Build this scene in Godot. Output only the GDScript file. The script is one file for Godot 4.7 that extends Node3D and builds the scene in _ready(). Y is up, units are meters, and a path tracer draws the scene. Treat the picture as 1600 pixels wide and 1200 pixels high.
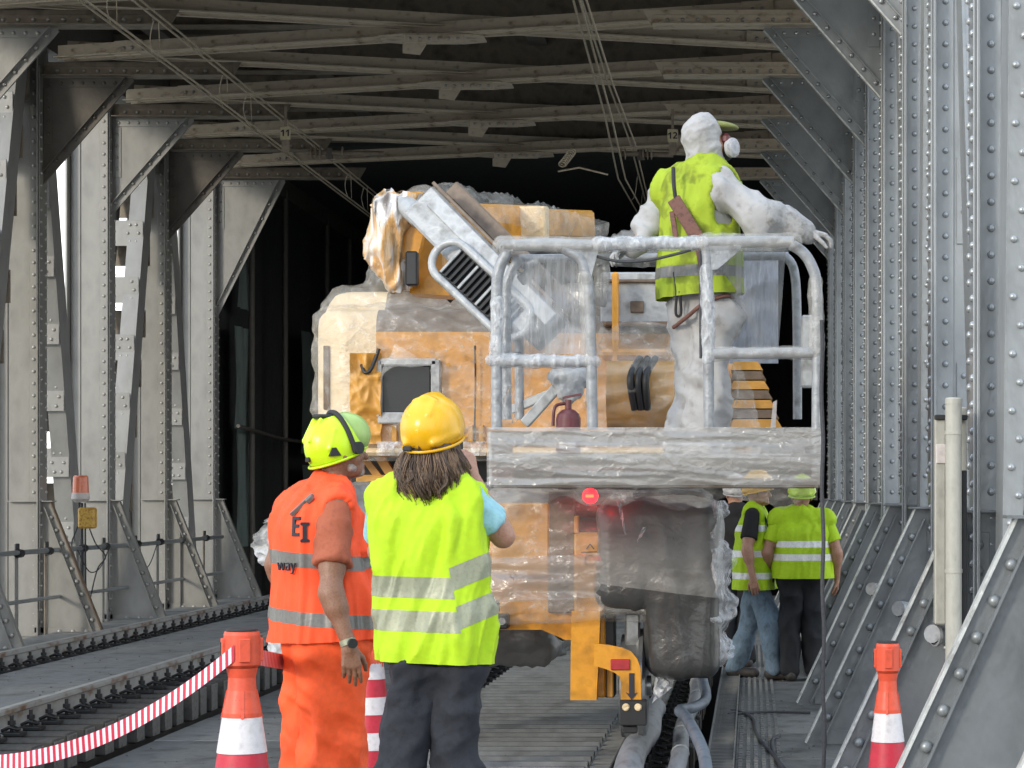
extends Node3D

# Metric scene: camera stands at the origin, 1.6 m above the walkway, the bridge runs away along -Z.
const F := 3559.0
const VX := 1175.0
const HY := 770.0
const EYE := 1.6
const BAY := 2.75
const POST_L := -7.93
const POST_R := 1.14
const ORD := ["nearest", "second", "third", "fourth", "fifth", "sixth", "seventh", "eighth", "ninth", "tenth", "eleventh", "twelfth"]

var M := {}
var rng := RandomNumberGenerator.new()
var rivet_mesh: ArrayMesh

# a point given by where it is seen at a given distance: used to lay out joints and outlines in metres
func P(x: float, y: float, d: float) -> Vector3:
	return Vector3((x - VX) / F * d, EYE + (HY - y) / F * d, -d)

func make_camera():
	var cam := Camera3D.new()
	cam.name = "camera"
	add_child(cam)
	cam.position = Vector3(0, EYE, 0)
	var near := 0.2
	cam.set_frustum(1200.0 / F * near, Vector2((800.0 - VX) / F * near, (HY - 600.0) / F * near), near, 6000.0)
	cam.current = true

func make_light():
	var we := WorldEnvironment.new()
	we.name = "world_environment"
	var e := Environment.new()
	e.background_mode = Environment.BG_SKY
	var sm := ProceduralSkyMaterial.new()
	sm.sky_top_color = Color(0.72, 0.78, 0.86)
	sm.sky_horizon_color = Color(0.97, 0.96, 0.93)
	sm.sky_curve = 0.18
	sm.ground_horizon_color = Color(0.80, 0.79, 0.76)
	sm.ground_bottom_color = Color(0.42, 0.44, 0.42)
	sm.sky_energy_multiplier = 1.15
	sm.ground_energy_multiplier = 0.9
	sm.sun_angle_max = 30.0
	var sky := Sky.new()
	sky.sky_material = sm
	e.sky = sky
	e.tonemap_mode = Environment.TONE_MAPPER_LINEAR
	e.tonemap_exposure = 2.4
	e.sdfgi_enabled = true
	e.ssao_enabled = true
	e.ssil_enabled = true
	we.environment = e
	add_child(we)
	var sun := DirectionalLight3D.new()
	sun.name = "sun"
	sun.light_energy = 0.28
	sun.light_color = Color(1.0, 0.965, 0.90)
	sun.light_angular_distance = 10.0
	sun.shadow_enabled = true
	add_child(sun)
	# hazy light from behind the photographer's left shoulder
	var dir := Vector3(0.60, -0.30, -0.74).normalized()
	sun.look_at_from_position(Vector3(-8, 12, 20), Vector3(-8, 12, 20) + dir, Vector3.UP)

# ---------------------------------------------------------------- materials
func noise(seed_: int, freq: float, kind := FastNoiseLite.TYPE_SIMPLEX_SMOOTH, oct := 4) -> FastNoiseLite:
	var n := FastNoiseLite.new()
	n.seed = seed_
	n.frequency = freq
	n.noise_type = kind
	n.fractal_octaves = oct
	return n

func ntex(n: FastNoiseLite, stops: Array, cols: Array, size := 512) -> NoiseTexture2D:
	var t := NoiseTexture2D.new()
	t.width = size
	t.height = size
	t.seamless = true
	t.noise = n
	var g := Gradient.new()
	g.offsets = PackedFloat32Array(stops)
	g.colors = PackedColorArray(cols)
	t.color_ramp = g
	return t

func nmap(n: FastNoiseLite, strength: float, size := 512) -> NoiseTexture2D:
	var t := NoiseTexture2D.new()
	t.width = size
	t.height = size
	t.seamless = true
	t.noise = n
	t.as_normal_map = true
	t.bump_strength = strength
	return t

func g(v: float, a := 1.0) -> Color:
	return Color(v, v, v, a)

func lin(r: float, gg: float, b: float, a := 1.0) -> Color:
	var c := Color(r, gg, b).linear_to_srgb()
	c.a = a
	return c

func mat(nm: String, c: Color, rough := 0.6, metal := 0.0) -> StandardMaterial3D:
	var m := StandardMaterial3D.new()
	m.resource_name = nm
	m.albedo_color = c
	m.roughness = rough
	m.metallic = metal
	M[nm] = m
	return m

func tri(m: StandardMaterial3D, scale: Vector3, tex: Texture2D = null, nrm: Texture2D = null, ns := 1.0, world := true):
	m.uv1_triplanar = true
	m.uv1_world_triplanar = world
	m.uv1_scale = scale
	m.uv1_triplanar_sharpness = 4.0
	if tex:
		m.albedo_texture = tex
	if nrm:
		m.normal_enabled = true
		m.normal_texture = nrm
		m.normal_scale = ns
	return m

func make_materials():
	var grime := ntex(noise(3, 0.012, FastNoiseLite.TYPE_SIMPLEX_SMOOTH, 6), [0.0, 0.35, 0.62, 1.0], [g(0.86), g(0.96), g(1.0), g(0.93)])
	var streak := ntex(noise(5, 0.014, FastNoiseLite.TYPE_SIMPLEX_SMOOTH, 6), [0.0, 0.22, 0.34, 0.6, 1.0], [Color(0.66, 0.60, 0.54), Color(0.88, 0.87, 0.85), g(0.97), g(1.0), g(0.94)])
	var dirty := ntex(noise(8, 0.012, FastNoiseLite.TYPE_SIMPLEX_SMOOTH, 6), [0.0, 0.3, 0.55, 1.0], [Color(0.70, 0.69, 0.67), g(0.88), g(1.0), g(0.88)])
	var rusty := ntex(noise(11, 0.012, FastNoiseLite.TYPE_SIMPLEX_SMOOTH, 6), [0.0, 0.25, 0.42, 0.75, 1.0], [Color(0.66, 0.46, 0.34), Color(0.80, 0.70, 0.62), g(0.92), g(1.0), Color(0.90, 0.86, 0.80)])
	var orange_peel := nmap(noise(21, 0.06, FastNoiseLite.TYPE_SIMPLEX_SMOOTH, 3), 1.2)
	var cloth_n := nmap(noise(23, 0.02, FastNoiseLite.TYPE_SIMPLEX_SMOOTH, 4), 4.0)
	var weave := nmap(noise(25, 0.25, FastNoiseLite.TYPE_VALUE, 2), 3.0)
	var rid := noise(27, 0.014, FastNoiseLite.TYPE_SIMPLEX_SMOOTH, 4)
	rid.fractal_type = FastNoiseLite.FRACTAL_RIDGED
	rid.domain_warp_enabled = true
	rid.domain_warp_amplitude = 40.0
	rid.domain_warp_frequency = 0.01
	var crink := nmap(rid, 8.0)
	var film_a := ntex(rid, [0.0, 0.45, 0.75, 0.92, 1.0], [g(0.88, 0.14), g(0.90, 0.20), g(0.93, 0.27), g(0.97, 0.42), g(1.0, 0.66)])  # the most opaque white streaks stand for highlights on the wrinkles
	var film_w := ntex(rid, [0.0, 0.4, 0.8, 1.0], [g(0.9, 0.22), g(0.92, 0.34), g(0.97, 0.60), g(1.0, 0.90)])
	var band_a := ntex(noise(31, 0.02, FastNoiseLite.TYPE_SIMPLEX_SMOOTH, 5), [0.0, 0.4, 0.55, 0.72, 1.0], [g(0.92, 0.46), g(0.94, 0.50), g(0.95, 0.54), g(0.97, 0.58), g(1.0, 0.64)])
	var S1 := Vector3(0.35, 0.35, 0.35)
	# painted riveted steel
	tri(mat("steel_warm", lin(0.315, 0.310, 0.295), 0.40, 0.25), Vector3(0.5, 0.28, 0.5), grime, orange_peel, 0.10)
	tri(mat("steel_warm_b", lin(0.265, 0.257, 0.236), 0.42, 0.25), Vector3(0.5, 0.28, 0.5), grime, orange_peel, 0.10)
	tri(mat("steel_cool", lin(0.35, 0.365, 0.37), 0.30, 0.3), Vector3(0.5, 0.25, 0.5), grime, orange_peel, 0.3)
	tri(mat("steel_cool_b", lin(0.25, 0.262, 0.264), 0.34, 0.3), Vector3(0.5, 0.25, 0.5), grime, orange_peel, 0.3)
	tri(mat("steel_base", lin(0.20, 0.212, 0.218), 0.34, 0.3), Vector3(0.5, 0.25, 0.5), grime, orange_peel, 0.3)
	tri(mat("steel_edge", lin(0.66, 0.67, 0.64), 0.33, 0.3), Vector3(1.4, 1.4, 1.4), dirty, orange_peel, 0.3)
	tri(mat("steel_dark", lin(0.13, 0.115, 0.098), 0.6, 0.1), S1, grime, orange_peel, 0.4)
	tri(mat("steel_brown", lin(0.26, 0.215, 0.165), 0.6, 0.1), Vector3(0.6, 0.6, 0.6), dirty, orange_peel, 0.4)
	tri(mat("brace_warm", lin(0.62, 0.525, 0.41), 0.55, 0.1), Vector3(0.6, 0.9, 0.9), streak, orange_peel, 0.4)
	tri(mat("ceiling_dark", lin(0.21, 0.17, 0.13), 0.8), S1, dirty)
	tri(mat("rivet_cool", lin(0.36, 0.375, 0.38), 0.24, 0.4), Vector3(3, 3, 3), grime)
	tri(mat("rivet_warm", lin(0.40, 0.39, 0.36), 0.4, 0.25), Vector3(3, 3, 3), grime)
	# floor
	tri(mat("plate_floor", lin(0.16, 0.163, 0.158), 0.62, 0.1), Vector3(0.45, 0.45, 0.45), dirty, orange_peel, 0.6)
	tri(mat("plate_floor_b", lin(0.22, 0.22, 0.212), 0.62, 0.1), Vector3(0.6, 0.6, 0.6), dirty, orange_peel, 0.6)
	tri(mat("plate_light", lin(0.20, 0.203, 0.195), 0.5, 0.1), Vector3(0.5, 0.5, 0.3), dirty, orange_peel, 0.6)
	tri(mat("rail_steel", lin(0.42, 0.42, 0.40), 0.42, 0.5), Vector3(0.8, 0.8, 0.25), dirty, orange_peel, 0.4)
	tri(mat("rail_side", lin(0.34, 0.33, 0.31), 0.6, 0.2), Vector3(0.9, 0.9, 0.4), rusty)
	tri(mat("clip_black", lin(0.02, 0.02, 0.02), 0.5, 0.3), Vector3(4, 4, 4), grime)
	tri(mat("timber_dark", lin(0.055, 0.05, 0.043), 0.85), Vector3(2, 2, 0.6), dirty, cloth_n, 0.6)
	tri(mat("timber_end", lin(0.16, 0.15, 0.135), 0.85), Vector3(3, 3, 3), dirty, cloth_n, 0.6)
	tri(mat("under_black", lin(0.012, 0.012, 0.012), 0.9), S1, grime)
	tri(mat("water", lin(0.24, 0.24, 0.20), 0.15), Vector3(0.02, 0.02, 0.02), grime, cloth_n, 0.5)
	# machine
	tri(mat("machine_yellow", lin(0.72, 0.315, 0.022), 0.34), Vector3(0.7, 0.7, 0.7), dirty, orange_peel, 0.3)
	tri(mat("machine_ochre", lin(0.60, 0.30, 0.055), 0.45), Vector3(0.5, 0.5, 0.5), dirty, orange_peel, 0.3)
	tri(mat("machine_cream", lin(0.78, 0.60, 0.36), 0.4), Vector3(0.6, 0.6, 0.6), grime, crink, 0.5)
	tri(mat("machine_grey", lin(0.42, 0.43, 0.43), 0.45, 0.1), Vector3(1.2, 1.2, 1.2), dirty, orange_peel, 0.3)
	tri(mat("machine_white", lin(0.40, 0.405, 0.40), 0.32, 0.05), Vector3(1.2, 1.2, 1.2), dirty, crink, 0.25)
	tri(mat("machine_brown", lin(0.17, 0.12, 0.08), 0.5), Vector3(1.2, 1.2, 1.2), dirty, orange_peel, 0.4)
	tri(mat("black_part", lin(0.016, 0.016, 0.017), 0.45), Vector3(2, 2, 2), grime)
	tri(mat("window_black", lin(0.010, 0.012, 0.011), 0.35), Vector3(1, 1, 1), grime)
	tri(mat("basket_tube", lin(0.31, 0.32, 0.33), 0.42, 0.15), Vector3(1.3, 1.3, 1.3), dirty, crink, 0.3)
	tri(mat("bag_black", lin(0.050, 0.050, 0.048), 0.28), Vector3(0.5, 0.5, 0.5), grime, crink, 0.16)
	tri(mat("bag_white", lin(0.48, 0.485, 0.49), 0.30), Vector3(2, 2, 2), grime, crink, 0.8)
	tri(mat("tarp_grey", lin(0.165, 0.163, 0.153), 0.34), Vector3(0.6, 0.9, 0.6), grime, crink, 0.2)
	tri(mat("blue_sheet", lin(0.24, 0.27, 0.33), 0.3), Vector3(4, 0.6, 4), dirty, crink, 0.5)
	tri(mat("red_paint", lin(0.42, 0.025, 0.03), 0.35), Vector3(2, 2, 2), grime)
	tri(mat("dark_red", lin(0.13, 0.03, 0.035), 0.4), Vector3(2, 2, 2), dirty)
	tri(mat("paper", lin(0.62, 0.56, 0.52), 0.7), Vector3(2, 2, 2), grime)
	tri(mat("wheel_steel", lin(0.34, 0.35, 0.35), 0.3, 0.6), Vector3(1, 1, 1), dirty)
	for spec in [["film", film_a, Vector3(0.55, 0.8, 0.55), lin(0.78, 0.75, 0.68), 0.18, 0.5], ["film_band", band_a, Vector3(0.05, 3.0, 0.05), lin(0.30, 0.29, 0.27), 0.20, 0.12], ["film_side", band_a, Vector3(2.0, 0.05, 0.05), lin(0.36, 0.375, 0.39), 0.18, 0.25], ["film_white", film_w, Vector3(1.5, 0.8, 1.5), lin(0.78, 0.79, 0.80), 0.18, 1.0]]:
		var fm = mat(spec[0], spec[3], spec[4])
		tri(fm, spec[2], spec[1], crink, spec[5])
		fm.transparency = BaseMaterial3D.TRANSPARENCY_ALPHA
		fm.cull_mode = BaseMaterial3D.CULL_DISABLED
		fm.metallic_specular = 0.75
	tri(mat("wrap_reflection", lin(0.75, 0.72, 0.70), 0.16), Vector3(1.1, 0.16, 1.1), ntex(noise(61, 0.014, FastNoiseLite.TYPE_SIMPLEX_SMOOTH, 2), [0.0, 0.30, 0.42, 0.55, 0.66, 1.0], [Color(0.10, 0.10, 0.10), Color(0.40, 0.37, 0.34), g(0.92), g(1.0), Color(0.94, 0.72, 0.44), Color(0.70, 0.66, 0.60)]), crink, 0.6)  # dark and white streaks are reflections on the film, put into the colour
	var kick = mat("film_kick", lin(0.40, 0.385, 0.355, 0.50), 0.18)
	tri(kick, Vector3(0.5, 0.8, 0.5), null, crink, 0.42)
	kick.transparency = BaseMaterial3D.TRANSPARENCY_ALPHA
	kick.cull_mode = BaseMaterial3D.CULL_DISABLED
	kick.metallic_specular = 0.7
	tri(mat("kick_steel", lin(0.20, 0.19, 0.175), 0.45), Vector3(0.5, 0.9, 0.5), ntex(noise(63, 0.008, FastNoiseLite.TYPE_SIMPLEX_SMOOTH, 4), [0.0, 0.4, 0.6, 1.0], [Color(0.62, 0.52, 0.40), Color(0.85, 0.80, 0.74), g(1.0), g(0.9)]), orange_peel, 0.3)
	var clear = mat("film_clear", Color(0.93, 0.94, 0.95, 0.10), 0.12)
	tri(clear, Vector3(1.1, 1.1, 1.1), null, crink, 0.8)
	clear.transparency = BaseMaterial3D.TRANSPARENCY_ALPHA
	clear.cull_mode = BaseMaterial3D.CULL_DISABLED
	# people
	tri(mat("hivis_lime", lin(0.44, 0.66, 0.007), 0.75), Vector3(4, 4, 4), ntex(noise(41, 0.012), [0.0, 1.0], [g(0.94), g(1.0)]), weave, 0.10)
	tri(mat("hivis_lime_dirty", lin(0.33, 0.43, 0.02), 0.8), Vector3(0.8, 0.8, 0.8), ntex(noise(42, 0.012, FastNoiseLite.TYPE_SIMPLEX_SMOOTH, 5), [0.0, 0.4, 0.56, 1.0], [Color(0.62, 0.60, 0.56), Color(0.80, 0.79, 0.72), g(1.0), g(0.97)]), weave, 0.12)
	tri(mat("hivis_orange", lin(1.0, 0.095, 0.02), 0.75), Vector3(4, 4, 4), ntex(noise(43, 0.012), [0.0, 1.0], [g(0.94), g(1.0)]), weave, 0.10)
	tri(mat("hivis_trouser", lin(1.0, 0.115, 0.02), 0.75), Vector3(4, 4, 4), ntex(noise(44, 0.012), [0.0, 1.0], [g(0.92), g(1.0)]), weave, 0.10)
	tri(mat("tape_grey", lin(0.17, 0.165, 0.15), 0.4, 0.2), Vector3(6, 6, 6), grime, weave, 0.3)
	tri(mat("tape_pale", lin(0.31, 0.32, 0.22), 0.4, 0.15), Vector3(6, 6, 6), grime, weave, 0.3)
	tri(mat("tape_white", lin(0.85, 0.85, 0.80), 0.4), Vector3(6, 6, 6), grime, weave, 0.3)
	tri(mat("rust_tee", lin(0.36, 0.095, 0.045), 0.85), Vector3(5, 5, 5), grime, weave, 0.4)
	tri(mat("blue_tee", lin(0.30, 0.55, 0.60), 0.85), Vector3(5, 5, 5), grime, weave, 0.4)
	tri(mat("black_tee", lin(0.015, 0.013, 0.014), 0.9), Vector3(5, 5, 5), grime, weave, 0.4)
	tri(mat("navy_cloth", lin(0.017, 0.019, 0.026), 0.85), Vector3(3, 3, 3), dirty, weave, 0.5)
	tri(mat("black_cloth", lin(0.010, 0.011, 0.014), 0.85), Vector3(3, 3, 3), grime, weave, 0.5)
	tri(mat("jeans", lin(0.13, 0.19, 0.25), 0.85), Vector3(2.6, 1.6, 2.6), dirty, weave, 0.6)
	tri(mat("skin", lin(0.44, 0.235, 0.155), 0.5), Vector3(5, 5, 5), ntex(noise(45, 0.03), [0.0, 0.5, 1.0], [Color(0.88, 0.80, 0.78), g(0.97), g(1.0)]))
	tri(mat("skin_tan", lin(0.27, 0.135, 0.08), 0.5), Vector3(5, 5, 5), ntex(noise(46, 0.03), [0.0, 0.5, 1.0], [Color(0.85, 0.78, 0.75), g(0.95), g(1.0)]))
	for s in ["skin", "skin_tan"]:
		M[s].subsurf_scatter_enabled = true
		M[s].subsurf_scatter_strength = 0.15
	tri(mat("coverall", lin(0.40, 0.39, 0.38), 0.8), Vector3(0.8, 0.8, 0.8), ntex(noise(47, 0.02, FastNoiseLite.TYPE_SIMPLEX_SMOOTH, 6), [0.0, 0.20, 0.32, 0.5, 1.0], [Color(0.78, 0.77, 0.76), Color(0.88, 0.87, 0.865), g(0.96), g(1.0), g(0.98)]), crink, 0.2)
	tri(mat("cap_olive", lin(0.22, 0.235, 0.07), 0.7), Vector3(2, 2, 2), grime)
	tri(mat("coverall_grimy", lin(0.40, 0.39, 0.38), 0.8), Vector3(3.2, 3.2, 3.2), dirty, cloth_n, 0.9)
	tri(mat("strap_brown", lin(0.17, 0.075, 0.055), 0.7), Vector3(4, 4, 4), dirty, weave, 0.4)
	tri(mat("strap_black", lin(0.02, 0.02, 0.02), 0.7), Vector3(4, 4, 4), grime, weave, 0.4)
	tri(mat("helmet_lime", lin(0.56, 0.82, 0.012), 0.28), Vector3(0.5, 0.5, 0.5), grime)
	tri(mat("helmet_yellow", lin(0.80, 0.43, 0.010), 0.26), Vector3(0.5, 0.5, 0.5), grime)
	tri(mat("helmet_visor", lin(0.34, 0.50, 0.14), 0.25), Vector3(0.5, 0.5, 0.5), grime)
	tri(mat("hair_brown", lin(0.085, 0.052, 0.032), 0.5), Vector3(9, 3, 9), dirty)
	tri(mat("hair_light", lin(0.20, 0.125, 0.072), 0.5), Vector3(9, 3, 9), dirty)
	tri(mat("stubble_highlight", lin(0.34, 0.29, 0.26), 0.8), Vector3(20, 20, 20), dirty, weave, 0.6)
	tri(mat("mask_grey", lin(0.50, 0.49, 0.50), 0.6), Vector3(4, 4, 4), dirty)
	tri(mat("leather_dark", lin(0.035, 0.03, 0.028), 0.6), Vector3(4, 4, 4), dirty)
	# small things
	tri(mat("cone_orange", lin(0.70, 0.085, 0.035), 0.45), Vector3(3, 3, 3), grime, orange_peel, 0.3)
	tri(mat("cone_red", lin(0.50, 0.018, 0.04), 0.5), Vector3(3, 3, 3), grime, orange_peel, 0.3)
	tri(mat("cone_white", lin(0.66, 0.62, 0.62), 0.4), Vector3(3, 3, 3), grime, weave, 0.4)
	tri(mat("beige_pipe", lin(0.40, 0.385, 0.33), 0.5), Vector3(2, 1, 2), grime, orange_peel, 0.3)
	tri(mat("pipe_white", lin(0.30, 0.305, 0.31), 0.42), Vector3(2, 2, 0.5), dirty, orange_peel, 0.1)
	tri(mat("hose_blue", lin(0.15, 0.18, 0.215), 0.4), Vector3(1, 1, 1), dirty, orange_peel, 0.1)
	tri(mat("rope_dark", lin(0.06, 0.06, 0.065), 0.8), Vector3(9, 9, 9), dirty)
	tri(mat("wire_rope", lin(0.62, 0.53, 0.40), 0.5, 0.2), Vector3(3, 3, 3), dirty)
	tri(mat("insulator", lin(0.34, 0.27, 0.21), 0.3), Vector3(3, 3, 3), grime)
	tri(mat("sign_plate", lin(0.50, 0.44, 0.29), 0.6), Vector3(4, 4, 4), grime)
	tri(mat("curtain", lin(0.055, 0.058, 0.054), 0.85), Vector3(0.6, 0.25, 0.6), grime, cloth_n, 0.6)
	tri(mat("curtain_green", lin(0.20, 0.25, 0.23), 0.5), Vector3(0.6, 0.25, 0.6), grime, cloth_n, 0.4)
	tri(mat("print_dark", lin(0.03, 0.03, 0.04), 0.8), Vector3(4, 4, 4), grime)
	tri(mat("lens_orange", lin(0.75, 0.20, 0.10), 0.2), Vector3(4, 4, 4), grime)
	tri(mat("beacon_yellow", lin(0.66, 0.40, 0.08), 0.5), Vector3(4, 4, 4), rusty)
	var red = mat("lamp_red", lin(0.9, 0.02, 0.05), 0.3)
	red.emission_enabled = true
	red.emission = Color(1.0, 0.03, 0.12)
	red.emission_energy_multiplier = 1.6
	var core = mat("lamp_core", lin(1.0, 0.25, 0.1), 0.3)
	core.emission_enabled = true
	core.emission = Color(1.0, 0.30, 0.10)
	core.emission_energy_multiplier = 2.2
	# barrier tape: printed red and white slanting stripes
	var im := Image.create(64, 32, false, Image.FORMAT_RGB8)
	for y in 32:
		for x in 64:
			var u: float = fposmod(x + y * 0.12, 64.0) / 64.0
			im.set_pixel(x, y, Color(0.72, 0.10, 0.22) if u < 0.5 else Color(0.90, 0.80, 0.84))
	var tp = mat("barrier_tape", Color.WHITE, 0.5)
	tp.albedo_texture = ImageTexture.create_from_image(im)
	tp.cull_mode = BaseMaterial3D.CULL_DISABLED

# ---------------------------------------------------------------- mesh builder
class MB:
	var v := PackedVector3Array()
	var n := PackedVector3Array()
	var uv := PackedVector2Array()

	func tri3(a: Vector3, b: Vector3, c: Vector3, na: Vector3, nb: Vector3, nc: Vector3):
		if (b - a).cross(c - a).dot(na + nb + nc) > 0.0:
			v.append_array([a, c, b])
			n.append_array([na, nc, nb])
		else:
			v.append_array([a, b, c])
			n.append_array([na, nb, nc])

	func quad(a: Vector3, b: Vector3, c: Vector3, d: Vector3, out: Vector3):
		var nn := (b - a).cross(c - a)
		if nn.length() < 1e-12:
			nn = (c - a).cross(d - a)
		nn = nn.normalized()
		if nn.dot(out) < 0:
			nn = -nn
		tri3(a, b, c, nn, nn, nn)
		tri3(a, c, d, nn, nn, nn)

	func box(c: Vector3, s: Vector3, b := Basis.IDENTITY):
		var h := s * 0.5
		for ax in 3:
			var u := (ax + 1) % 3
			var w := (ax + 2) % 3
			for sg in [-1.0, 1.0]:
				var p := []
				for q in [[-1, -1], [1, -1], [1, 1], [-1, 1]]:
					var e := Vector3.ZERO
					e[ax] = sg * h[ax]
					e[u] = q[0] * h[u]
					e[w] = q[1] * h[w]
					p.append(c + b * e)
				var o := Vector3.ZERO
				o[ax] = sg
				quad(p[0], p[1], p[2], p[3], b * o)

	func cbox(c: Vector3, s: Vector3, r: float, b := Basis.IDENTITY):
		var h := s * 0.5
		var q := h - Vector3(r, r, r)
		for ax in 3:
			var u := (ax + 1) % 3
			var w := (ax + 2) % 3
			for sg in [-1.0, 1.0]:
				var p := []
				for k in [[-1, -1], [1, -1], [1, 1], [-1, 1]]:
					var e := Vector3.ZERO
					e[ax] = sg * h[ax]
					e[u] = k[0] * q[u]
					e[w] = k[1] * q[w]
					p.append(c + b * e)
				var o := Vector3.ZERO
				o[ax] = sg
				quad(p[0], p[1], p[2], p[3], b * o)
				for sh in [-1.0, 1.0]:
					var p2 := []
					for t in [[0, -1], [0, 1], [1, 1], [1, -1]]:
						var e := Vector3.ZERO
						e[ax] = sg * (h[ax] if t[0] == 0 else q[ax])
						e[u] = sh * (q[u] if t[0] == 0 else h[u])
						e[w] = t[1] * q[w]
						p2.append(c + b * e)
					o = Vector3.ZERO
					o[ax] = sg
					o[u] = sh
					quad(p2[0], p2[1], p2[2], p2[3], b * o)
		for sx in [-1.0, 1.0]:
			for sy in [-1.0, 1.0]:
				for sz in [-1.0, 1.0]:
					var o := Vector3(sx, sy, sz)
					var a := c + b * Vector3(sx * h.x, sy * q.y, sz * q.z)
					var bb := c + b * Vector3(sx * q.x, sy * h.y, sz * q.z)
					var d := c + b * Vector3(sx * q.x, sy * q.y, sz * h.z)
					var nn := (b * o).normalized()
					tri3(a, bb, d, nn, nn, nn)

	# a bar of rectangular section from a to b
	func bar(a: Vector3, b: Vector3, w: float, h: float, up := Vector3.UP, r := 0.0):
		var z := (b - a).normalized()
		var x := up.cross(z).normalized()
		var y := z.cross(x)
		var bs := Basis(x, y, z)
		if r > 0:
			cbox((a + b) * 0.5, Vector3(w, h, (b - a).length()), r, bs)
		else:
			box((a + b) * 0.5, Vector3(w, h, (b - a).length()), bs)

	func tube(pts: Array, rad, seg := 8, caps := true):
		var up := Vector3(0.13, 0.9, 0.41).normalized()
		var rings := []
		var nr := []
		for i in pts.size():
			var d: Vector3 = (pts[mini(i + 1, pts.size() - 1)] - pts[maxi(i - 1, 0)]).normalized()
			var x := up.cross(d)
			if x.length() < 0.05:
				x = Vector3.RIGHT.cross(d)
			x = x.normalized()
			var y := d.cross(x)
			up = y
			var ring := []
			var rn := []
			var r: float = rad[i] if rad is Array else rad
			for k in seg:
				var a := TAU * k / seg
				var e := x * cos(a) + y * sin(a)
				ring.append(pts[i] + e * r)
				rn.append(e)
			rings.append(ring)
			nr.append(rn)
		for i in pts.size() - 1:
			for k in seg:
				var k2 := (k + 1) % seg
				tri3(rings[i][k], rings[i + 1][k], rings[i + 1][k2], nr[i][k], nr[i + 1][k], nr[i + 1][k2])
				tri3(rings[i][k], rings[i + 1][k2], rings[i][k2], nr[i][k], nr[i + 1][k2], nr[i][k2])
		if caps:
			for e in [0, pts.size() - 1]:
				var d: Vector3 = (pts[0] - pts[1]).normalized() if e == 0 else (pts[e] - pts[e - 1]).normalized()
				for k in seg:
					tri3(pts[e], rings[e][k], rings[e][(k + 1) % seg], d, d, d)

	# revolve [radius, height] pairs about an axis
	func lathe(prof: Array, xf: Transform3D, seg := 20, sharp := true):
		for i in prof.size() - 1:
			var a: Vector2 = prof[i]
			var b: Vector2 = prof[i + 1]
			var t := (b - a)
			var nn := Vector2(t.y, -t.x).normalized()
			for k in seg:
				var t0 := TAU * k / seg
				var t1 := TAU * (k + 1) / seg
				var e0 := Vector3(cos(t0), 0, sin(t0))
				var e1 := Vector3(cos(t1), 0, sin(t1))
				var p00 := xf * (e0 * a.x + Vector3.UP * a.y)
				var p01 := xf * (e1 * a.x + Vector3.UP * a.y)
				var p10 := xf * (e0 * b.x + Vector3.UP * b.y)
				var p11 := xf * (e1 * b.x + Vector3.UP * b.y)
				var n0 := (xf.basis * (e0 * nn.x + Vector3.UP * nn.y)).normalized()
				var n1 := (xf.basis * (e1 * nn.x + Vector3.UP * nn.y)).normalized()
				if a.x > 1e-6:
					tri3(p00, p10, p01, n0, n0, n1)
				if b.x > 1e-6:
					tri3(p01, p10, p11, n1, n0, n1)

	func cyl(a: Vector3, b: Vector3, r: float, seg := 12):
		tube([a, b], r, seg)

	# a polygon in the plane of xf, extruded along its z
	func prism(poly: Array, xf: Transform3D, depth: float):
		var pp := PackedVector2Array(poly)
		if Geometry2D.is_polygon_clockwise(pp):
			pp.reverse()
		var id := Geometry2D.triangulate_polygon(pp)
		for s in [-0.5, 0.5]:
			var nn := (xf.basis.z * signf(s)).normalized()
			for i in range(0, id.size(), 3):
				var q := []
				for j in 3:
					var p := pp[id[i + j]]
					q.append(xf * Vector3(p.x, p.y, s * depth))
				tri3(q[0], q[1], q[2], nn, nn, nn)
		for i in pp.size():
			var a := pp[i]
			var b := pp[(i + 1) % pp.size()]
			var e := b - a
			var o := xf.basis * Vector3(e.y, -e.x, 0)
			quad(xf * Vector3(a.x, a.y, -0.5 * depth), xf * Vector3(b.x, b.y, -0.5 * depth), xf * Vector3(b.x, b.y, 0.5 * depth), xf * Vector3(a.x, a.y, 0.5 * depth), o)

	func add(o: MB):
		v.append_array(o.v)
		n.append_array(o.n)

	func mesh() -> ArrayMesh:
		var arr := []
		arr.resize(Mesh.ARRAY_MAX)
		arr[Mesh.ARRAY_VERTEX] = v
		arr[Mesh.ARRAY_NORMAL] = n
		if uv.size() == v.size() and v.size():
			arr[Mesh.ARRAY_TEX_UV] = uv
		var am := ArrayMesh.new()
		am.add_surface_from_arrays(Mesh.PRIMITIVE_TRIANGLES, arr)
		return am

# ---------------------------------------------------------------- nodes
func thing(called: String, label: String, category: String, at := Vector3.ZERO, group := "") -> Node3D:
	var o := Node3D.new()
	o.name = called
	o.position = at
	o.set_meta("label", label)
	o.set_meta("category", category)
	if group:
		o.set_meta("group", group)
	add_child(o, true)
	return o

func structure(called: String) -> Node3D:
	var o := Node3D.new()
	o.name = called
	o.set_meta("kind", "structure")
	add_child(o, true)
	return o

# a part whose mesh is in the thing's own axes
func part(parent: Node3D, called: String, m, material: String, label := "") -> MeshInstance3D:
	var o := MeshInstance3D.new()
	o.name = called
	o.mesh = m.mesh() if m is MB else m
	o.material_override = M[material]
	if label:
		o.set_meta("label", label)
	parent.add_child(o, true)
	return o

# a part whose mesh was laid out in the world
func wpart(parent: Node3D, called: String, m, material: String, label := "") -> MeshInstance3D:
	var o := part(parent, called, m, material, label)
	o.position = -_origin(parent)
	return o

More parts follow.
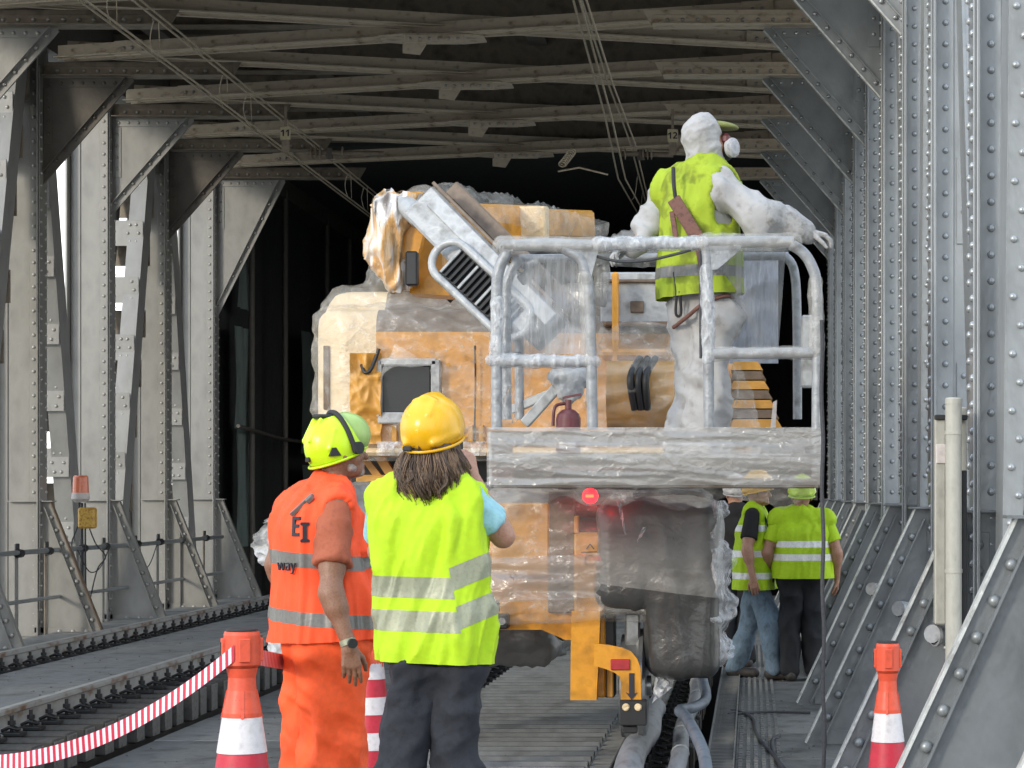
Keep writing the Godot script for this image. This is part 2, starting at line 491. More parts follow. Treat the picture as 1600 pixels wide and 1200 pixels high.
func _origin(n: Node3D) -> Vector3:
	var p := Vector3.ZERO
	while n and n != self:
		p += n.position
		n = n.get_parent() as Node3D
	return p

func solo(called: String, m, material: String, label: String, category: String, at := Vector3.ZERO, group := "") -> MeshInstance3D:
	var o := MeshInstance3D.new()
	o.name = called
	o.mesh = m.mesh() if m is MB else m
	o.material_override = M[material]
	o.position = at
	o.set_meta("label", label)
	o.set_meta("category", category)
	if group:
		o.set_meta("group", group)
	add_child(o, true)
	return o

func make_rivet():
	var m := MB.new()
	m.lathe([Vector2(1.0, 0.0), Vector2(0.93, 0.32), Vector2(0.68, 0.60), Vector2(0.34, 0.76), Vector2(0.0, 0.80)], Transform3D(), 10)
	# smooth the dome's normals
	for i in m.v.size():
		var p := m.v[i]
		m.n[i] = Vector3(p.x, maxf(p.y - 0.05, 0.0) * 1.4 + 0.1, p.z).normalized()
	rivet_mesh = m.mesh()

func rivet_xf(at: Vector3, nrm: Vector3, r: float) -> Transform3D:
	var y := nrm.normalized()
	var x := y.cross(Vector3(0.31, 0.57, 0.76)).normalized()
	return Transform3D(Basis(x, y, x.cross(y)).scaled(Vector3(r, r, r)), at)

# single: each rivet a node of its own; else all of them one part
func rivets(parent: Node3D, list: Array, material: String, single: bool):
	if list.is_empty():
		return
	var n := 0
	var rest := []
	for xf in list:
		if single and n < 290:
			var o := MeshInstance3D.new()
			o.name = "rivet"
			o.mesh = rivet_mesh
			o.material_override = M[material]
			o.transform = xf
			parent.add_child(o, true)
			n += 1
		else:
			rest.append(xf)
	if rest.size():
		var mm := MultiMesh.new()
		mm.transform_format = MultiMesh.TRANSFORM_3D
		mm.mesh = rivet_mesh
		mm.instance_count = rest.size()
		for i in rest.size():
			mm.set_instance_transform(i, rest[i])
		var mi := MultiMeshInstance3D.new()
		mi.name = "rivets"
		mi.multimesh = mm
		mi.material_override = M[material]
		mi.set_meta("kind", "stuff")
		parent.add_child(mi, true)

func sheet(nu: int, nv: int, fn: Callable) -> MB:
	# a smooth grid sheet: fn(u, v) gives the point
	var m := MB.new()
	var pts := []
	for j in nv + 1:
		var row := []
		for i in nu + 1:
			row.append(fn.call(float(i) / nu, float(j) / nv))
		pts.append(row)
	var nn := []
	for j in nv + 1:
		var row := []
		for i in nu + 1:
			var du: Vector3 = pts[j][mini(i + 1, nu)] - pts[j][maxi(i - 1, 0)]
			var dv: Vector3 = pts[mini(j + 1, nv)][i] - pts[maxi(j - 1, 0)][i]
			row.append(du.cross(dv).normalized())
		nn.append(row)
	for j in nv:
		for i in nu:
			m.tri3(pts[j][i], pts[j][i + 1], pts[j + 1][i + 1], nn[j][i], nn[j][i + 1], nn[j + 1][i + 1])
			m.tri3(pts[j][i], pts[j + 1][i + 1], pts[j + 1][i], nn[j][i], nn[j + 1][i + 1], nn[j + 1][i])
	return m

func smoothed(pts: Array, per := 8) -> Array:
	var c := Curve3D.new()
	for i in pts.size():
		var t: Vector3 = (pts[mini(i + 1, pts.size() - 1)] - pts[maxi(i - 1, 0)]) / 6.0
		c.add_point(pts[i], -t, t)
	var out := []
	var nseg := (pts.size() - 1) * per
	for i in nseg + 1:
		var f := float(i) / per
		var k := mini(int(f), pts.size() - 2)
		out.append(c.sample(k, f - k))
	return out

func text(s: String, size: float, bold := true, serif := false) -> TextMesh:
	var t := TextMesh.new()
	var f := SystemFont.new()
	f.font_names = PackedStringArray(["Droid Serif" if serif else "Droid Sans"])
	f.font_weight = 700 if bold else 400
	t.font = f
	t.text = s
	t.font_size = 64
	t.pixel_size = size / 64.0
	t.depth = 0.004
	return t

# ---------------------------------------------------------------- distance field on a grid, meshed as surface nets
class Field:
	var lo: Vector3
	var h: float
	var nx: int
	var ny: int
	var nz: int
	var f := PackedFloat32Array()

	func _init(a: Vector3, b: Vector3, cell: float):
		h = cell
		lo = a
		nx = int(ceil((b.x - a.x) / h)) + 1
		ny = int(ceil((b.y - a.y) / h)) + 1
		nz = int(ceil((b.z - a.z) / h)) + 1
		f.resize(nx * ny * nz)
		f.fill(1000.0)

	func _range(a: Vector3, b: Vector3) -> Array:
		var i0 := maxi(0, int((a.x - lo.x) / h))
		var i1 := mini(nx - 1, int((b.x - lo.x) / h) + 1)
		var j0 := maxi(0, int((a.y - lo.y) / h))
		var j1 := mini(ny - 1, int((b.y - lo.y) / h) + 1)
		var k0 := maxi(0, int((a.z - lo.z) / h))
		var k1 := mini(nz - 1, int((b.z - lo.z) / h) + 1)
		return [i0, i1, j0, j1, k0, k1]

	# tapered capsule; op 0 = smooth union, 1 = subtract
	func cap(a: Vector3, b: Vector3, ra: float, rb: float, k := 0.0, op := 0):
		var pad := maxf(ra, rb) + k + 3.0 * h
		var e := Vector3(pad, pad, pad)
		var r := _range(a.min(b) - e, a.max(b) + e)
		var ff := f
		f = PackedFloat32Array()
		var ab := b - a
		var l2 := maxf(ab.length_squared(), 1e-9)
		var dr := rb - ra
		for kz in range(r[4], r[5] + 1):
			for jy in range(r[2], r[3] + 1):
				var base := (kz * ny + jy) * nx
				var p := Vector3(lo.x + r[0] * h, lo.y + jy * h, lo.z + kz * h) - a
				for ix in range(r[0], r[1] + 1):
					var t := clampf(p.dot(ab) / l2, 0.0, 1.0)
					var d := (p - ab * t).length() - ra - dr * t
					p.x += h
					var o := ff[base + ix]
					if op == 1:
						if -d > o:
							ff[base + ix] = -d
					elif k > 0.0:
						var q := k - absf(d - o)
						ff[base + ix] = minf(d, o) - (q * q / (4.0 * k) if q > 0.0 else 0.0)
					elif d < o:
						ff[base + ix] = d
		f = ff

	# ellipsoid (radii r along the basis columns)
	func ell(c: Vector3, r: Vector3, bs := Basis.IDENTITY, k := 0.0, op := 0):
		var big := maxf(r.x, maxf(r.y, r.z))
		var small := minf(r.x, minf(r.y, r.z))
		var pad := big + k + 3.0 * h
		var e := Vector3(pad, pad, pad)
		var rr := _range(c - e, c + e)
		var inv := bs.transposed()
		var ff := f
		f = PackedFloat32Array()
		for kz in range(rr[4], rr[5] + 1):
			for jy in range(rr[2], rr[3] + 1):
				var base := (kz * ny + jy) * nx
				for ix in range(rr[0], rr[1] + 1):
					var p: Vector3 = inv * (Vector3(lo.x + ix * h, lo.y + jy * h, lo.z + kz * h) - c)
					var l := (p / r).length()
					var d := (l - 1.0) * small
					if l > 0.2:
						d = (l - 1.0) * p.length() / l
					var o := ff[base + ix]
					if op == 1:
						if -d > o:
							ff[base + ix] = -d
					elif k > 0.0:
						var q := k - absf(d - o)
						ff[base + ix] = minf(d, o) - (q * q / (4.0 * k) if q > 0.0 else 0.0)
					elif d < o:
						ff[base + ix] = d
		f = ff

	# rounded box
	func rbox(c: Vector3, half: Vector3, rad: float, bs := Basis.IDENTITY, k := 0.0, op := 0):
		var pad := half.length() + k + 3.0 * h
		var e := Vector3(pad, pad, pad)
		var rr := _range(c - e, c + e)
		var inv := bs.transposed()
		var ff := f
		f = PackedFloat32Array()
		var hh := half - Vector3(rad, rad, rad)
		for kz in range(rr[4], rr[5] + 1):
			for jy in range(rr[2], rr[3] + 1):
				var base := (kz * ny + jy) * nx
				for ix in range(rr[0], rr[1] + 1):
					var p: Vector3 = (inv * (Vector3(lo.x + ix * h, lo.y + jy * h, lo.z + kz * h) - c)).abs() - hh
					var d := p.max(Vector3.ZERO).length() + minf(maxf(p.x, maxf(p.y, p.z)), 0.0) - rad
					var o := ff[base + ix]
					if op == 1:
						if -d > o:
							ff[base + ix] = -d
					elif k > 0.0:
						var q := k - absf(d - o)
						ff[base + ix] = minf(d, o) - (q * q / (4.0 * k) if q > 0.0 else 0.0)
					elif d < o:
						ff[base + ix] = d
		f = ff

	# keep the side where nrm.p < d
	func cut(nrm: Vector3, d: float):
		var ff := f
		f = PackedFloat32Array()
		var i := 0
		for kz in nz:
			for jy in ny:
				var s := nrm.dot(lo + Vector3(0, jy * h, kz * h)) - d
				var st := nrm.x * h
				for ix in nx:
					if s > ff[i]:
						ff[i] = s
					s += st
					i += 1
		f = ff

	func mesh() -> Dictionary:
		var v := PackedVector3Array()
		var idx := PackedInt32Array()
		var id := PackedInt32Array()
		id.resize(f.size())
		id.fill(-1)
		var cells := PackedInt32Array()
		var sy := nx
		var sz := nx * ny
		var off := [0, 1, sy, sy + 1, sz, sz + 1, sz + sy, sz + sy + 1]
		var pos := [Vector3(0, 0, 0), Vector3(1, 0, 0), Vector3(0, 1, 0), Vector3(1, 1, 0), Vector3(0, 0, 1), Vector3(1, 0, 1), Vector3(0, 1, 1), Vector3(1, 1, 1)]
		var edges := [[0, 1], [2, 3], [4, 5], [6, 7], [0, 2], [1, 3], [4, 6], [5, 7], [0, 4], [1, 5], [2, 6], [3, 7]]
		var lim := 4.0 * h
		var ff := f
		for kz in nz - 1:
			for jy in ny - 1:
				var c := (kz * ny + jy) * nx
				for ix in nx - 1:
					var f0 := ff[c + ix]
					if f0 > lim or f0 < -lim:
						continue
					var b := c + ix
					var m := 0
					for q in 8:
						if ff[b + off[q]] < 0.0:
							m += 1
					if m == 0 or m == 8:
						continue
					var sum := Vector3.ZERO
					var cnt := 0
					for e in edges:
						var fa := ff[b + off[e[0]]]
						var fb := ff[b + off[e[1]]]
						if (fa < 0.0) != (fb < 0.0):
							var t := fa / (fa - fb)
							sum += pos[e[0]].lerp(pos[e[1]], t)
							cnt += 1
					id[b] = v.size()
					v.append(lo + (Vector3(ix, jy, kz) + sum / cnt) * h)
					cells.append(b)
		for b in cells:
			var a := ff[b] < 0.0
			for ax in 3:
				var st: int = [1, sy, sz][ax]
				if (ff[b + st] < 0.0) == a:
					continue
				var s1: int = [sy, sz, 1][ax]
				var s2: int = [sz, 1, sy][ax]
				if b - s1 - s2 < 0:
					continue
				var q0 := id[b]
				var q1 := id[b - s1]
				var q2 := id[b - s1 - s2]
				var q3 := id[b - s2]
				if q0 < 0 or q1 < 0 or q2 < 0 or q3 < 0:
					continue
				if a:
					idx.append_array([q0, q2, q1, q0, q3, q2])
				else:
					idx.append_array([q0, q1, q2, q0, q2, q3])
		# orient: front faces run clockwise seen from outside
		if idx.size():
			var best := 0
			for i in v.size():
				if v[i].x > v[best].x:
					best = i
			var acc := 0.0
			for i in range(0, idx.size(), 3):
				if idx[i] == best or idx[i + 1] == best or idx[i + 2] == best:
					acc += (v[idx[i + 1]] - v[idx[i]]).cross(v[idx[i + 2]] - v[idx[i]]).x
			if acc > 0:
				for i in range(0, idx.size(), 3):
					var t := idx[i + 1]
					idx[i + 1] = idx[i + 2]
					idx[i + 2] = t
		var d := {"v": v, "i": idx, "n": PackedVector3Array()}
		Field.normals(d)
		return d

	static func normals(d: Dictionary):
		var v: PackedVector3Array = d.v
		var idx: PackedInt32Array = d.i
		var n := PackedVector3Array()
		n.resize(v.size())
		for i in range(0, idx.size(), 3):
			var c := (v[idx[i + 2]] - v[idx[i]]).cross(v[idx[i + 1]] - v[idx[i]])
			n[idx[i]] += c
			n[idx[i + 1]] += c
			n[idx[i + 2]] += c
		for i in n.size():
			n[i] = n[i].normalized()
		d.n = n

	# push the surface in and out by noise looked up at p * stretch
	static func ripple(d: Dictionary, ns: FastNoiseLite, amp: float, stretch := Vector3.ONE):
		var v: PackedVector3Array = d.v
		var n: PackedVector3Array = d.n
		for i in v.size():
			var a := amp * ns.get_noise_3dv(v[i] * stretch)
			v[i] += n[i] * a
		d.v = v
		normals(d)

	# the same with the noise turned by a basis: folds that run in a slanting direction
	static func pleat(d: Dictionary, ns: FastNoiseLite, amp: float, bs: Basis):
		var v: PackedVector3Array = d.v
		var n: PackedVector3Array = d.n
		for i in v.size():
			v[i] += n[i] * amp * ns.get_noise_3dv(bs * v[i])
		d.v = v
		normals(d)

	# relax the net a little
	static func relax(d: Dictionary, times := 1):
		for t in times:
			var v: PackedVector3Array = d.v
			var idx: PackedInt32Array = d.i
			var s := PackedVector3Array()
			s.resize(v.size())
			var c := PackedInt32Array()
			c.resize(v.size())
			for i in range(0, idx.size(), 3):
				for j in 3:
					var a := idx[i + j]
					s[a] += v[idx[i + (j + 1) % 3]] + v[idx[i + (j + 2) % 3]]
					c[a] += 2
			for i in v.size():
				if c[i]:
					v[i] = v[i].lerp(s[i] / c[i], 0.5)
			d.v = v
		normals(d)

	# [the part where nrm.p < k, the rest], cut exactly along the plane
	static func clip(d: Dictionary, nrm: Vector3, k: float) -> Array:
		var out := []
		for s in [1.0, -1.0]:
			var v := PackedVector3Array()
			var n := PackedVector3Array()
			var idx := PackedInt32Array()
			var map := {}
			var iv: PackedVector3Array = d.v
			var inn: PackedVector3Array = d.n
			var ii: PackedInt32Array = d.i
			for i in range(0, ii.size(), 3):
				var pv := []
				var pn := []
				var keys := []
				for j in 3:
					var a := ii[i + j]
					var b := ii[i + (j + 1) % 3]
					var da: float = (nrm.dot(iv[a]) - k) * s
					var db: float = (nrm.dot(iv[b]) - k) * s
					if da <= 0.0:
						pv.append(iv[a])
						pn.append(inn[a])
						keys.append(a)
					if (da <= 0.0) != (db <= 0.0):
						var t := da / (da - db)
						pv.append(iv[a].lerp(iv[b], t))
						pn.append(inn[a].lerp(inn[b], t).normalized())
						keys.append(Vector2i(mini(a, b), maxi(a, b)))
				if pv.size() < 3:
					continue
				var ids := []
				for j in pv.size():
					if not map.has(keys[j]):
						map[keys[j]] = v.size()
						v.append(pv[j])
						n.append(pn[j])
					ids.append(map[keys[j]])
				for j in range(1, ids.size() - 1):
					idx.append_array([ids[0], ids[j], ids[j + 1]])
			out.append({"v": v, "n": n, "i": idx})
		return out

	static func join(list: Array) -> Dictionary:
		var v := PackedVector3Array()
		var n := PackedVector3Array()
		var idx := PackedInt32Array()
		for o in list:
			var base := v.size()
			v.append_array(o.v)
			n.append_array(o.n)
			var oi: PackedInt32Array = o.i
			for k in oi:
				idx.append(k + base)
		return {"v": v, "n": n, "i": idx}

	static func arrays(d: Dictionary) -> ArrayMesh:
		var arr := []
		arr.resize(Mesh.ARRAY_MAX)
		arr[Mesh.ARRAY_VERTEX] = d.v
		arr[Mesh.ARRAY_NORMAL] = d.n
		arr[Mesh.ARRAY_INDEX] = d.i
		var am := ArrayMesh.new()
		if d.i.size():
			am.add_surface_from_arrays(Mesh.PRIMITIVE_TRIANGLES, arr)
		return am

# clip out a band lo < nrm.p < hi: [band, rest]
func band(d: Dictionary, nrm: Vector3, a: float, b: float) -> Array:
	var p := Field.clip(d, nrm, b)
	var q := Field.clip(p[0], nrm, a)
	return [q[1], Field.join([p[1], q[0]])]

func fpart(parent: Node3D, called: String, d: Dictionary, material: String, label := "") -> MeshInstance3D:
	return wpart(parent, called, Field.arrays(d), material, label)

# ---------------------------------------------------------------- the bridge
func frame_z(k: int) -> float:
	return -(k + 0.25) * BAY

# one riveted post with its top and base gusset plates; o = +1 on the right wall, -1 on the left
func make_post(k: int, o: float):
	var left := o < 0
	var nth: String = ORD[k - (8 if left else 2)] if not left or k >= 8 else "%s hidden near" % ORD[7 - k]
	var single := not left and k >= 3 and k <= 5
	var dark := k % 2 == 1  # odd frames carry darker plates
	var steel := ("steel_warm_b" if dark else "steel_warm") if left else "steel_cool"
	var rv := "rivet_warm" if left else "rivet_cool"
	var label := "%s riveted post of the %s wall, %s" % [nth, "left" if left else "right", "with a dark top gusset" if left and dark else "with a pale top gusset" if left else "behind its sloping base gusset"]
	var p := thing("bridge_post", label, "steel post", Vector3(POST_L if left else POST_R, 0, frame_z(k)), "riveted posts of the bridge walls")
	var top := 7.15
	var y0 := -0.12
	var hy := (top + y0) * 0.5
	var hh := top - y0
	var m := MB.new()
	m.box(Vector3(o * 0.255, hy, 0), Vector3(0.45, hh, 0.016))
	part(p, "web_plate", m, steel)
	for t in [0.0, 0.50]:
		m = MB.new()
		m.cbox(Vector3(o * (t + 0.008), hy, 0), Vector3(0.018, hh, 0.30), 0.004)
		m.cbox(Vector3(o * (t + (-0.010 if t == 0.0 else 0.026)), hy - 0.2, 0), Vector3(0.014, hh - 1.2, 0.26), 0.003)
		part(p, "flange", m, steel)
		m = MB.new()
		var tt: float = t + (0.078 if t == 0.0 else -0.066)
		m.cbox(Vector3(o * tt, hy, 0.0155), Vector3(0.12, hh, 0.013), 0.004)
		m.cbox(Vector3(o * tt, hy, -0.0155), Vector3(0.12, hh, 0.013), 0.004)
		part(p, "flange_angle", m, steel)
	# splice plates on the web
	for y in [1.55 + 0.3 * (k % 3), 3.7 - 0.25 * (k % 2)]:
		if left:
			continue
		m = MB.new()
		m.cbox(Vector3(o * 0.255, y, 0.0135), Vector3(0.20, 0.55, 0.011), 0.003)
		part(p, "splice_plate", m, steel)
	var rl := []
	var y := 0.12
	while y < 6.9:
		rl.append(rivet_xf(Vector3(o * 0.085, y, 0.022), Vector3.BACK, 0.021))
		if not left:
			rl.append(rivet_xf(Vector3(o * 0.43, y + 0.06, 0.022), Vector3.BACK, 0.021))
		if y < 6.0:
			for z in [-0.085, 0.085]:
				rl.append(rivet_xf(Vector3(o * -0.017, y + (0.04 if z > 0 else 0.0), z), Vector3(-o, 0, 0), 0.021))
		y += 0.135
	for yy in [1.55 + 0.3 * (k % 3), 3.7 - 0.25 * (k % 2)]:
		for i in (0 if left else 4):
			rl.append(rivet_xf(Vector3(o * (0.20 if i % 2 else 0.30), yy - 0.2 + 0.13 * i, 0.019), Vector3.BACK, 0.019))
	rivets(p, rl, rv, single)
	# top gusset reaching inward under the cross beam
	var yt := EYE + 4.63
	var gw := 1.02
	var gh := 1.18 if k < 12 or not left else 2.05
	var gs := ("steel_dark" if dark else "steel_warm") if left else ("steel_cool_b" if dark else "steel_cool")
	m = MB.new()
	m.prism([Vector2(0, yt), Vector2(-o * gw, yt), Vector2(-o * (gw + 0.0), yt - 0.04), Vector2(-o * 0.0, yt - gh)], Transform3D(Basis.IDENTITY, Vector3(0, 0, 0.0)), 0.014)
	var gp := part(p, "top_gusset", m, gs, "dark gusset plate" if left and dark else "")
	m = MB.new()
	var ha := Vector3(-o * (gw + 0.005), yt - 0.03, 0)
	var hb := Vector3(-o * 0.005, yt - gh - 0.01, 0)
	var hn := Vector3(-o * gh, -gw, 0).normalized()
	m.bar(ha, hb, 0.03 if left else 0.06, 0.014, hn)
	part(gp, "edge_flange", m, "steel_dark" if left and dark else "steel_edge" if not left else gs)
	m = MB.new()
	var inw := -hn * 0.055
	m.bar(ha + inw + Vector3(o * 0.04, 0, 0.0125), hb + inw + Vector3(0, 0.04, 0.0125), 0.009, 0.09, hn.cross(Vector3.BACK).cross(hn))
	m.cbox(Vector3(-o * gw * 0.5, yt - 0.055, 0.0125), Vector3(gw - 0.16, 0.09, 0.010), 0.002)
	m.cbox(Vector3(-o * 0.075, yt - 0.42, 0.0125), Vector3(0.10, 0.62, 0.010), 0.002)
	part(gp, "gusset_angle", m, gs)
	rl = []
	for i in 9:
		var q := ha.lerp(hb, (i + 0.7) / 9.6) + inw + Vector3(0, 0, 0.017)
		rl.append(rivet_xf(q, Vector3.BACK, 0.020))
		if i < 7:
			rl.append(rivet_xf(Vector3(-o * (0.1 + 0.12 * i), yt - 0.055, 0.017), Vector3.BACK, 0.020))
		if i < 4:
			rl.append(rivet_xf(Vector3(-o * 0.075, yt - 0.2 - 0.14 * i, 0.017), Vector3.BACK, 0.020))
	rivets(gp, rl, "steel_dark" if left and dark else rv, false)
	# base gusset with its bright sloping edge
	var bw := 0.80 if not left else 0.70
	var bt := 1.50
	m = MB.new()
	m.prism([Vector2(-o * bw, 0.0), Vector2(-o * (bw - 0.02), 0.03), Vector2(-o * 0.10, bt), Vector2(o * 0.36, bt), Vector2(o * 0.36, 0.0)], Transform3D(Basis.IDENTITY, Vector3(0, 0, 0.031)), 0.014)
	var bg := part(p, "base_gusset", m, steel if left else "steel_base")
	ha = Vector3(-o * (bw - 0.004), 0.02, 0.031)
	hb = Vector3(-o * 0.104, bt, 0.031)
	hn = Vector3(-o * (bt - 0.02), bw - 0.1, 0).normalized()
	m = MB.new()
	m.bar(ha + hn * 0.006, hb + hn * 0.006, 0.085, 0.013, hn)
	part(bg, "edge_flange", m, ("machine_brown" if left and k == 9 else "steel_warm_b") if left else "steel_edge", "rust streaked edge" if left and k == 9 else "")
	m = MB.new()
	inw = -hn * 0.055
	m.bar(ha + inw + Vector3(o * 0.05, 0.03, 0.0125), hb + inw + Vector3(0, -0.04, 0.0125), 0.010, 0.10, hn.cross(Vector3.BACK).cross(hn))
	m.cbox(Vector3(o * 0.02, 0.72, 0.0435), Vector3(0.11, 1.36, 0.010), 0.002)
	m.cbox(Vector3(-o * 0.30, 0.055, 0.0435), Vector3(0.74, 0.09, 0.010), 0.002)
	m.box(Vector3(o * 0.1, bt + 0.006, 0.03), Vector3(0.50, 0.012, 0.16))
	part(bg, "gusset_angle", m, steel if left else "steel_base")
	rl = []
	for i in 10:
		if i > 0:
			rl.append(rivet_xf(ha.lerp(hb, (i + 0.3) / 10.4) + inw + Vector3(0, 0, 0.018), Vector3.BACK, 0.026))
		rl.append(rivet_xf(Vector3(o * 0.02, 0.12 + 0.135 * i, 0.049), Vector3.BACK, 0.026))
		if i < 4 and i > 0:
			rl.append(rivet_xf(Vector3(-o * (0.06 + 0.15 * i), 0.055, 0.049), Vector3.BACK, 0.024))
	rivets(bg, rl, rv if left else "steel_cool_b", single)

# battened diagonal between two posts, leaning in the plane of the wall
func make_diagonal(k: int, o: float):
	var left := o < 0
	var far_low := k % 2 == 1
	var steel := "steel_warm" if left else "steel_cool"
	var x0: float = POST_L if left else POST_R
	var za := frame_z(k) - BAY * (0.10 if far_low else 0.92)
	var zb := frame_z(k) - BAY * (0.72 if far_low else 0.22)
	if not left and far_low:
		za = frame_z(k) - BAY * 0.66
		zb = frame_z(k) - BAY * 0.93
	var a := Vector3(0, 6.9, za)
	var b := Vector3(0, 0.0, zb)
	var nth: String = ORD[k - (8 if left else 2)] if not left or k >= 8 else "%s hidden near" % ORD[7 - k]
	var d := thing("lattice_diagonal", "%s battened diagonal of the %s wall, %s" % [nth, "left" if left else "right", "leaning away at its foot" if far_low else "leaning nearer at its foot"], "steel brace", Vector3(x0, 0, 0), "battened diagonals of the bridge walls")
	var up := Vector3(1, 0, 0)
	for t in [0.10, 0.56]:
		var m := MB.new()
		var oo := Vector3(o * t, 0, 0)
		m.bar(a + oo, b + oo, 0.32, 0.018, up)
		part(d, "channel", m, steel)
		m = MB.new()
		var wd: float = (0.20 if left else 0.09) if t < 0.2 else 0.04
		var sh := Vector3(o * (wd * 0.5 if t < 0.2 else -wd * 0.5), 0, 0)
		for s in [-1, 1]:
			var z := Vector3(0, 0, s * 0.155)
			m.bar(a + oo + z + sh, b + oo + z + sh, 0.016, wd, up)
		part(d, "channel_flange", m, steel)
	var rl := []
	if not left:
		for i in 50:
			var c0 := a.lerp(b, (i + 0.5) / 50.0) + Vector3(o * (0.10 + (0.028 if i % 2 else 0.066)), 0, 0.164)
			rl.append(rivet_xf(c0, Vector3.BACK, 0.019))
	# batten plates on the face towards the camera
	var n := 9 if left else 0
	for i in n:
		var c := a.lerp(b, (i + 0.45) / n) + Vector3(o * 0.335, 0, 0.172)
		var m := MB.new()
		m.cbox(c, Vector3(0.48, 0.34, 0.016), 0.004)
		part(d, "batten_plate", m, steel)
		m = MB.new()
		m.cbox(c + Vector3(0, -0.42 + 0.1 * (i % 3), -0.345), Vector3(0.48, 0.36, 0.014), 0.004)
		part(d, "batten_plate", m, "steel_brown")  # rear batten, brown to put shade behind the lattice windows
		for q in 3:
			rl.append(rivet_xf(c + Vector3(-o * (0.15 + (0.03 if q == 1 else 0.0)), -0.11 + 0.11 * q, 0.009), Vector3.BACK, 0.021))
			if i % 2 == 0:
				rl.append(rivet_xf(c + Vector3(-o * 0.07 + o * 0.03 * (q % 2), -0.11 + 0.11 * q, 0.009), Vector3.BACK, 0.021))
	rivets(d, rl, "rivet_warm" if left else "rivet_cool", false)

func make_beam(k: int):
	var z := frame_z(k)
	var nth: String = ORD[k - 6]
	var b := thing("cross_beam", "%s dark riveted cross beam under the upper deck" % nth, "steel beam", Vector3((POST_L + POST_R) * 0.5, EYE + 4.64, z), "cross beams of the bridge ceiling")
	var w := POST_R - POST_L - 0.06
	# a high plate girder over the whole width, and a lower arm at each wall that carries the gusset
	var m := MB.new()
	m.box(Vector3(0, 0.80, 0), Vector3(w, 0.46, 0.016))
	part(b, "web_plate", m, "steel_brown")
	m = MB.new()
	m.cbox(Vector3(0, 0.565, 0), Vector3(w, 0.014, 0.26), 0.003)
	part(b, "flange", m, "steel_brown")
	for s in [-1.0, 1.0]:
		var L := 2.1
		m = MB.new()
		m.cbox(Vector3(s * (w * 0.5 - L * 0.5), 0.008, 0), Vector3(L, 0.014, 0.26), 0.003)
		m.cbox(Vector3(s * (w * 0.5 - L * 0.5), 0.068, 0.0155), Vector3(L, 0.10, 0.013), 0.003)
		m.prism([Vector2(s * (w * 0.5), 0.0), Vector2(s * (w * 0.5 - L), 0.0), Vector2(s * (w * 0.5 - L - 0.1), 0.17), Vector2(s * (w * 0.5), 0.17)], Transform3D.IDENTITY, 0.014)
		var arm := part(b, "end_arm", m, "steel_brown" if s < 0 else "brace_warm")
		var rl := []
		for i in 13:
			rl.append(rivet_xf(Vector3(s * (w * 0.5 - 0.15 - i * 0.15), 0.068, 0.023), Vector3.BACK, 0.022))
		rivets(arm, rl, "rivet_warm", false)

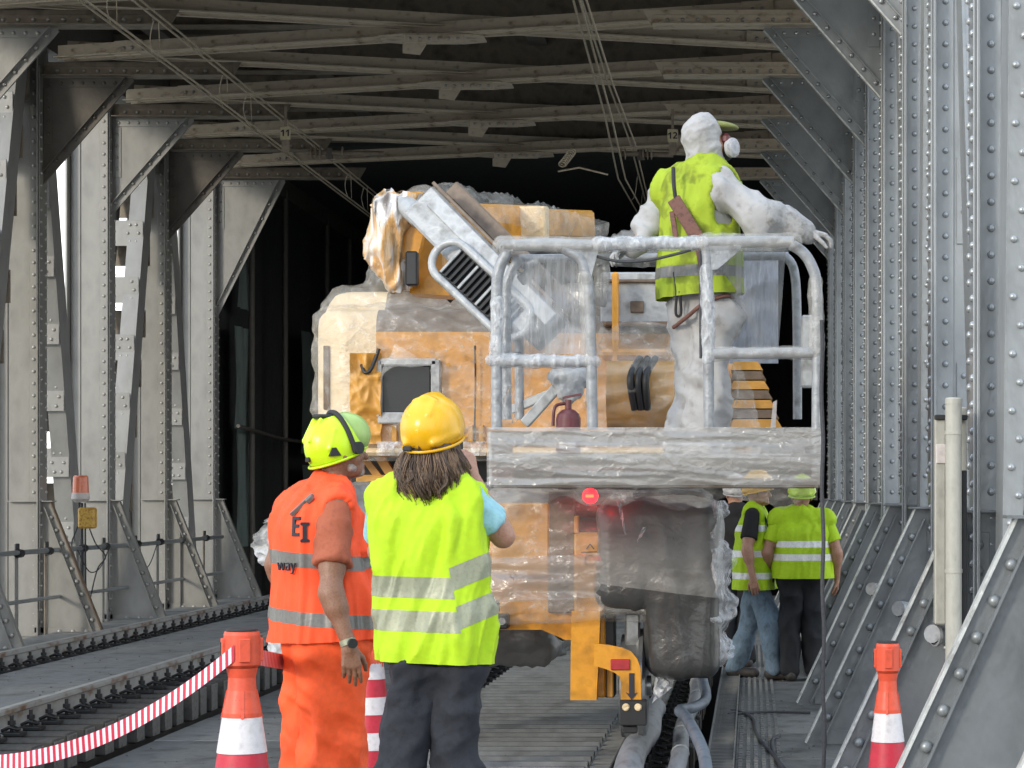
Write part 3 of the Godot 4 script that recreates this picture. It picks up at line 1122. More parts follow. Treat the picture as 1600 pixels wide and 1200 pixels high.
# flat X bracing of one ceiling panel
func make_laterals(k: int):
	var y := EYE + 4.98
	var z0 := frame_z(k) - 0.12
	var z1 := frame_z(k + 1) + 0.12
	var xl := POST_L + 0.25
	var xr := POST_R - 0.20
	var nth: String = ORD[k - 6]
	for s in 2:
		var a := Vector3(xl, y, z1 if s == 0 else z0)
		var b := Vector3(xr, y, z0 if s == 0 else z1)
		var mid := (a + b) * 0.5
		var d := thing("lateral_brace", "%s of the ceiling braces running from the %s" % [nth, "far left to the near right" if s == 0 else "near left to the far right"], "steel brace", mid, "flat cross bracing of the bridge ceiling")
		var dy := Vector3(0, -0.10 if s == 0 else 0.0, 0)
		for q in [-1, 1]:
			var m := MB.new()
			var side: Vector3 = (b - a).cross(Vector3.UP).normalized() * 0.055 * q
			m.bar(a - mid + side + dy, b - mid + side + dy, 0.014, 0.16, Vector3.UP)
			m.bar(a - mid + side * 1.9 + dy + Vector3(0, -0.062, 0), b - mid + side * 1.9 + dy + Vector3(0, -0.062, 0), 0.10, 0.013, Vector3.UP)
			part(d, "angle_bar", m, "brace_warm")
		var rl := []
		for e in [0.0, 1.0]:
			var c := (a - mid).lerp(b - mid, 0.10 if e == 0.0 else 0.90) + dy
			var m := MB.new()
			var tang := (b - a).normalized()
			var nn := tang.cross(Vector3.UP).normalized()
			if nn.z < 0:
				nn = -nn
			m.cbox(c + nn * 0.085, Vector3(0.34, 0.17, 0.012), 0.003, Basis(tang, Vector3.UP, tang.cross(Vector3.UP)))
			part(d, "end_plate", m, "brace_warm")
			for i in 2:
				rl.append(rivet_xf(c + nn * 0.092 + tang * (0.1 * i - 0.05), nn, 0.022))
		rivets(d, rl, "rivet_warm", false)
	var gpl := thing("gusset_plate", "%s gusset plate where two ceiling braces cross at mid span" % nth, "steel plate", Vector3((xl + xr) * 0.5, y - 0.185, (z0 + z1) * 0.5), "gusset plates at the crossings of the ceiling braces")
	var m := MB.new()
	m.prism([Vector2(-0.55, -0.16), Vector2(-0.3, -0.26), Vector2(0.3, -0.26), Vector2(0.55, -0.16), Vector2(0.55, 0.16), Vector2(0.3, 0.26), Vector2(-0.3, 0.26), Vector2(-0.55, 0.16)], Transform3D(Basis(Vector3.RIGHT, Vector3.FORWARD, Vector3.UP), Vector3.ZERO), 0.014)
	part(gpl, "plate", m, "brace_warm")
	m = MB.new()
	m.cbox(Vector3(0.05, -0.05, 0.268), Vector3(0.62, 0.085, 0.014), 0.003)
	part(gpl, "lip", m, "brace_warm")
	m = MB.new()
	m.prism([Vector2(-0.28, -0.09), Vector2(-0.02, -0.09), Vector2(-0.10, -0.22), Vector2(-0.28, -0.20)], Transform3D(Basis.IDENTITY, Vector3(0, 0, 0.262)), 0.012)
	part(gpl, "tab", m, "brace_warm")
	var rl := []
	for i in 6:
		rl.append(rivet_xf(Vector3(-0.2 + 0.1 * i, -0.05, 0.276), Vector3.BACK, 0.018))
	rivets(gpl, rl, "rivet_warm", false)

func make_ceiling():
	var deck := structure("upper_deck")
	var m := MB.new()
	m.box(Vector3(-3.4, 7.75, -38.0), Vector3(10.6, 0.25, 46.0))
	part(deck, "deck_slab", m, "ceiling_dark")
	for x in [POST_L - 0.30, POST_R + 0.30]:
		m = MB.new()
		m.box(Vector3(x, 7.15, -38.0), Vector3(0.62, 1.1, 45.9))
		part(deck, "top_chord", m, "steel_dark")
	for i in 6:
		m = MB.new()
		m.box(Vector3(-7.2 + i * 1.52, 7.38, -38.0), Vector3(0.02, 0.46, 45.8))
		m.box(Vector3(-7.2 + i * 1.52, 7.145, -38.0), Vector3(0.22, 0.02, 45.8))
		part(deck, "stringer", m, "steel_dark")

func make_bridge():
	for k in range(5, 13):
		make_post(k, -1.0)
	for k in range(2, 13):
		make_post(k, 1.0)
	for k in range(5, 12):
		make_diagonal(k, -1.0)
	for k in range(2, 12):
		make_diagonal(k, 1.0)
	for k in range(6, 13):
		make_beam(k)
	for k in range(6, 12):
		make_laterals(k)
	make_ceiling()

# ---------------------------------------------------------------- floor, rails
func plate_row(parent: Node3D, x0: float, x1: float, z0: float, z1: float, len_: float, y: float, material: String, alt := ""):
	var z := z0
	var i := 0
	while z > z1:
		var m := MB.new()
		var j := rng.randf_range(-0.003, 0.003)
		m.cbox(Vector3((x0 + x1) * 0.5, y - 0.02 + j, z - len_ * 0.5), Vector3(x1 - x0, 0.04, len_ - 0.012), 0.004, Basis(Vector3.BACK, rng.randf_range(-0.002, 0.002)))
		part(parent, "floor_plate", m, alt if alt and i % 3 == 1 else material)
		z -= len_
		i += 1

func ribs(x0: float, x1: float, z0: float, z1: float, step: float, y: float, hgt: float) -> MB:
	# rolled anti-slip ribs across a plate: low rounded bars
	var m := MB.new()
	var z := z0
	while z > z1:
		var w := step * 0.5
		var a := [Vector3(x0, y - 0.002, z + w * 0.5), Vector3(x0, y + hgt, z + w * 0.18), Vector3(x0, y + hgt, z - w * 0.18), Vector3(x0, y - 0.002, z - w * 0.5)]
		for i in 3:
			var b: Vector3 = a[i]
			var c: Vector3 = a[i + 1]
			m.quad(b, c, Vector3(x1, c.y, c.z), Vector3(x1, b.y, b.z), Vector3(0, 1, [0.6, 0, -0.6][i]))
		z -= step
	return m

func rail_profile(y0: float) -> Array:
	return [Vector2(-0.075, y0), Vector2(0.075, y0), Vector2(0.075, y0 + 0.012), Vector2(0.012, y0 + 0.035), Vector2(0.010, y0 + 0.115), Vector2(0.036, y0 + 0.128), Vector2(0.036, y0 + 0.155), Vector2(0.028, y0 + 0.165), Vector2(-0.028, y0 + 0.165), Vector2(-0.036, y0 + 0.155), Vector2(-0.036, y0 + 0.128), Vector2(-0.010, y0 + 0.115), Vector2(-0.012, y0 + 0.035), Vector2(-0.075, y0 + 0.012)]

func make_rail(x: float, z0: float, z1: float, y0: float, label: String, clips: Array, pitch: float):
	var r := thing("rail", label, "rail", Vector3(x, 0, z0), "running rails")
	var m := MB.new()
	m.prism(rail_profile(y0), Transform3D(Basis.IDENTITY, Vector3(0, 0, (z1 - z0) * 0.5)), absf(z1 - z0))
	part(r, "rail_bar", m, "rail_side")
	m = MB.new()
	m.box(Vector3(0, y0 + 0.1665, (z1 - z0) * 0.5), Vector3(0.05, 0.003, absf(z1 - z0) - 0.1))
	part(r, "running_band", m, "rail_steel")
	# one fastening: sole plate, bent spring, upright bolt and nut
	for s in clips:
		m = MB.new()
		m.cbox(Vector3(s * 0.11, y0 + 0.012, 0), Vector3(0.15, 0.024, 0.15), 0.004)
		m.tube([Vector3(s * 0.05, y0 + 0.035, 0.04), Vector3(s * 0.10, y0 + 0.06, 0.045), Vector3(s * 0.15, y0 + 0.04, 0.02), Vector3(s * 0.15, y0 + 0.04, -0.02), Vector3(s * 0.10, y0 + 0.06, -0.045), Vector3(s * 0.05, y0 + 0.035, -0.04)], 0.011, 6)
		m.cyl(Vector3(s * 0.105, y0 + 0.02, 0), Vector3(s * 0.105, y0 + 0.135, 0), 0.013, 8)
		m.cyl(Vector3(s * 0.105, y0 + 0.072, 0), Vector3(s * 0.105, y0 + 0.10, 0), 0.026, 6)
		var am := m.mesh()
		var z := -pitch * 0.5
		while z > z1 - z0:
			var o := part(r, "rail_clip", am, "clip_black")
			o.position = Vector3(0, 0, z)
			z -= pitch

func make_sleepers(x0: float, x1: float, z0: float, z1: float, pitch: float, y: float, label: String, grp: String):
	var m := MB.new()
	m.cbox(Vector3.ZERO, Vector3(x1 - x0, 0.24, 0.22), 0.012)
	var e := MB.new()
	e.cbox(Vector3((x1 - x0) * 0.5 + 0.003, 0, 0), Vector3(0.008, 0.22, 0.20), 0.003)
	var am := m.mesh()
	var em := e.mesh()
	var z := z0
	while z > z1:
		var t := thing("timber_sleeper", label, "sleeper", Vector3((x0 + x1) * 0.5 + rng.randf_range(-0.02, 0.02), y - 0.12, z), grp)
		part(t, "beam", am, "timber_dark")
		part(t, "end_face", em, "timber_end")
		z -= pitch

func make_floor():
	var w := structure("river_water")
	var m := MB.new()
	m.box(Vector3(0, -24.5, -1000), Vector3(6000, 1.0, 6000))
	part(w, "surface", m, "water")
	var base := structure("bridge_deck")
	m = MB.new()
	m.box(Vector3(-3.4, -0.75, -29.0), Vector3(10.4, 0.2, 64.0))
	part(base, "deck_underside", m, "under_black")
	for i in 5:
		m = MB.new()
		m.box(Vector3([-7.2, -5.0, -3.7, -2.4, 0.7][i], -0.50, -22.0), Vector3(0.25, 0.4, 44.0))
		part(base, "floor_girder", m, "steel_dark")
	# left track: light steel channel decking each side of the far rail, flat plates between the rails
	var lt := structure("left_track_decking")
	plate_row(lt, -6.55, -5.16, -9.0, -34.0, 1.9, 0.02, "plate_floor_b", "plate_light")
	plate_row(lt, -7.75, -6.92, -9.0, -34.0, 2.3, 0.05, "plate_light", "plate_floor_b")
	# the aisle between the two tracks
	var aisle := structure("aisle_floor")
	plate_row(aisle, -4.44, -2.76, -5.0, -34.0, 1.7, -0.24, "plate_floor", "plate_floor_b")
	# right track centre: ribbed plates
	var ct := structure("ribbed_track_plate")
	var z := -8.0
	while z > -33.0:
		m = MB.new()
		m.cbox(Vector3(-1.55, 0.0, z - 0.8), Vector3(1.22, 0.03, 1.585), 0.006)
		part(ct, "floor_plate", m, "plate_light")
		z -= 1.6
	var rb := part(ct, "rib", ribs(-2.15, -0.95, -8.0, -26.0, 0.26, 0.0148, 0.030), "plate_light")
	rb.set_meta("kind", "stuff")
	# right walkway: plates with a serrated outer grid
	var wk := structure("walkway")
	plate_row(wk, -0.10, 1.62, -5.0, -34.0, 1.45, 0.0, "plate_floor", "plate_floor_b")
	m = MB.new()
	z = -9.0
	while z > -24.0:
		var x := -0.07
		while x < 0.20:
			m.box(Vector3(x, 0.0045, z + (0.03 if int(round(x * 100)) % 2 else 0.0)), Vector3(0.022, 0.010, 0.085))
			x += 0.047
		z -= 0.135
	var st := part(wk, "grip_stud", m, "plate_floor_b")
	st.set_meta("kind", "stuff")
	m = MB.new()
	z = -7.0
	while z > -26.0:
		m.box(Vector3(-0.185, 0.004, z), Vector3(0.14, 0.03, 0.030))
		z -= 0.075
	m.box(Vector3(-0.265, 0.0, -16.5), Vector3(0.014, 0.05, 19.0))
	m.box(Vector3(-0.108, 0.006, -16.5), Vector3(0.010, 0.05, 19.0))
	var gr := part(wk, "grating", m, "plate_floor_b")
	gr.set_meta("kind", "stuff")
	m = MB.new()
	z = -7.0
	while z > -26.0:
		m.box(Vector3(-0.88, 0.006, z), Vector3(0.11, 0.03, 0.030))
		z -= 0.075
	gr = part(wk, "grating", m, "plate_floor_b")
	gr.set_meta("kind", "stuff")
	# grit and scraps of film lying about
	var gm := MB.new()
	gm.cbox(Vector3(0, 0.3, 0), Vector3(1.2, 0.6, 0.9), 0.2)
	var mm := MultiMesh.new()
	mm.transform_format = MultiMesh.TRANSFORM_3D
	mm.mesh = gm.mesh()
	mm.instance_count = 700
	for i in 700:
		var gx: float = [rng.randf_range(-0.05, 0.5), rng.randf_range(-2.1, -1.0), rng.randf_range(-4.4, -2.8), rng.randf_range(-6.5, -5.2)][i % 4]
		var gy: float = [0.001, 0.02, -0.238, 0.022][i % 4]
		var sc := rng.randf_range(0.006, 0.016)
		mm.set_instance_transform(i, Transform3D(Basis(Vector3.UP, rng.randf() * TAU).scaled(Vector3(sc, sc, sc)), Vector3(gx, gy, rng.randf_range(-25.0, -9.0))))
	var gi := MultiMeshInstance3D.new()
	gi.name = "grit"
	gi.multimesh = mm
	gi.material_override = M.timber_end
	gi.set_meta("kind", "stuff")
	gi.set_meta("label", "loose grit scattered over the track plates and walkway")
	gi.set_meta("category", "grit")
	add_child(gi)
	# sleepers and rails
	make_sleepers(-7.05, -4.52, -14.0, -33.0, 0.40, 0.0, "dark timber sleeper end showing beside the left track", "sleepers under the left track")
	make_sleepers(-2.72, -0.40, -8.4, -28.0, 0.40, -0.035, "dark timber sleeper under the right track plates", "sleepers under the right track")
	make_rail(-6.76, -14.0, -34.0, 0.0, "outermost rail of the left track beside the base gussets", [1], 0.40)
	make_rail(-4.98, -12.0, -34.0, 0.0, "inner rail of the left track above the row of sleeper ends", [1, -1], 0.40)
	make_rail(-2.45, -8.0, -34.0, -0.03, "left rail of the right track, seen between the walkers' legs", [1, -1], 0.40)
	make_rail(-0.69, -8.0, -34.0, -0.03, "right rail of the right track under the yellow guide wheel", [1], 0.40)
	# pipes and hose beside the right rail
	m = MB.new()
	var pts := []
	for i in 15:
		pts.append(Vector3(-0.66 + 0.014 * sin(i * 1.3), 0.125 + 0.006 * sin(i * 2.1), -8.6 - i * 0.50))
	m.tube(smoothed(pts, 4), 0.080, 14)
	solo("pipe_cover", m, "pipe_white", "wide pale sleeve lying over the right rail at the bottom edge", "sleeve")
	var p := thing("cable_pipe", "white banded pipe between the rail sleeve and the blue hose", "pipe", Vector3(-0.40, 0, -8.6))
	pts = []
	for i in 22:
		pts.append(Vector3(-0.43 + 0.018 * sin(i * 0.9 + 1.0), 0.09 + 0.008 * sin(i * 1.7), -8.6 - i * 0.55))
	m = MB.new()
	m.tube(smoothed(pts, 4), 0.050, 12)
	wpart(p, "tube", m, "pipe_white")
	for i in 8:
		m = MB.new()
		var c: Vector3 = smoothed(pts, 4)[6 + i * 9]
		m.cyl(c + Vector3(0, 0, 0.03), c - Vector3(0, 0, 0.03), 0.054, 12)
		wpart(p, "clamp_band", m, "machine_grey")
	m = MB.new()
	m.tube(smoothed([P(1105, 1260, 9.6) + Vector3(0, 0.02, 0), P(1100, 1180, 11.2), P(1075, 1125, 12.4), P(1062, 1110, 13.0), P(1085, 1105, 13.3), P(1103, 1090, 13.8), P(1098, 1050, 15.0), P(1112, 1010, 17.0), P(1120, 985, 18.6)], 8), 0.032, 12)
	solo("hose", m, "hose_blue", "blue grey hose looping between the pipe and the walkway grating", "hose")
	# loose cable on the walkway
	m = MB.new()
	m.tube(smoothed([Vector3(-0.15, 0.014, -16.6), Vector3(-0.06, 0.014, -16.4), Vector3(0.01, 0.014, -15.9), Vector3(0.03, 0.014, -15.0), Vector3(0.09, 0.014, -14.2), Vector3(0.15, 0.014, -13.5), Vector3(0.20, 0.014, -12.4)], 8), 0.011, 8)
	m.tube(smoothed([Vector3(0.18, 0.014, -14.9), Vector3(0.13, 0.014, -14.6), Vector3(0.13, 0.014, -13.9), Vector3(0.17, 0.014, -13.3), Vector3(0.23, 0.014, -12.6)], 8), 0.011, 8)
	solo("loose_cable", m, "rope_dark", "thin grey cable snaking over the walkway plates", "cable")
	m = MB.new()
	m.tube(smoothed([Vector3(-0.17, 0.016, -16.3), Vector3(0.1, 0.016, -16.45), Vector3(0.42, 0.016, -16.4)], 6), 0.010, 8)
	solo("loose_cable", m, "rope_dark", "straight dark cable lying across the walkway plates", "cable")

func make_handrail():
	var x := -7.72
	for spec in [[0.96, "upper grey handrail pipe along the left wall", 0.028], [0.44, "lower grey handrail pipe along the left wall", 0.022]]:
		var m := MB.new()
		var z := -20.0
		m.tube([Vector3(0, 0, 7.0), Vector3(0, 0.01, -4.0), Vector3(0, -0.01, -9.0), Vector3(0, 0, -13.2)], spec[2], 8)
		solo("handrail", m, "steel_cool_b", spec[1], "handrail", Vector3(x, spec[0], z), "handrail pipes of the left wall")
	var m2 := MB.new()
	m2.cbox(Vector3(-0.03, 0.52, 0), Vector3(0.014, 1.08, 0.09), 0.003)
	var c := MB.new()
	c.cyl(Vector3(0.0, 0.96, 0.06), Vector3(0.0, 0.96, -0.06), 0.045, 10)
	c.cbox(Vector3(-0.02, 1.03, 0), Vector3(0.03, 0.07, 0.06), 0.006)
	var i := 0
	for z in [-21.6, -22.9, -24.0, -25.0, -26.3, -27.2, -28.6, -29.7, -30.9, -32.2]:
		var t := thing("handrail_post", "flat iron handrail post, %s from the camera along the left wall" % ORD[i], "handrail post", Vector3(x, 0.0, z), "handrail posts of the left wall")
		part(t, "flat_bar", m2, "steel_brown" if i % 3 == 0 else "steel_warm_b")
		part(t, "clamp", c, "black_part")
		i += 1
	# thin slack wires hanging from the handrail
	for q in [[-22.4, 0.20], [-26.7, 0.26], [-28.9, 0.30]]:
		m2 = MB.new()
		m2.tube(smoothed([Vector3(0, 0, 0.7), Vector3(0, -q[1], 0.25), Vector3(0, -q[1] * 0.9, -0.2), Vector3(0, 0, -0.6)], 6), 0.007, 5)
		solo("slack_wire", m2, "rope_dark", "slack wire hanging from the upper handrail, %s of three" % {-22.4: "nearest", -26.7: "middle", -28.9: "farthest"}[q[0]], "wire", Vector3(x + 0.02, 0.95, q[0]))

func make_enclosure():
	# the dark sheeted work enclosure that closes the bridge beyond the last post
	var e := thing("work_enclosure", "black sheeted work enclosure closing the bridge behind the machine", "enclosure", Vector3(-3.4, 0, -50.0))
	var m := MB.new()
	m.box(Vector3(-3.4, 3.2, -58.0), Vector3(10.0, 9.4, 0.1))
	wpart(e, "end_sheet", m, "curtain")
	for s in [-1.0, 1.0]:
		m = sheet(60, 8, func(u, v): return Vector3((-8.35 if s < 0 else 1.62) + 0.05 * sin(u * 60.0 + s), -0.6 + v * 8.3, -34.6 - u * 23.4))
		wpart(e, "side_sheet", m, "curtain")
	m = MB.new()
	m.box(Vector3(-3.4, 6.95, -46.5), Vector3(10.0, 0.06, 23.0))
	wpart(e, "roof_sheet", m, "curtain")
	# greenish pieces of netting hung inside the left sheet
	var i := 0
	for q in [[-35.3, 1.15, 2.6, 1.6], [-35.4, 1.25, 0.75, 2.0], [-35.5, 1.1, 4.5, 1.2], [-40.5, 2.0, 2.3, 2.2], [-40.6, 1.8, 0.6, 1.5]]:
		m = sheet(10, 8, func(u, v): return Vector3(-8.02 + 0.03 * sin(u * 14.0 + v * 3.0), q[2] + v * q[3], q[0] - u * q[1]))
		wpart(e, "netting_panel", m, "curtain_green")
	for q in [-36.2, -38.8, -42.6, -45.0]:
		m = MB.new()
		m.cyl(Vector3(-7.95, -0.4, q), Vector3(-7.95, 6.8, q), 0.05, 8)
		wpart(e, "scaffold_tube", m, "steel_dark")
	m = MB.new()
	m.tube([Vector3(-7.85, 2.62, -34.8), Vector3(-7.85, 2.5, -38.0), Vector3(-7.85, 2.44, -46.0)], 0.03, 8)
	wpart(e, "scaffold_tube", m, "steel_dark")

# ---------------------------------------------------------------- overhead wires
func make_wires():
	var sets := [
		["overhead_wire", "lower contact wire pair of the left track, running to the knuckle of the boom", [[-5.86, 5.86], [-5.80, 5.86]], -0.0, 0.011],
		["overhead_wire", "upper carrier wire pair of the left track above the yellow machine", [[-5.84, 6.22], [-5.79, 6.24]], 0.0, 0.011]]
	for s in sets:
		var m := MB.new()
		for q in s[2]:
			m.tube([Vector3(q[0], q[1], -4.0), Vector3(q[0] + 0.02, q[1] + 0.02, -18.0), Vector3(q[0], q[1] - 0.0, -29.6), Vector3(q[0] - 0.04, q[1] - 0.06, -46.0)], s[4], 5)
		solo(s[0], m, "wire_rope", s[1], "wire", Vector3.ZERO, "overhead line wires")
	var m2 := MB.new()
	for q in [[-1.60, 6.03, -0.02], [-1.545, 6.03, -0.02]]:
		m2.tube([P(893 + (q[0] + 1.6) * 180, -10, 20.4), P(945 + (q[0] + 1.6) * 180, 180, 25.5), P(966 + (q[0] + 1.6) * 200, 280, 30.5), P(1003 + (q[0] + 1.6) * 180, 345, 38.0)], 0.012, 5)
	solo("overhead_wire", m2, "wire_rope", "left pair of wires over the right track, ending behind the hooded worker", "wire", Vector3.ZERO, "overhead line wires")
	m2 = MB.new()
	for q in [0.0, 7.0]:
		m2.tube([P(906 + q, -10, 19.8), P(950 + q, 130, 24.0), P(985 + q, 224, 28.5), P(1014 + q * 0.6, 335, 37.0)], 0.011, 5)
	solo("overhead_wire", m2, "wire_rope", "right pair of wires over the right track, kinked at the insulator", "wire", Vector3.ZERO, "overhead line wires")
	# droppers
	var dr := [[20.8, 0.0], [22.3, 0.0], [25.2, 0.02], [26.4, -0.02], [33.0, 0.0], [34.4, 0.0], [35.3, 0.0]]
	var i := 0
	for d in dr:
		var m := MB.new()
		for s in [-0.02, 0.03]:
			m.tube(smoothed([Vector3(-5.84 + s, 6.22, -d[0]), Vector3(-5.87 + s * 1.8, 6.05, -d[0] - 0.05), Vector3(-5.83 + s, 5.87, -d[0] + d[1])], 4), 0.005, 4)
		solo("wire_dropper", m, "wire_rope", "looped dropper between the left track wires, %s from the camera" % ORD[i], "wire dropper", Vector3.ZERO, "droppers between the left track wires")
		i += 1
	var j := 0
	for q in [[1004, 300, 36.0], [996, 275, 34.0]]:
		var m := MB.new()
		m.tube(smoothed([P(q[0], q[1], q[2]), P(q[0] - 4, q[1] + 30, q[2]), P(q[0] - 10, q[1] + 38, q[2] + 0.2)], 4), 0.006, 4)
		solo("wire_dropper", m, "wire_rope", "thin dropper between the right track wires, %s" % ["nearer the worker", "nearer the insulator"][j], "wire dropper", Vector3.ZERO)
		j += 1
	# insulators on their cantilever tubes
	for q in [[481, 600, 238, 29.6, "left track, beside the plate 11", [487, 494, 501, 535]], [968, 1052, 240, 29.2, "right track, below the plate 12", [970, 977, 1005, 1012, 1018]]]:
		var t := thing("insulator", "ribbed insulator on a tube carrying the wires of the %s" % q[4], "insulator", P(q[0], q[2], q[3]))
		var m := MB.new()
		m.cyl(P(q[0], q[2], q[3]), P(q[1], q[2] + 2, q[3]), 0.034, 10)
		wpart(t, "support_tube", m, "steel_brown")
		for x in q[5]:
			m = MB.new()
			var c := P(x, q[2], q[3])
			m.lathe([Vector2(0.035, -0.012), Vector2(0.078, -0.004), Vector2(0.078, 0.004), Vector2(0.035, 0.012)], Transform3D(Basis(Vector3.BACK, PI / 2), c), 14)
			wpart(t, "disc", m, "insulator")
		m = MB.new()
		m.cyl(P(q[0] + 34, q[2] - 6, q[3]), P(q[0] + 34, q[2] + 10, q[3]), 0.05, 8)
		wpart(t, "wire_clamp", m, "steel_dark")
	var coil := thing("wire_coil", "coiled wire end under the ceiling braces, left of the right track wires", "wire", P(885, 250, 27.0))
	var mc := MB.new()
	var pts := []
	for a in 60:
		pts.append(P(878 + a * 0.28, 258 - a * 0.36, 27.0) + Vector3(cos(a * 0.9) * 0.045, sin(a * 0.9) * 0.03, sin(a * 0.9) * 0.045))
	mc.tube(pts, 0.008, 5)
	mc.tube([P(872, 268, 27.0), P(905, 262, 27.0), P(950, 273, 27.0)], 0.012, 5)
	wpart(coil, "coil", mc, "wire_rope")
	for q in [["11", 446, 208, 26.4], ["12", 1051, 212, 26.4]]:
		var t := thing("number_plate", "yellowed plate reading %s above the %s track" % [q[0], "left" if q[0] == "11" else "right"], "sign", P(q[1], q[2], q[3]))
		var m := MB.new()
		m.cbox(Vector3.ZERO, Vector3(0.12, 0.15, 0.008), 0.002)
		part(t, "plate", m, "sign_plate")
		var tx := part(t, "number", text(q[0], 0.105), "print_dark")
		tx.position = Vector3(0, 0, 0.0062)
		m = MB.new()
		m.box(Vector3(0, 0.16, -0.01), Vector3(0.03, 0.30, 0.01))
		m.box(Vector3(0, -0.14, -0.01), Vector3(0.09, 0.16, 0.02))
		part(t, "hanger", m, "steel_brown")

# ---------------------------------------------------------------- the wrapped road-rail machine
func crumple(seed_: int, freq: float) -> FastNoiseLite:
	var n := noise(seed_, freq, FastNoiseLite.TYPE_SIMPLEX_SMOOTH, 2)
	n.fractal_gain = 0.35
	n.fractal_type = FastNoiseLite.FRACTAL_RIDGED
	n.domain_warp_enabled = true
	n.domain_warp_amplitude = 0.15
	n.domain_warp_fractal_type = FastNoiseLite.DOMAIN_WARP_FRACTAL_NONE
	n.domain_warp_frequency = freq * 0.7
	return n

# a quad sheet hung between four corners, crumpled a little
func film_sheet(a: Vector3, b: Vector3, c: Vector3, d: Vector3, amp: float, seed_: int, nu := 26, nv := 26, freq := 5.0) -> MB:
	var ns := crumple(seed_, freq)
	var nn := (b - a).cross(d - a).normalized()
	return sheet(nu, nv, func(u, v):
		var p := a.lerp(b, u).lerp(d.lerp(c, u), v)
		return p + nn * amp * ns.get_noise_3dv(p))

func poly_px(pts: Array, d: float) -> Array:
	var out := []
	for p in pts:
		var q := P(p[0], p[1], d)
		out.append(Vector2(q.x, q.y))
	return out

func slab(m: MB, pts: Array, d: float, depth: float):
	# an outline in the plane z = -d, thickness away from the camera
	m.prism(poly_px(pts, d), Transform3D(Basis.IDENTITY, Vector3(0, 0, -d - depth * 0.5)), depth)

func blk(m: MB, x0: float, y0: float, x1: float, y1: float, d: float, depth: float, r := 0.01):
	var a := P(x0, y1, d)
	var b := P(x1, y0, d)
	m.cbox(Vector3((a.x + b.x) * 0.5, (a.y + b.y) * 0.5, -d - depth * 0.5), Vector3(absf(b.x - a.x), absf(b.y - a.y), depth), r)

func make_machine():
	var root := thing("road_rail_machine", "yellow machine on the track wrapped in plastic film, with folded boom and work basket", "work machine", Vector3(-1.55, 0.0, -13.5))
	machine_body(root)
	machine_boom(root)
	machine_rear(root)
	machine_basket(root)
	machine_behind(root)

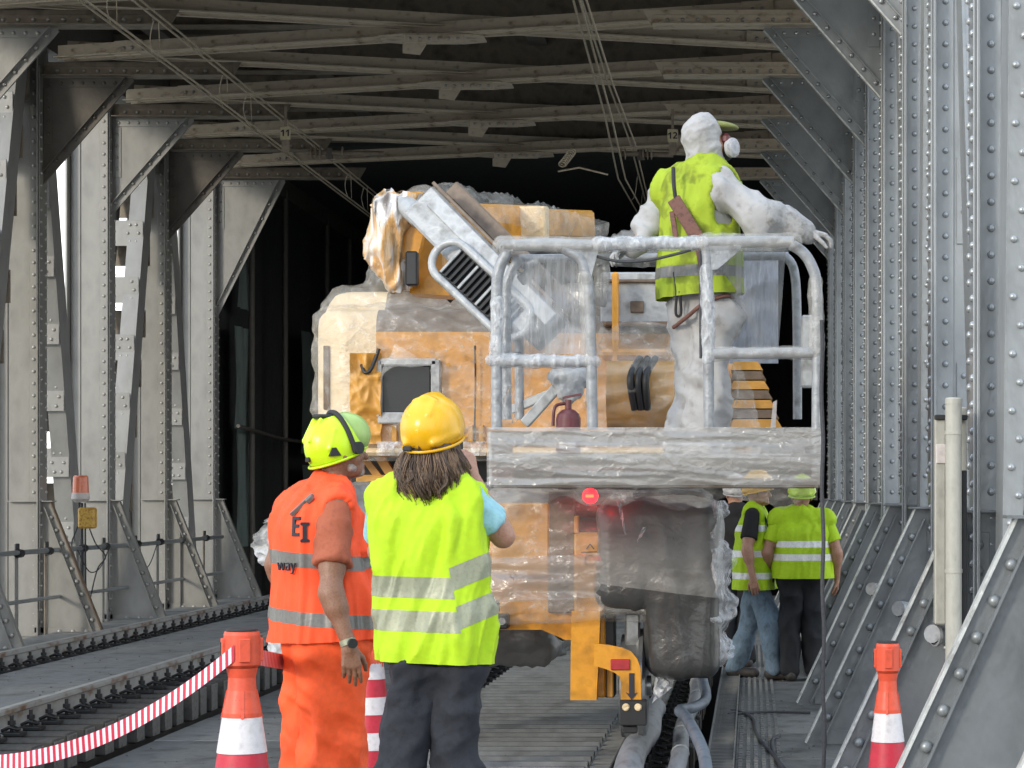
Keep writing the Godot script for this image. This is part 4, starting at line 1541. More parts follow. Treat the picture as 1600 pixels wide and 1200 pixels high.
func machine_body(root: Node3D):
	var D := 14.4
	# the housing: front face, sloping top, rounded left corner
	var f := Field.new(Vector3(-2.95, 1.68, -17.4), Vector3(0.15, 3.2, -14.0), 0.045)
	f.rbox(Vector3(-1.40, 2.30, -15.7), Vector3(1.40, 0.47, 1.28), 0.07)
	f.rbox(Vector3(-1.44, 2.62, -15.95), Vector3(1.34, 0.30, 1.14), 0.12, Basis.IDENTITY, 0.10)
	f.cut(Vector3(0.10, 0.72, 0.69).normalized(), Vector3(0.10, 0.72, 0.69).normalized().dot(Vector3(-2.6, 2.72, -14.42)))
	f.cut(Vector3(-0.75, 0.0, 0.66).normalized(), Vector3(-0.75, 0.0, 0.66).normalized().dot(Vector3(-2.62, 2.4, -14.44)))
	var d := f.mesh()
	Field.relax(d, 2)
	var sp := Field.clip(d, Vector3(1, 0, 0), -2.38)
	var sp2 := Field.clip(sp[1], Vector3(0, 1, 0), 2.62)
	fpart(root, "housing", sp2[0], "machine_yellow")
	fpart(root, "housing_roof", sp2[1], "machine_brown")
	fpart(root, "sunlit_corner", sp[0], "machine_cream")  # corner of the housing; the cream colour stands for sunlight on it
	# window with its frame, and the film bridging the corner above it
	var m := MB.new()
	blk(m, 596, 571, 673, 645, D - 0.03, 0.05, 0.008)
	var win := wpart(root, "window", m, "window_black")
	m = MB.new()
	for q in [[588, 562, 597, 652], [673, 562, 688, 640], [590, 644, 690, 662], [592, 560, 682, 571]]:
		blk(m, q[0], q[1], q[2], q[3], D - 0.05, 0.06, 0.008)
	wpart(win, "frame", m, "machine_white")
	# louvre fins below the window, door seam, handle
	for i in 9:
		m = MB.new()
		blk(m, 612 + i * 17, 664, 620 + i * 17, 690, D - 0.03, 0.04, 0.004)
		wpart(root, "vent_fin", m, "machine_ochre")
	m = MB.new()
	m.tube([P(742, 540, D - 0.022), P(743, 600, D - 0.022), P(741, 690, D - 0.022)], 0.006, 5)
	wpart(root, "door_seam", m, "black_part")
	m = MB.new()
	m.tube(smoothed([P(565, 570, D - 0.06), P(570, 582, D - 0.09), P(579, 578, D - 0.09), P(586, 562, D - 0.07), P(592, 545, D - 0.06)], 5), 0.012, 6)
	wpart(root, "door_handle", m, "black_part")
	# dark lamp recess on the left corner with a white bundle in it
	m = MB.new()
	blk(m, 505, 540, 514, 640, D + 0.10, 0.06, 0.004)
	wpart(root, "lamp_recess", m, "machine_brown")
	# sill and chassis plate under the housing
	m = MB.new()
	blk(m, 500, 700, 1120, 712, D - 0.05, 2.0, 0.02)
	wpart(root, "sill", m, "machine_cream")
	m = MB.new()
	blk(m, 545, 712, 1100, 760, D + 0.5, 1.5, 0.02)
	wpart(root, "chassis", m, "black_part")
	m = MB.new()
	slab(m, [[583, 712], [600, 712], [622, 748], [606, 748]], D + 0.2, 0.06)
	slab(m, [[560, 712], [572, 712], [600, 748], [586, 748]], D + 0.2, 0.06)
	slab(m, [[640, 712], [652, 712], [640, 748], [628, 748]], D + 0.2, 0.06)
	blk(m, 556, 742, 690, 756, D + 0.1, 0.2, 0.01)
	wpart(root, "turntable_rib", m, "machine_ochre")
	for q in [[[700, 470], [735, 440], [770, 460], [800, 520]], [[712, 468], [745, 432], [782, 452], [815, 520]], [[660, 455], [690, 430], [720, 440]]]:
		m = MB.new()
		var hp := []
		for e in q:
			hp.append(P(e[0], e[1], D - 0.3))
		m.tube(smoothed(hp, 6), 0.022, 8)
		wpart(root, "hydraulic_hose", m, "black_part")
	for q in [[700, 570], [700, 640], [730, 560], [730, 680], [755, 560], [755, 680], [560, 700], [690, 700]]:
		m = MB.new()
		m.cyl(P(q[0], q[1], D - 0.02), P(q[0], q[1], D - 0.034), 0.014, 6)
		wpart(root, "bolt_head", m, "machine_ochre")
	# stretch film over the whole housing
	f = Field.new(Vector3(-3.05, 1.62, -17.5), Vector3(0.3, 3.3, -13.85), 0.035)
	f.rbox(Vector3(-1.40, 2.28, -15.7), Vector3(1.415, 0.50, 1.31), 0.08)
	f.rbox(Vector3(-1.44, 2.63, -15.95), Vector3(1.355, 0.31, 1.15), 0.12, Basis.IDENTITY, 0.10)
	f.cut(Vector3(0.10, 0.72, 0.69).normalized(), Vector3(0.10, 0.72, 0.69).normalized().dot(Vector3(-2.6, 2.72, -14.39)))
	f.cut(Vector3(-0.75, 0.0, 0.66).normalized(), Vector3(-0.75, 0.0, 0.66).normalized().dot(Vector3(-2.63, 2.4, -14.425)))
	f.ell(Vector3(-2.25, 2.98, -15.0), Vector3(0.30, 0.16, 0.3), Basis.IDENTITY, 0.08)
	f.rbox(P(634, 606, D - 0.05), Vector3(0.175, 0.165, 0.16), 0.02, Basis.IDENTITY, 0.0, 1)
	d = f.mesh()
	# tension folds running down to the right, and finer crinkles
	Field.pleat(d, crumple(71, 1.0), 0.034, Basis.from_scale(Vector3(0.45, 3.4, 0.45)) * Basis(Vector3.BACK, 0.42))
	Field.pleat(d, crumple(73, 2.0), 0.018, Basis.from_scale(Vector3(0.5, 3.0, 0.8)) * Basis(Vector3.BACK, 0.75))
	Field.ripple(d, crumple(72, 4.0), 0.010, Vector3(1.0, 1.0, 1.0))
	d = Field.clip(d, Vector3(0, -1, 0), -1.80)[0]
	fpart(root, "film_wrap", d, "film")
	# crumpled panels of the film on the left half of the front
	for q in [[548, 552, 596, 694, 81, "machine_ochre"], [590, 690, 760, 712, 83, "film_white"]]:
		m = film_sheet(P(q[0], q[3], D - 0.05), P(q[2], q[3], D - 0.05), P(q[2], q[1], D - 0.05), P(q[0], q[1], D - 0.05), 0.05, q[4], 26, 34, 4.5)
		wpart(root, "film_fold", m, q[5])
	m = film_sheet(P(590, 600, D - 0.12), P(600, 575, D - 0.16), P(676, 572, D - 0.16), P(620, 538, D - 0.07), 0.02, 84, 16, 16, 4.0)
	wpart(root, "film_fold", m, "film")

func machine_boom(root: Node3D):
	# upper boom lying back over the housing, in two sections
	var m := MB.new()
	m.bar(P(672, 350, 14.2), P(828, 352, 15.6), 0.22, 0.26, Vector3.UP, 0.02)
	var b := wpart(root, "rear_boom", m, "machine_yellow")
	m = MB.new()
	m.bar(P(826, 350, 15.5), P(912, 352, 16.2), 0.20, 0.20, Vector3.UP, 0.02)
	wpart(b, "boom_section", m, "machine_ochre")
	m = MB.new()
	m.bar(P(817, 352, 15.2), P(824, 352, 15.35), 0.30, 0.25, Vector3.UP, 0.01)
	wpart(b, "collar", m, "machine_cream")
	var tx := wpart(b, "number", text("6", 0.12), "print_dark")
	tx.position = P(820, 353, 15.07) - root.position
	var f := Field.new(P(640, 400, 16.6), P(930, 280, 13.9) + Vector3(0.3, 0, 0), 0.03)
	f.cap(P(665, 338, 14.2), P(760, 335, 14.9), 0.17, 0.22, 0.0)
	f.cap(P(760, 345, 14.9), P(915, 348, 16.2), 0.21, 0.15, 0.08)
	f.ell(P(880, 328, 16.0), Vector3(0.26, 0.10, 0.2), Basis.IDENTITY, 0.05)
	var d := f.mesh()
	Field.ripple(d, crumple(91, 3.5), 0.035)
	fpart(b, "film_wrap", d, "film")
	# knuckle: wrapped yoke on the left, pin and yellow link inside
	m = MB.new()
	slab(m, [[640, 300], [660, 300], [668, 340], [640, 450], [618, 446], [598, 400], [600, 345]], 13.5, 0.10)
	var kn := wpart(root, "boom_knuckle", m, "machine_yellow")
	m = MB.new()
	slab(m, [[650, 350], [690, 360], [692, 440], [648, 448], [640, 400]], 13.75, 0.25)
	wpart(kn, "link", m, "machine_ochre")
	m = MB.new()
	blk(m, 633, 392, 652, 446, 13.42, 0.08, 0.01)
	wpart(kn, "gap", m, "black_part")
	m = MB.new()
	m.cyl(P(632, 318, 13.45), P(658, 342, 13.3), 0.065, 14)
	wpart(kn, "pin", m, "machine_grey")
	m = MB.new()
	slab(m, [[640, 440], [690, 425], [712, 452], [700, 462], [640, 458]], 13.6, 0.3)
	wpart(kn, "foot_plate", m, "machine_yellow")
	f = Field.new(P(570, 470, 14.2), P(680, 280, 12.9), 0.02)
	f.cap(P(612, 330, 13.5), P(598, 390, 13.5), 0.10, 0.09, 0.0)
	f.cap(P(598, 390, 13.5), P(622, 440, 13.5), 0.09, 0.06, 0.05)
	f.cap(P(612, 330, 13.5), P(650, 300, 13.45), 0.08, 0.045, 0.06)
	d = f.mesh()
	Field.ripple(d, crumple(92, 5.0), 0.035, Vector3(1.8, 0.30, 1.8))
	fpart(kn, "film_wrap", d, "wrap_reflection")
	# jib: pale box beam sloping down to the basket, cable chain in a rounded trough on its side
	var a := P(662, 322, 13.2)
	var e := P(850, 512, 12.7)
	var ax := (e - a).normalized()
	var side := Vector3(0, 0, 1)
	var upv := side.cross(ax).normalized()
	if upv.y < 0:
		upv = -upv
	m = MB.new()
	m.bar(a - Vector3(0, 0, 0.14), e - Vector3(0, 0, 0.14), 0.28, 0.24, upv, 0.015)
	var jib := wpart(root, "jib", m, "machine_white")
	m = MB.new()
	m.bar(a - Vector3(0, 0, 0.14) + upv * 0.135, e - Vector3(0, 0, 0.14) + upv * 0.135, 0.30, 0.02, upv, 0.004)
	m.bar(a - Vector3(0, 0, 0.30) + upv * 0.19, e - Vector3(0, 0, 0.30) + upv * 0.19, 0.10, 0.10, upv, 0.01)
	wpart(jib, "top_cover", m, "machine_brown")
	m = MB.new()
	m.bar(a + ax * 0.02 + Vector3(0, 0, 0.02) + upv * 0.06, e + Vector3(0, 0, 0.02) + upv * 0.06, 0.02, 0.09, upv, 0.004)
	wpart(jib, "label_strip", m, "machine_grey")
	# the trough: an oval ring and its rungs
	var c0 := P(704, 408, 12.95)
	var c1 := P(800, 498, 12.75)
	var ca := (c1 - c0).normalized()
	var cu := Vector3(0, 0, 1).cross(ca).normalized()
	var ring := []
	for i in 13:
		var t := PI * 0.5 + PI * i / 12.0
		ring.append(c0 + ca * cos(t) * 0.115 + cu * sin(t) * 0.115)
	for i in 13:
		var t := -PI * 0.5 + PI * i / 12.0
		ring.append(c1 + ca * cos(t) * 0.115 + cu * sin(t) * 0.115)
	ring.append(ring[0])
	m = MB.new()
	m.tube(ring, 0.024, 8, false)
	var tr := wpart(root, "cable_trough", m, "machine_white")
	m = MB.new()
	m.bar(c0 - Vector3(0, 0, 0.05), c1 - Vector3(0, 0, 0.05), 0.20, 0.05, Vector3(0, 0, 1))
	wpart(tr, "back_plate", m, "black_part")
	for i in 15:
		var c := c0.lerp(c1, i / 14.0) + Vector3(0, 0, -0.01)
		m = MB.new()
		m.bar(c - cu * 0.085, c + cu * 0.085, 0.016, 0.03, Vector3(0, 0, 1), 0.003)
		wpart(tr, "rung", m, "machine_grey" if i % 4 == 0 else "black_part")
	m = MB.new()
	m.bar(P(800, 640, 13.0), P(868, 612, 12.9), 0.05, 0.06, Vector3(0, 0, 1), 0.006)
	m.bar(P(820, 662, 12.95), P(870, 606, 12.9), 0.06, 0.06, Vector3(0, 0, 1), 0.006)
	wpart(root, "jib_strut", m, "machine_grey")

func machine_rear(root: Node3D):
	var D := 13.2
	# grey tarpaulin bundles hanging over the wheels at the left
	var f := Field.new(Vector3(-2.95, 0.35, -15.2), Vector3(-1.2, 1.85, -13.4), 0.035)
	f.rbox(Vector3(-2.02, 1.32, -14.3), Vector3(0.80, 0.30, 0.55), 0.12)
	f.ell(Vector3(-2.55, 1.05, -14.2), Vector3(0.22, 0.45, 0.40), Basis.IDENTITY, 0.1)
	f.rbox(Vector3(-1.75, 0.92, -14.4), Vector3(0.55, 0.35, 0.45), 0.1, Basis.IDENTITY, 0.08)
	var d := f.mesh()
	Field.ripple(d, crumple(101, 2.2), 0.05, Vector3(1.0, 2.4, 1.0))
	Field.ripple(d, crumple(102, 5.0), 0.018, Vector3(1.0, 2.0, 1.0))
	fpart(root, "wheel_tarpaulin", d, "tarp_grey")
	var m := film_sheet(P(405, 850, 14.0), P(436, 905, 13.9), P(470, 775, 13.7), P(428, 800, 13.7), 0.09, 103, 20, 20, 5.0)
	wpart(root, "film_fold", m, "bag_white")
	f = Field.new(P(418, 1050, 14.4), P(475, 985, 13.2), 0.015)
	f.ell(P(445, 1012, 13.8), Vector3(0.085, 0.10, 0.1))
	d = f.mesh()
	Field.ripple(d, crumple(104, 8.0), 0.03)
	fpart(root, "film_bundle", d, "bag_white")
	# yellow cross member with its sloping end, and rear plates
	m = MB.new()
	slab(m, [[600, 786], [896, 786], [896, 1000], [884, 1000], [846, 984], [780, 984], [600, 984]], D, 0.35)
	var cm := wpart(root, "cross_member", m, "machine_yellow")
	m = MB.new()
	blk(m, 768, 786, 858, 900, D - 0.06, 0.06, 0.01)
	wpart(cm, "cover_plate", m, "machine_ochre")
	m = MB.new()
	blk(m, 762, 960, 794, 983, D - 0.14, 0.12, 0.01)
	m.cyl(P(773, 955, D - 0.1), P(773, 938, D - 0.1), 0.03, 10)
	wpart(cm, "bump_stop", m, "black_part")
	m = MB.new()
	m.cyl(P(784, 971, D - 0.145), P(784, 971, D - 0.155), 0.022, 10)
	wpart(cm, "bolt_head", m, "machine_white")
	m = MB.new()
	blk(m, 860, 765, 985, 960, D + 0.1, 0.3, 0.02)
	wpart(root, "rear_housing", m, "machine_brown")
	m = MB.new()
	blk(m, 856, 768, 899, 958, D - 0.05, 0.05, 0.008)
	wpart(root, "guard_plate", m, "machine_brown")
	# middle column with its lamp slot
	m = MB.new()
	blk(m, 897, 832, 944, 962, D - 0.10, 0.12, 0.012)
	for q in [[897, 806, 904, 834], [937, 806, 944, 834]]:
		blk(m, q[0], q[1], q[2], q[3], D - 0.10, 0.12, 0.006)
	var col := wpart(root, "middle_column", m, "machine_ochre")
	m = MB.new()
	blk(m, 906, 808, 936, 836, D - 0.03, 0.05, 0.004)
	wpart(col, "lamp_slot", m, "black_part")
	m = MB.new()
	var ring := []
	for i in 25:
		ring.append(P(922, 876, D - 0.103) + Vector3(cos(TAU * i / 24.0), sin(TAU * i / 24.0), 0) * 0.030)
	m.tube(ring, 0.0025, 5, false)
	m.tube([P(908, 863, D - 0.103), P(934, 862, D - 0.103)], 0.0025, 5)
	m.tube([P(922, 850, D - 0.103), P(916, 858, D - 0.103)], 0.0025, 5)
	m.tube([P(922, 850, D - 0.103), P(928, 858, D - 0.103)], 0.0025, 5)
	wpart(col, "round_mark", m, "print_dark")
	var tx := wpart(col, "round_mark", text("1", 0.045), "print_dark")
	tx.position = P(922, 876, D - 0.102) - root.position
	# lower yellow leg plate, guide wheel and hooked guard
	m = MB.new()
	slab(m, [[893, 955], [938, 955], [936, 1010], [932, 1094], [891, 1094], [892, 1000]], D - 0.15, 0.12)
	blk(m, 932, 965, 946, 1090, D - 0.05, 0.25, 0.008)
	var leg := wpart(root, "guide_leg", m, "machine_yellow")
	m = MB.new()
	blk(m, 945, 960, 960, 1090, D - 0.02, 0.2, 0.006)
	wpart(leg, "recess", m, "black_part")
	m = MB.new()
	blk(m, 948, 1030, 958, 1090, D - 0.06, 0.1, 0.006)
	wpart(leg, "rib", m, "machine_ochre")
	m = MB.new()
	var wc := Vector3(-0.69, 0.47, -13.35)
	m.lathe([Vector2(0.05, -0.075), Vector2(0.29, -0.075), Vector2(0.335, -0.06), Vector2(0.335, -0.035), Vector2(0.305, -0.02), Vector2(0.30, 0.07), Vector2(0.27, 0.075), Vector2(0.05, 0.075)], Transform3D(Basis(Vector3.BACK, PI / 2), wc), 36)
	m.cyl(wc - Vector3(0.09, 0, 0), wc + Vector3(0.1, 0, 0), 0.06, 16)
	wpart(root, "guide_wheel", m, "wheel_steel")
	m = MB.new()
	blk(m, 976, 958, 1000, 1075, D - 0.02, 0.06, 0.012)
	wpart(root, "wheel_scraper", m, "wheel_steel")
	var hook := []
	for q in [[928, 1005], [952, 1008], [972, 1012], [986, 1018], [996, 1030], [1001, 1045], [1002, 1094], [970, 1094], [970, 1066], [968, 1057], [960, 1051], [948, 1046], [928, 1040]]:
		hook.append(q)
	m = MB.new()
	slab(m, hook, D - 0.30, 0.03)
	var gd := wpart(root, "hooked_guard", m, "machine_yellow")
	m = MB.new()
	blk(m, 954, 1030, 984, 1047, D - 0.315, 0.014, 0.004)
	wpart(gd, "red_reflector", m, "red_paint")
	m = MB.new()
	slab(m, [[983, 1052], [991, 1052], [991, 1084], [996, 1082], [987, 1094], [978, 1082], [983, 1084]], D - 0.306, 0.005)
	wpart(gd, "arrow_mark", m, "print_dark")
	m = MB.new()
	blk(m, 968, 1094, 1010, 1134, D - 0.34, 0.08, 0.006)
	blk(m, 972, 1134, 996, 1146, D - 0.30, 0.05, 0.006)
	var bb := wpart(gd, "rail_shoe", m, "black_part")
	for x in [978, 997]:
		m = MB.new()
		m.cyl(P(x, 1105, D - 0.335), P(x, 1105, D - 0.356), 0.016, 6)
		m.lathe([Vector2(0.0, 0.008), Vector2(0.02, 0.006), Vector2(0.022, 0.0)], Transform3D(Basis(Vector3.RIGHT, PI / 2), P(x, 1105, D - 0.342)), 12)
		wpart(gd, "bolt_head", m, "machine_cream")
	# black plastic bag over the right half, pale torn film along its edge
	f = Field.new(P(930, 1070, 14.3), P(1165, 765, 12.4) + Vector3(0.1, 0, 0), 0.022)
	f.rbox((P(945, 940, 13.35) + P(1118, 790, 13.35)) * 0.5 + Vector3(0, 0, 0), Vector3(0.335, 0.30, 0.42), 0.09)
	f.rbox((P(1020, 1045, 13.3) + P(1117, 900, 13.3)) * 0.5, Vector3(0.185, 0.28, 0.40), 0.06, Basis.IDENTITY, 0.05)
	d = f.mesh()
	Field.ripple(d, crumple(111, 1.0), 0.04, Vector3(1.6, 0.5, 1.0))
	Field.ripple(d, crumple(112, 2.5), 0.010, Vector3(1.6, 0.6, 1))
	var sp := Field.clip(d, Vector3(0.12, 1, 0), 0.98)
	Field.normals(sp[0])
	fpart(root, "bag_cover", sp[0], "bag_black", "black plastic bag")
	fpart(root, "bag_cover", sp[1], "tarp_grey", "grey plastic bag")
	var tn := noise(116, 1.0, FastNoiseLite.TYPE_SIMPLEX_SMOOTH, 3)
	var cn := crumple(117, 5.0)
	m = sheet(22, 90, func(u, v):
		var w: float = 14.0 + 26.0 * clampf(tn.get_noise_1d(v * 3.0) + 0.35, 0.1, 1.0) + 22.0 * exp(-pow((v - 0.66) / 0.12, 2.0)) + 6.0 * tn.get_noise_1d(v * 14.0 + 9.0)
		var p := P(1110 + u * w + 8.0 * tn.get_noise_1d(v * 5.0 + 40.0), 782 + v * 262, 12.95)
		return p + Vector3(0.0, 0, -0.16 * u * u + 0.07 * cn.get_noise_3d(p.x, p.y * 0.7, 0.0)))
	wpart(root, "torn_film", m, "film_white")
	m = film_sheet(P(1022, 1060, 13.0), P(1018, 1100, 12.9), P(1050, 1075, 13.0), P(1056, 1045, 13.1), 0.04, 115, 14, 14, 8.0)
	wpart(root, "torn_film", m, "film_white")
	for q in [[963, 782, 976, 835], [1004, 824, 994, 848]]:
		m = sheet(4, 10, func(u, v): return P(q[0] + (q[2] - q[0]) * v + u * 7.0 * (1.0 - v * 0.6), q[1] + (q[3] - q[1]) * v, 12.82 - 0.02 * sin(v * 9.0 + u * 3.0)))
		wpart(root, "torn_film", m, "film_white")
	# stretch film wound round the rear
	f = Field.new(P(745, 985, 14.0), P(1140, 765, 12.5) + Vector3(0.1, 0.05, 0), 0.024)
	f.rbox(P(940, 868, 13.38), Vector3(0.66, 0.36, 0.42), 0.08)
	d = f.mesh()
	Field.ripple(d, crumple(121, 1.2), 0.035, Vector3(0.5, 9.0, 0.5))
	Field.ripple(d, crumple(122, 4.0), 0.014, Vector3(0.6, 2.5, 0.6))
	d = Field.clip(d, Vector3(0, 0, -1), 13.34)[0]
	sp = band(d, Vector3(-0.05, 1, 0), 1.05, 1.30)
	fpart(root, "film_band", sp[0], "film_kick")
	fpart(root, "film_wrap", sp[1], "film")
	# the red lamp: a lens that glows through the film
	var lp := MB.new()
	var c := P(922, 775, 12.78)
	lp.lathe([Vector2(0.045, -0.02), Vector2(0.045, 0.0), Vector2(0.036, 0.02), Vector2(0.02, 0.03), Vector2(0.0, 0.033)], Transform3D(Basis(Vector3.RIGHT, PI / 2), c), 20)
	var lens := wpart(root, "tail_lamp", lp, "lamp_red")
	lp = MB.new()
	lp.cbox(c + Vector3(0, 0, 0.034), Vector3(0.045, 0.016, 0.006), 0.002)
	wpart(lens, "filament", lp, "lamp_core")
	var ol := OmniLight3D.new()
	ol.name = "tail_lamp_light"
	ol.light_color = Color(1.0, 0.08, 0.18)
	ol.light_energy = 0.012
	ol.light_size = 0.04
	ol.omni_range = 6.0
	ol.omni_attenuation = 2.0
	ol.shadow_enabled = true
	ol.position = c + Vector3(0, 0, 0.09)
	add_child(ol)

func machine_basket(root: Node3D):
	var D := 11.9
	var B := 12.95
	var bk := Node3D.new()
	bk.name = "work_basket"
	bk.set_meta("label", "grey tubular work basket wrapped in plastic film")
	root.add_child(bk)
	var r := 0.030
	var m := MB.new()
	# floor tray and kick boards
	m.cbox(Vector3(-0.505, 1.79, -(D + B) * 0.5), Vector3(1.70, 0.03, B - D - 0.06), 0.006)
	wpart(bk, "floor_plate", m, "machine_grey")
	m = MB.new()
	var kx0 := P(766, 0, D).x
	var kx1 := P(1282, 0, D).x
	for q in [[Vector3((kx0 + kx1) * 0.5, 1.775, -D), Vector3(kx1 - kx0, 0.29, 0.02)], [Vector3((kx0 + kx1) * 0.5, 1.775, -B), Vector3(kx1 - kx0, 0.29, 0.02)]]:
		for e in [-0.125, -0.02, 0.118]:
			m = MB.new()
			m.cbox(q[0] + Vector3(0, e, 0), Vector3(q[1].x, 0.05 if e < 0.1 else 0.06, q[1].z), 0.005)
			wpart(bk, "kick_rail", m, "kick_steel")
	for x in [kx0, kx1]:
		m = MB.new()
		m.cbox(Vector3(x, 1.775, -(D + B) * 0.5), Vector3(0.02, 0.29, B - D - 0.05), 0.005)
		wpart(bk, "kick_board", m, "machine_grey")
	# film wound round the kick boards, hanging a little below
	var ns := crumple(131, 2.0)
	for s in 2:
		m = sheet(80, 40, func(u, v):
			var p := P(762 + u * 522, 668 + v * 90, D)
			return Vector3(p.x, p.y, -D + 0.030 + 0.010 * ns.get_noise_3d(p.x * 0.5, p.y * 5.0 + p.x * 0.25, s * 3.0) + 0.01 * sin(v * PI)))
		if s == 0:
			wpart(bk, "film_band", m, "film_kick")
	m = sheet(46, 10, func(u, v):
		var p := P(772 + u * 506, 757 + v * (28.0 + 7.0 * sin(u * 23.0) + 4.0 * sin(u * 51.0)), D)
		return Vector3(p.x, p.y, -D + 0.01 - v * 0.10 + 0.035 * ns.get_noise_3d(p.x * 3.0, p.y * 3.0, 9.0)))
	wpart(bk, "film_skirt", m, "film")
	# front frames: left bay, right bay, each with rounded upper corners
	var frames := [
		[[776, 672], [776, 470], [779, 425], [790, 398], [800, 384], [925, 386]],
		[[926, 672], [921, 470], [914, 420], [905, 402], [880, 388]],
		[[1108, 672], [1106, 480], [1104, 400], [1098, 380]],
		[[1276, 745], [1277, 560], [1276, 450], [1268, 415], [1254, 394], [1236, 382]],
	]
	for fr in frames:
		var pts := []
		for q in fr:
			pts.append(P(q[0], q[1], D))
		m = MB.new()
		m.tube(smoothed(pts, 5), r, 10)
		wpart(bk, "post", m, "basket_tube")
	m = MB.new()
	m.tube(smoothed([P(783, 384, D), P(850, 381, D), P(925, 383, D), P(1000, 381, D), P(1100, 379, D), P(1180, 377, D), P(1240, 378, D)], 4), 0.030, 10)
	m.tube(smoothed([P(783, 384, D), P(786, 390, D + 0.4), P(792, 396, B)], 4), r, 10)
	wpart(bk, "top_rail", m, "basket_tube")
	for q in [[766, 563, 928, 565], [1112, 553, 1276, 551]]:
		m = MB.new()
		m.tube([P(q[0], q[1], D), P(q[2], q[3], D)], 0.029, 10)
		wpart(bk, "middle_rail", m, "basket_tube")
	# corner gussets under the top rail
	for q in [[[884, 374], [936, 374], [936, 386], [924, 432], [916, 432], [908, 408], [884, 392]], [[1098, 372], [1170, 372], [1150, 396], [1122, 420], [1102, 424]], [[778, 376], [800, 374], [802, 392], [786, 394]]]:
		m = MB.new()
		slab(m, q, D - 0.02, 0.02)
		wpart(bk, "corner_gusset", m, "basket_tube")
	# side frames going back
	for fr in [[[792, 655], [791, 470], [797, 430], [812, 404]], [[812, 655], [811, 480], [814, 440], [826, 415], [840, 408]], [[1246, 655], [1245, 480], [1240, 420], [1226, 400]]]:
		var pts := []
		for q in fr:
			pts.append(P(q[0], q[1], D + 0.45 if fr[0][0] < 800 else B))
		m = MB.new()
		m.tube(smoothed(pts, 5), 0.027, 10)
		wpart(bk, "post", m, "basket_tube")
	m = MB.new()
	m.tube([P(772, 563, D), P(812, 556, B)], 0.026, 8)
	m.tube([P(1276, 551, D), P(1246, 552, B)], 0.026, 8)
	wpart(bk, "middle_rail", m, "basket_tube")
	m = MB.new()
	m.tube([P(812, 404, B), P(1232, 400, B)], 0.026, 8)
	wpart(bk, "top_rail", m, "basket_tube")
	# film panels stretched across the bays
	m = film_sheet(P(786, 553, D + 0.10), P(920, 553, D + 0.10), P(908, 398, D + 0.10), P(800, 398, D + 0.10), 0.02, 141, 30, 30, 3.0)
	wpart(bk, "film_panel", m, "film_side")
	m = film_sheet(P(1114, 548, D + 0.5), P(1216, 548, D + 0.5), P(1228, 386, D + 0.2), P(1112, 386, D + 0.2), 0.02, 142, 30, 30, 3.0)
	wpart(bk, "film_panel", m, "film_side")
	m = film_sheet(P(780, 660, D + 0.3), P(800, 660, D + 0.5), P(830, 570, D + 0.5), P(780, 570, D + 0.1), 0.03, 143, 14, 14, 4.0)
	wpart(bk, "film_panel", m, "film_clear")
	m = film_sheet(P(1128, 668, D + 0.6), P(1190, 668, D + 0.9), P(1150, 570, D + 0.8), P(1140, 560, D + 0.6), 0.05, 144, 16, 16, 4.0)
	wpart(bk, "film_panel", m, "film")
	f_sleeves(bk, D)
	# slack chain across the open middle bay
	m = MB.new()
	m.tube(smoothed([P(930, 400, D), P(965, 408, D - 0.02), P(1010, 407, D - 0.03), P(1060, 396, D - 0.02), P(1098, 384, D)], 6), 0.008, 6)
	wpart(bk, "chain", m, "rope_dark")
	m = MB.new()
	m.tube([P(1094, 388, D - 0.01), P(1095, 560, D - 0.01)], 0.008, 6)
	wpart(bk, "gate_cord", m, "rope_dark")
	# work light inside the left bay
	m = MB.new()
	m.bar(P(812, 440, D + 0.25), P(830, 426, D + 0.25), 0.06, 0.05, Vector3(0, 0, 1), 0.008)
	wpart(bk, "work_light", m, "black_part")
	# wrapped control box at the right rear corner
	m = MB.new()
	blk(m, 1252, 492, 1274, 605, D + 0.5, 0.12, 0.01)
	wpart(bk, "control_box", m, "machine_grey")
	# films tied along the right post
	m = film_sheet(P(1276, 755, D + 0.0), P(1283, 755, D - 0.02), P(1283, 560, D - 0.02), P(1272, 560, D), 0.02, 146, 6, 30, 6.0)
	wpart(bk, "film_panel", m, "film_clear")

# film wound in rough sleeves round the rails
func f_sleeves(bk: Node3D, D: float):
	var runs := [[783, 383, 936, 383, 0.046], [936, 382, 1100, 380, 0.040], [1100, 379, 1240, 378, 0.048], [776, 560, 776, 470, 0.037], [921, 560, 914, 430, 0.038], [1107, 560, 1104, 420, 0.038], [1276, 545, 1274, 440, 0.040], [768, 563, 928, 565, 0.036], [1112, 553, 1276, 551, 0.036]]
	var i := 0
	for q in runs:
		var a := P(q[0], q[1], D)
		var b := P(q[2], q[3], D)
		var f := field([a, b], 0.09, 0.012)
		f.cap(a, b, q[4], q[4] * 0.92)
		var d := f.mesh()
		Field.ripple(d, crumple(160 + i, 5.0), 0.008)
		fpart(bk, "film_sleeve", d, "film_white" if i % 2 else "film")
		i += 1

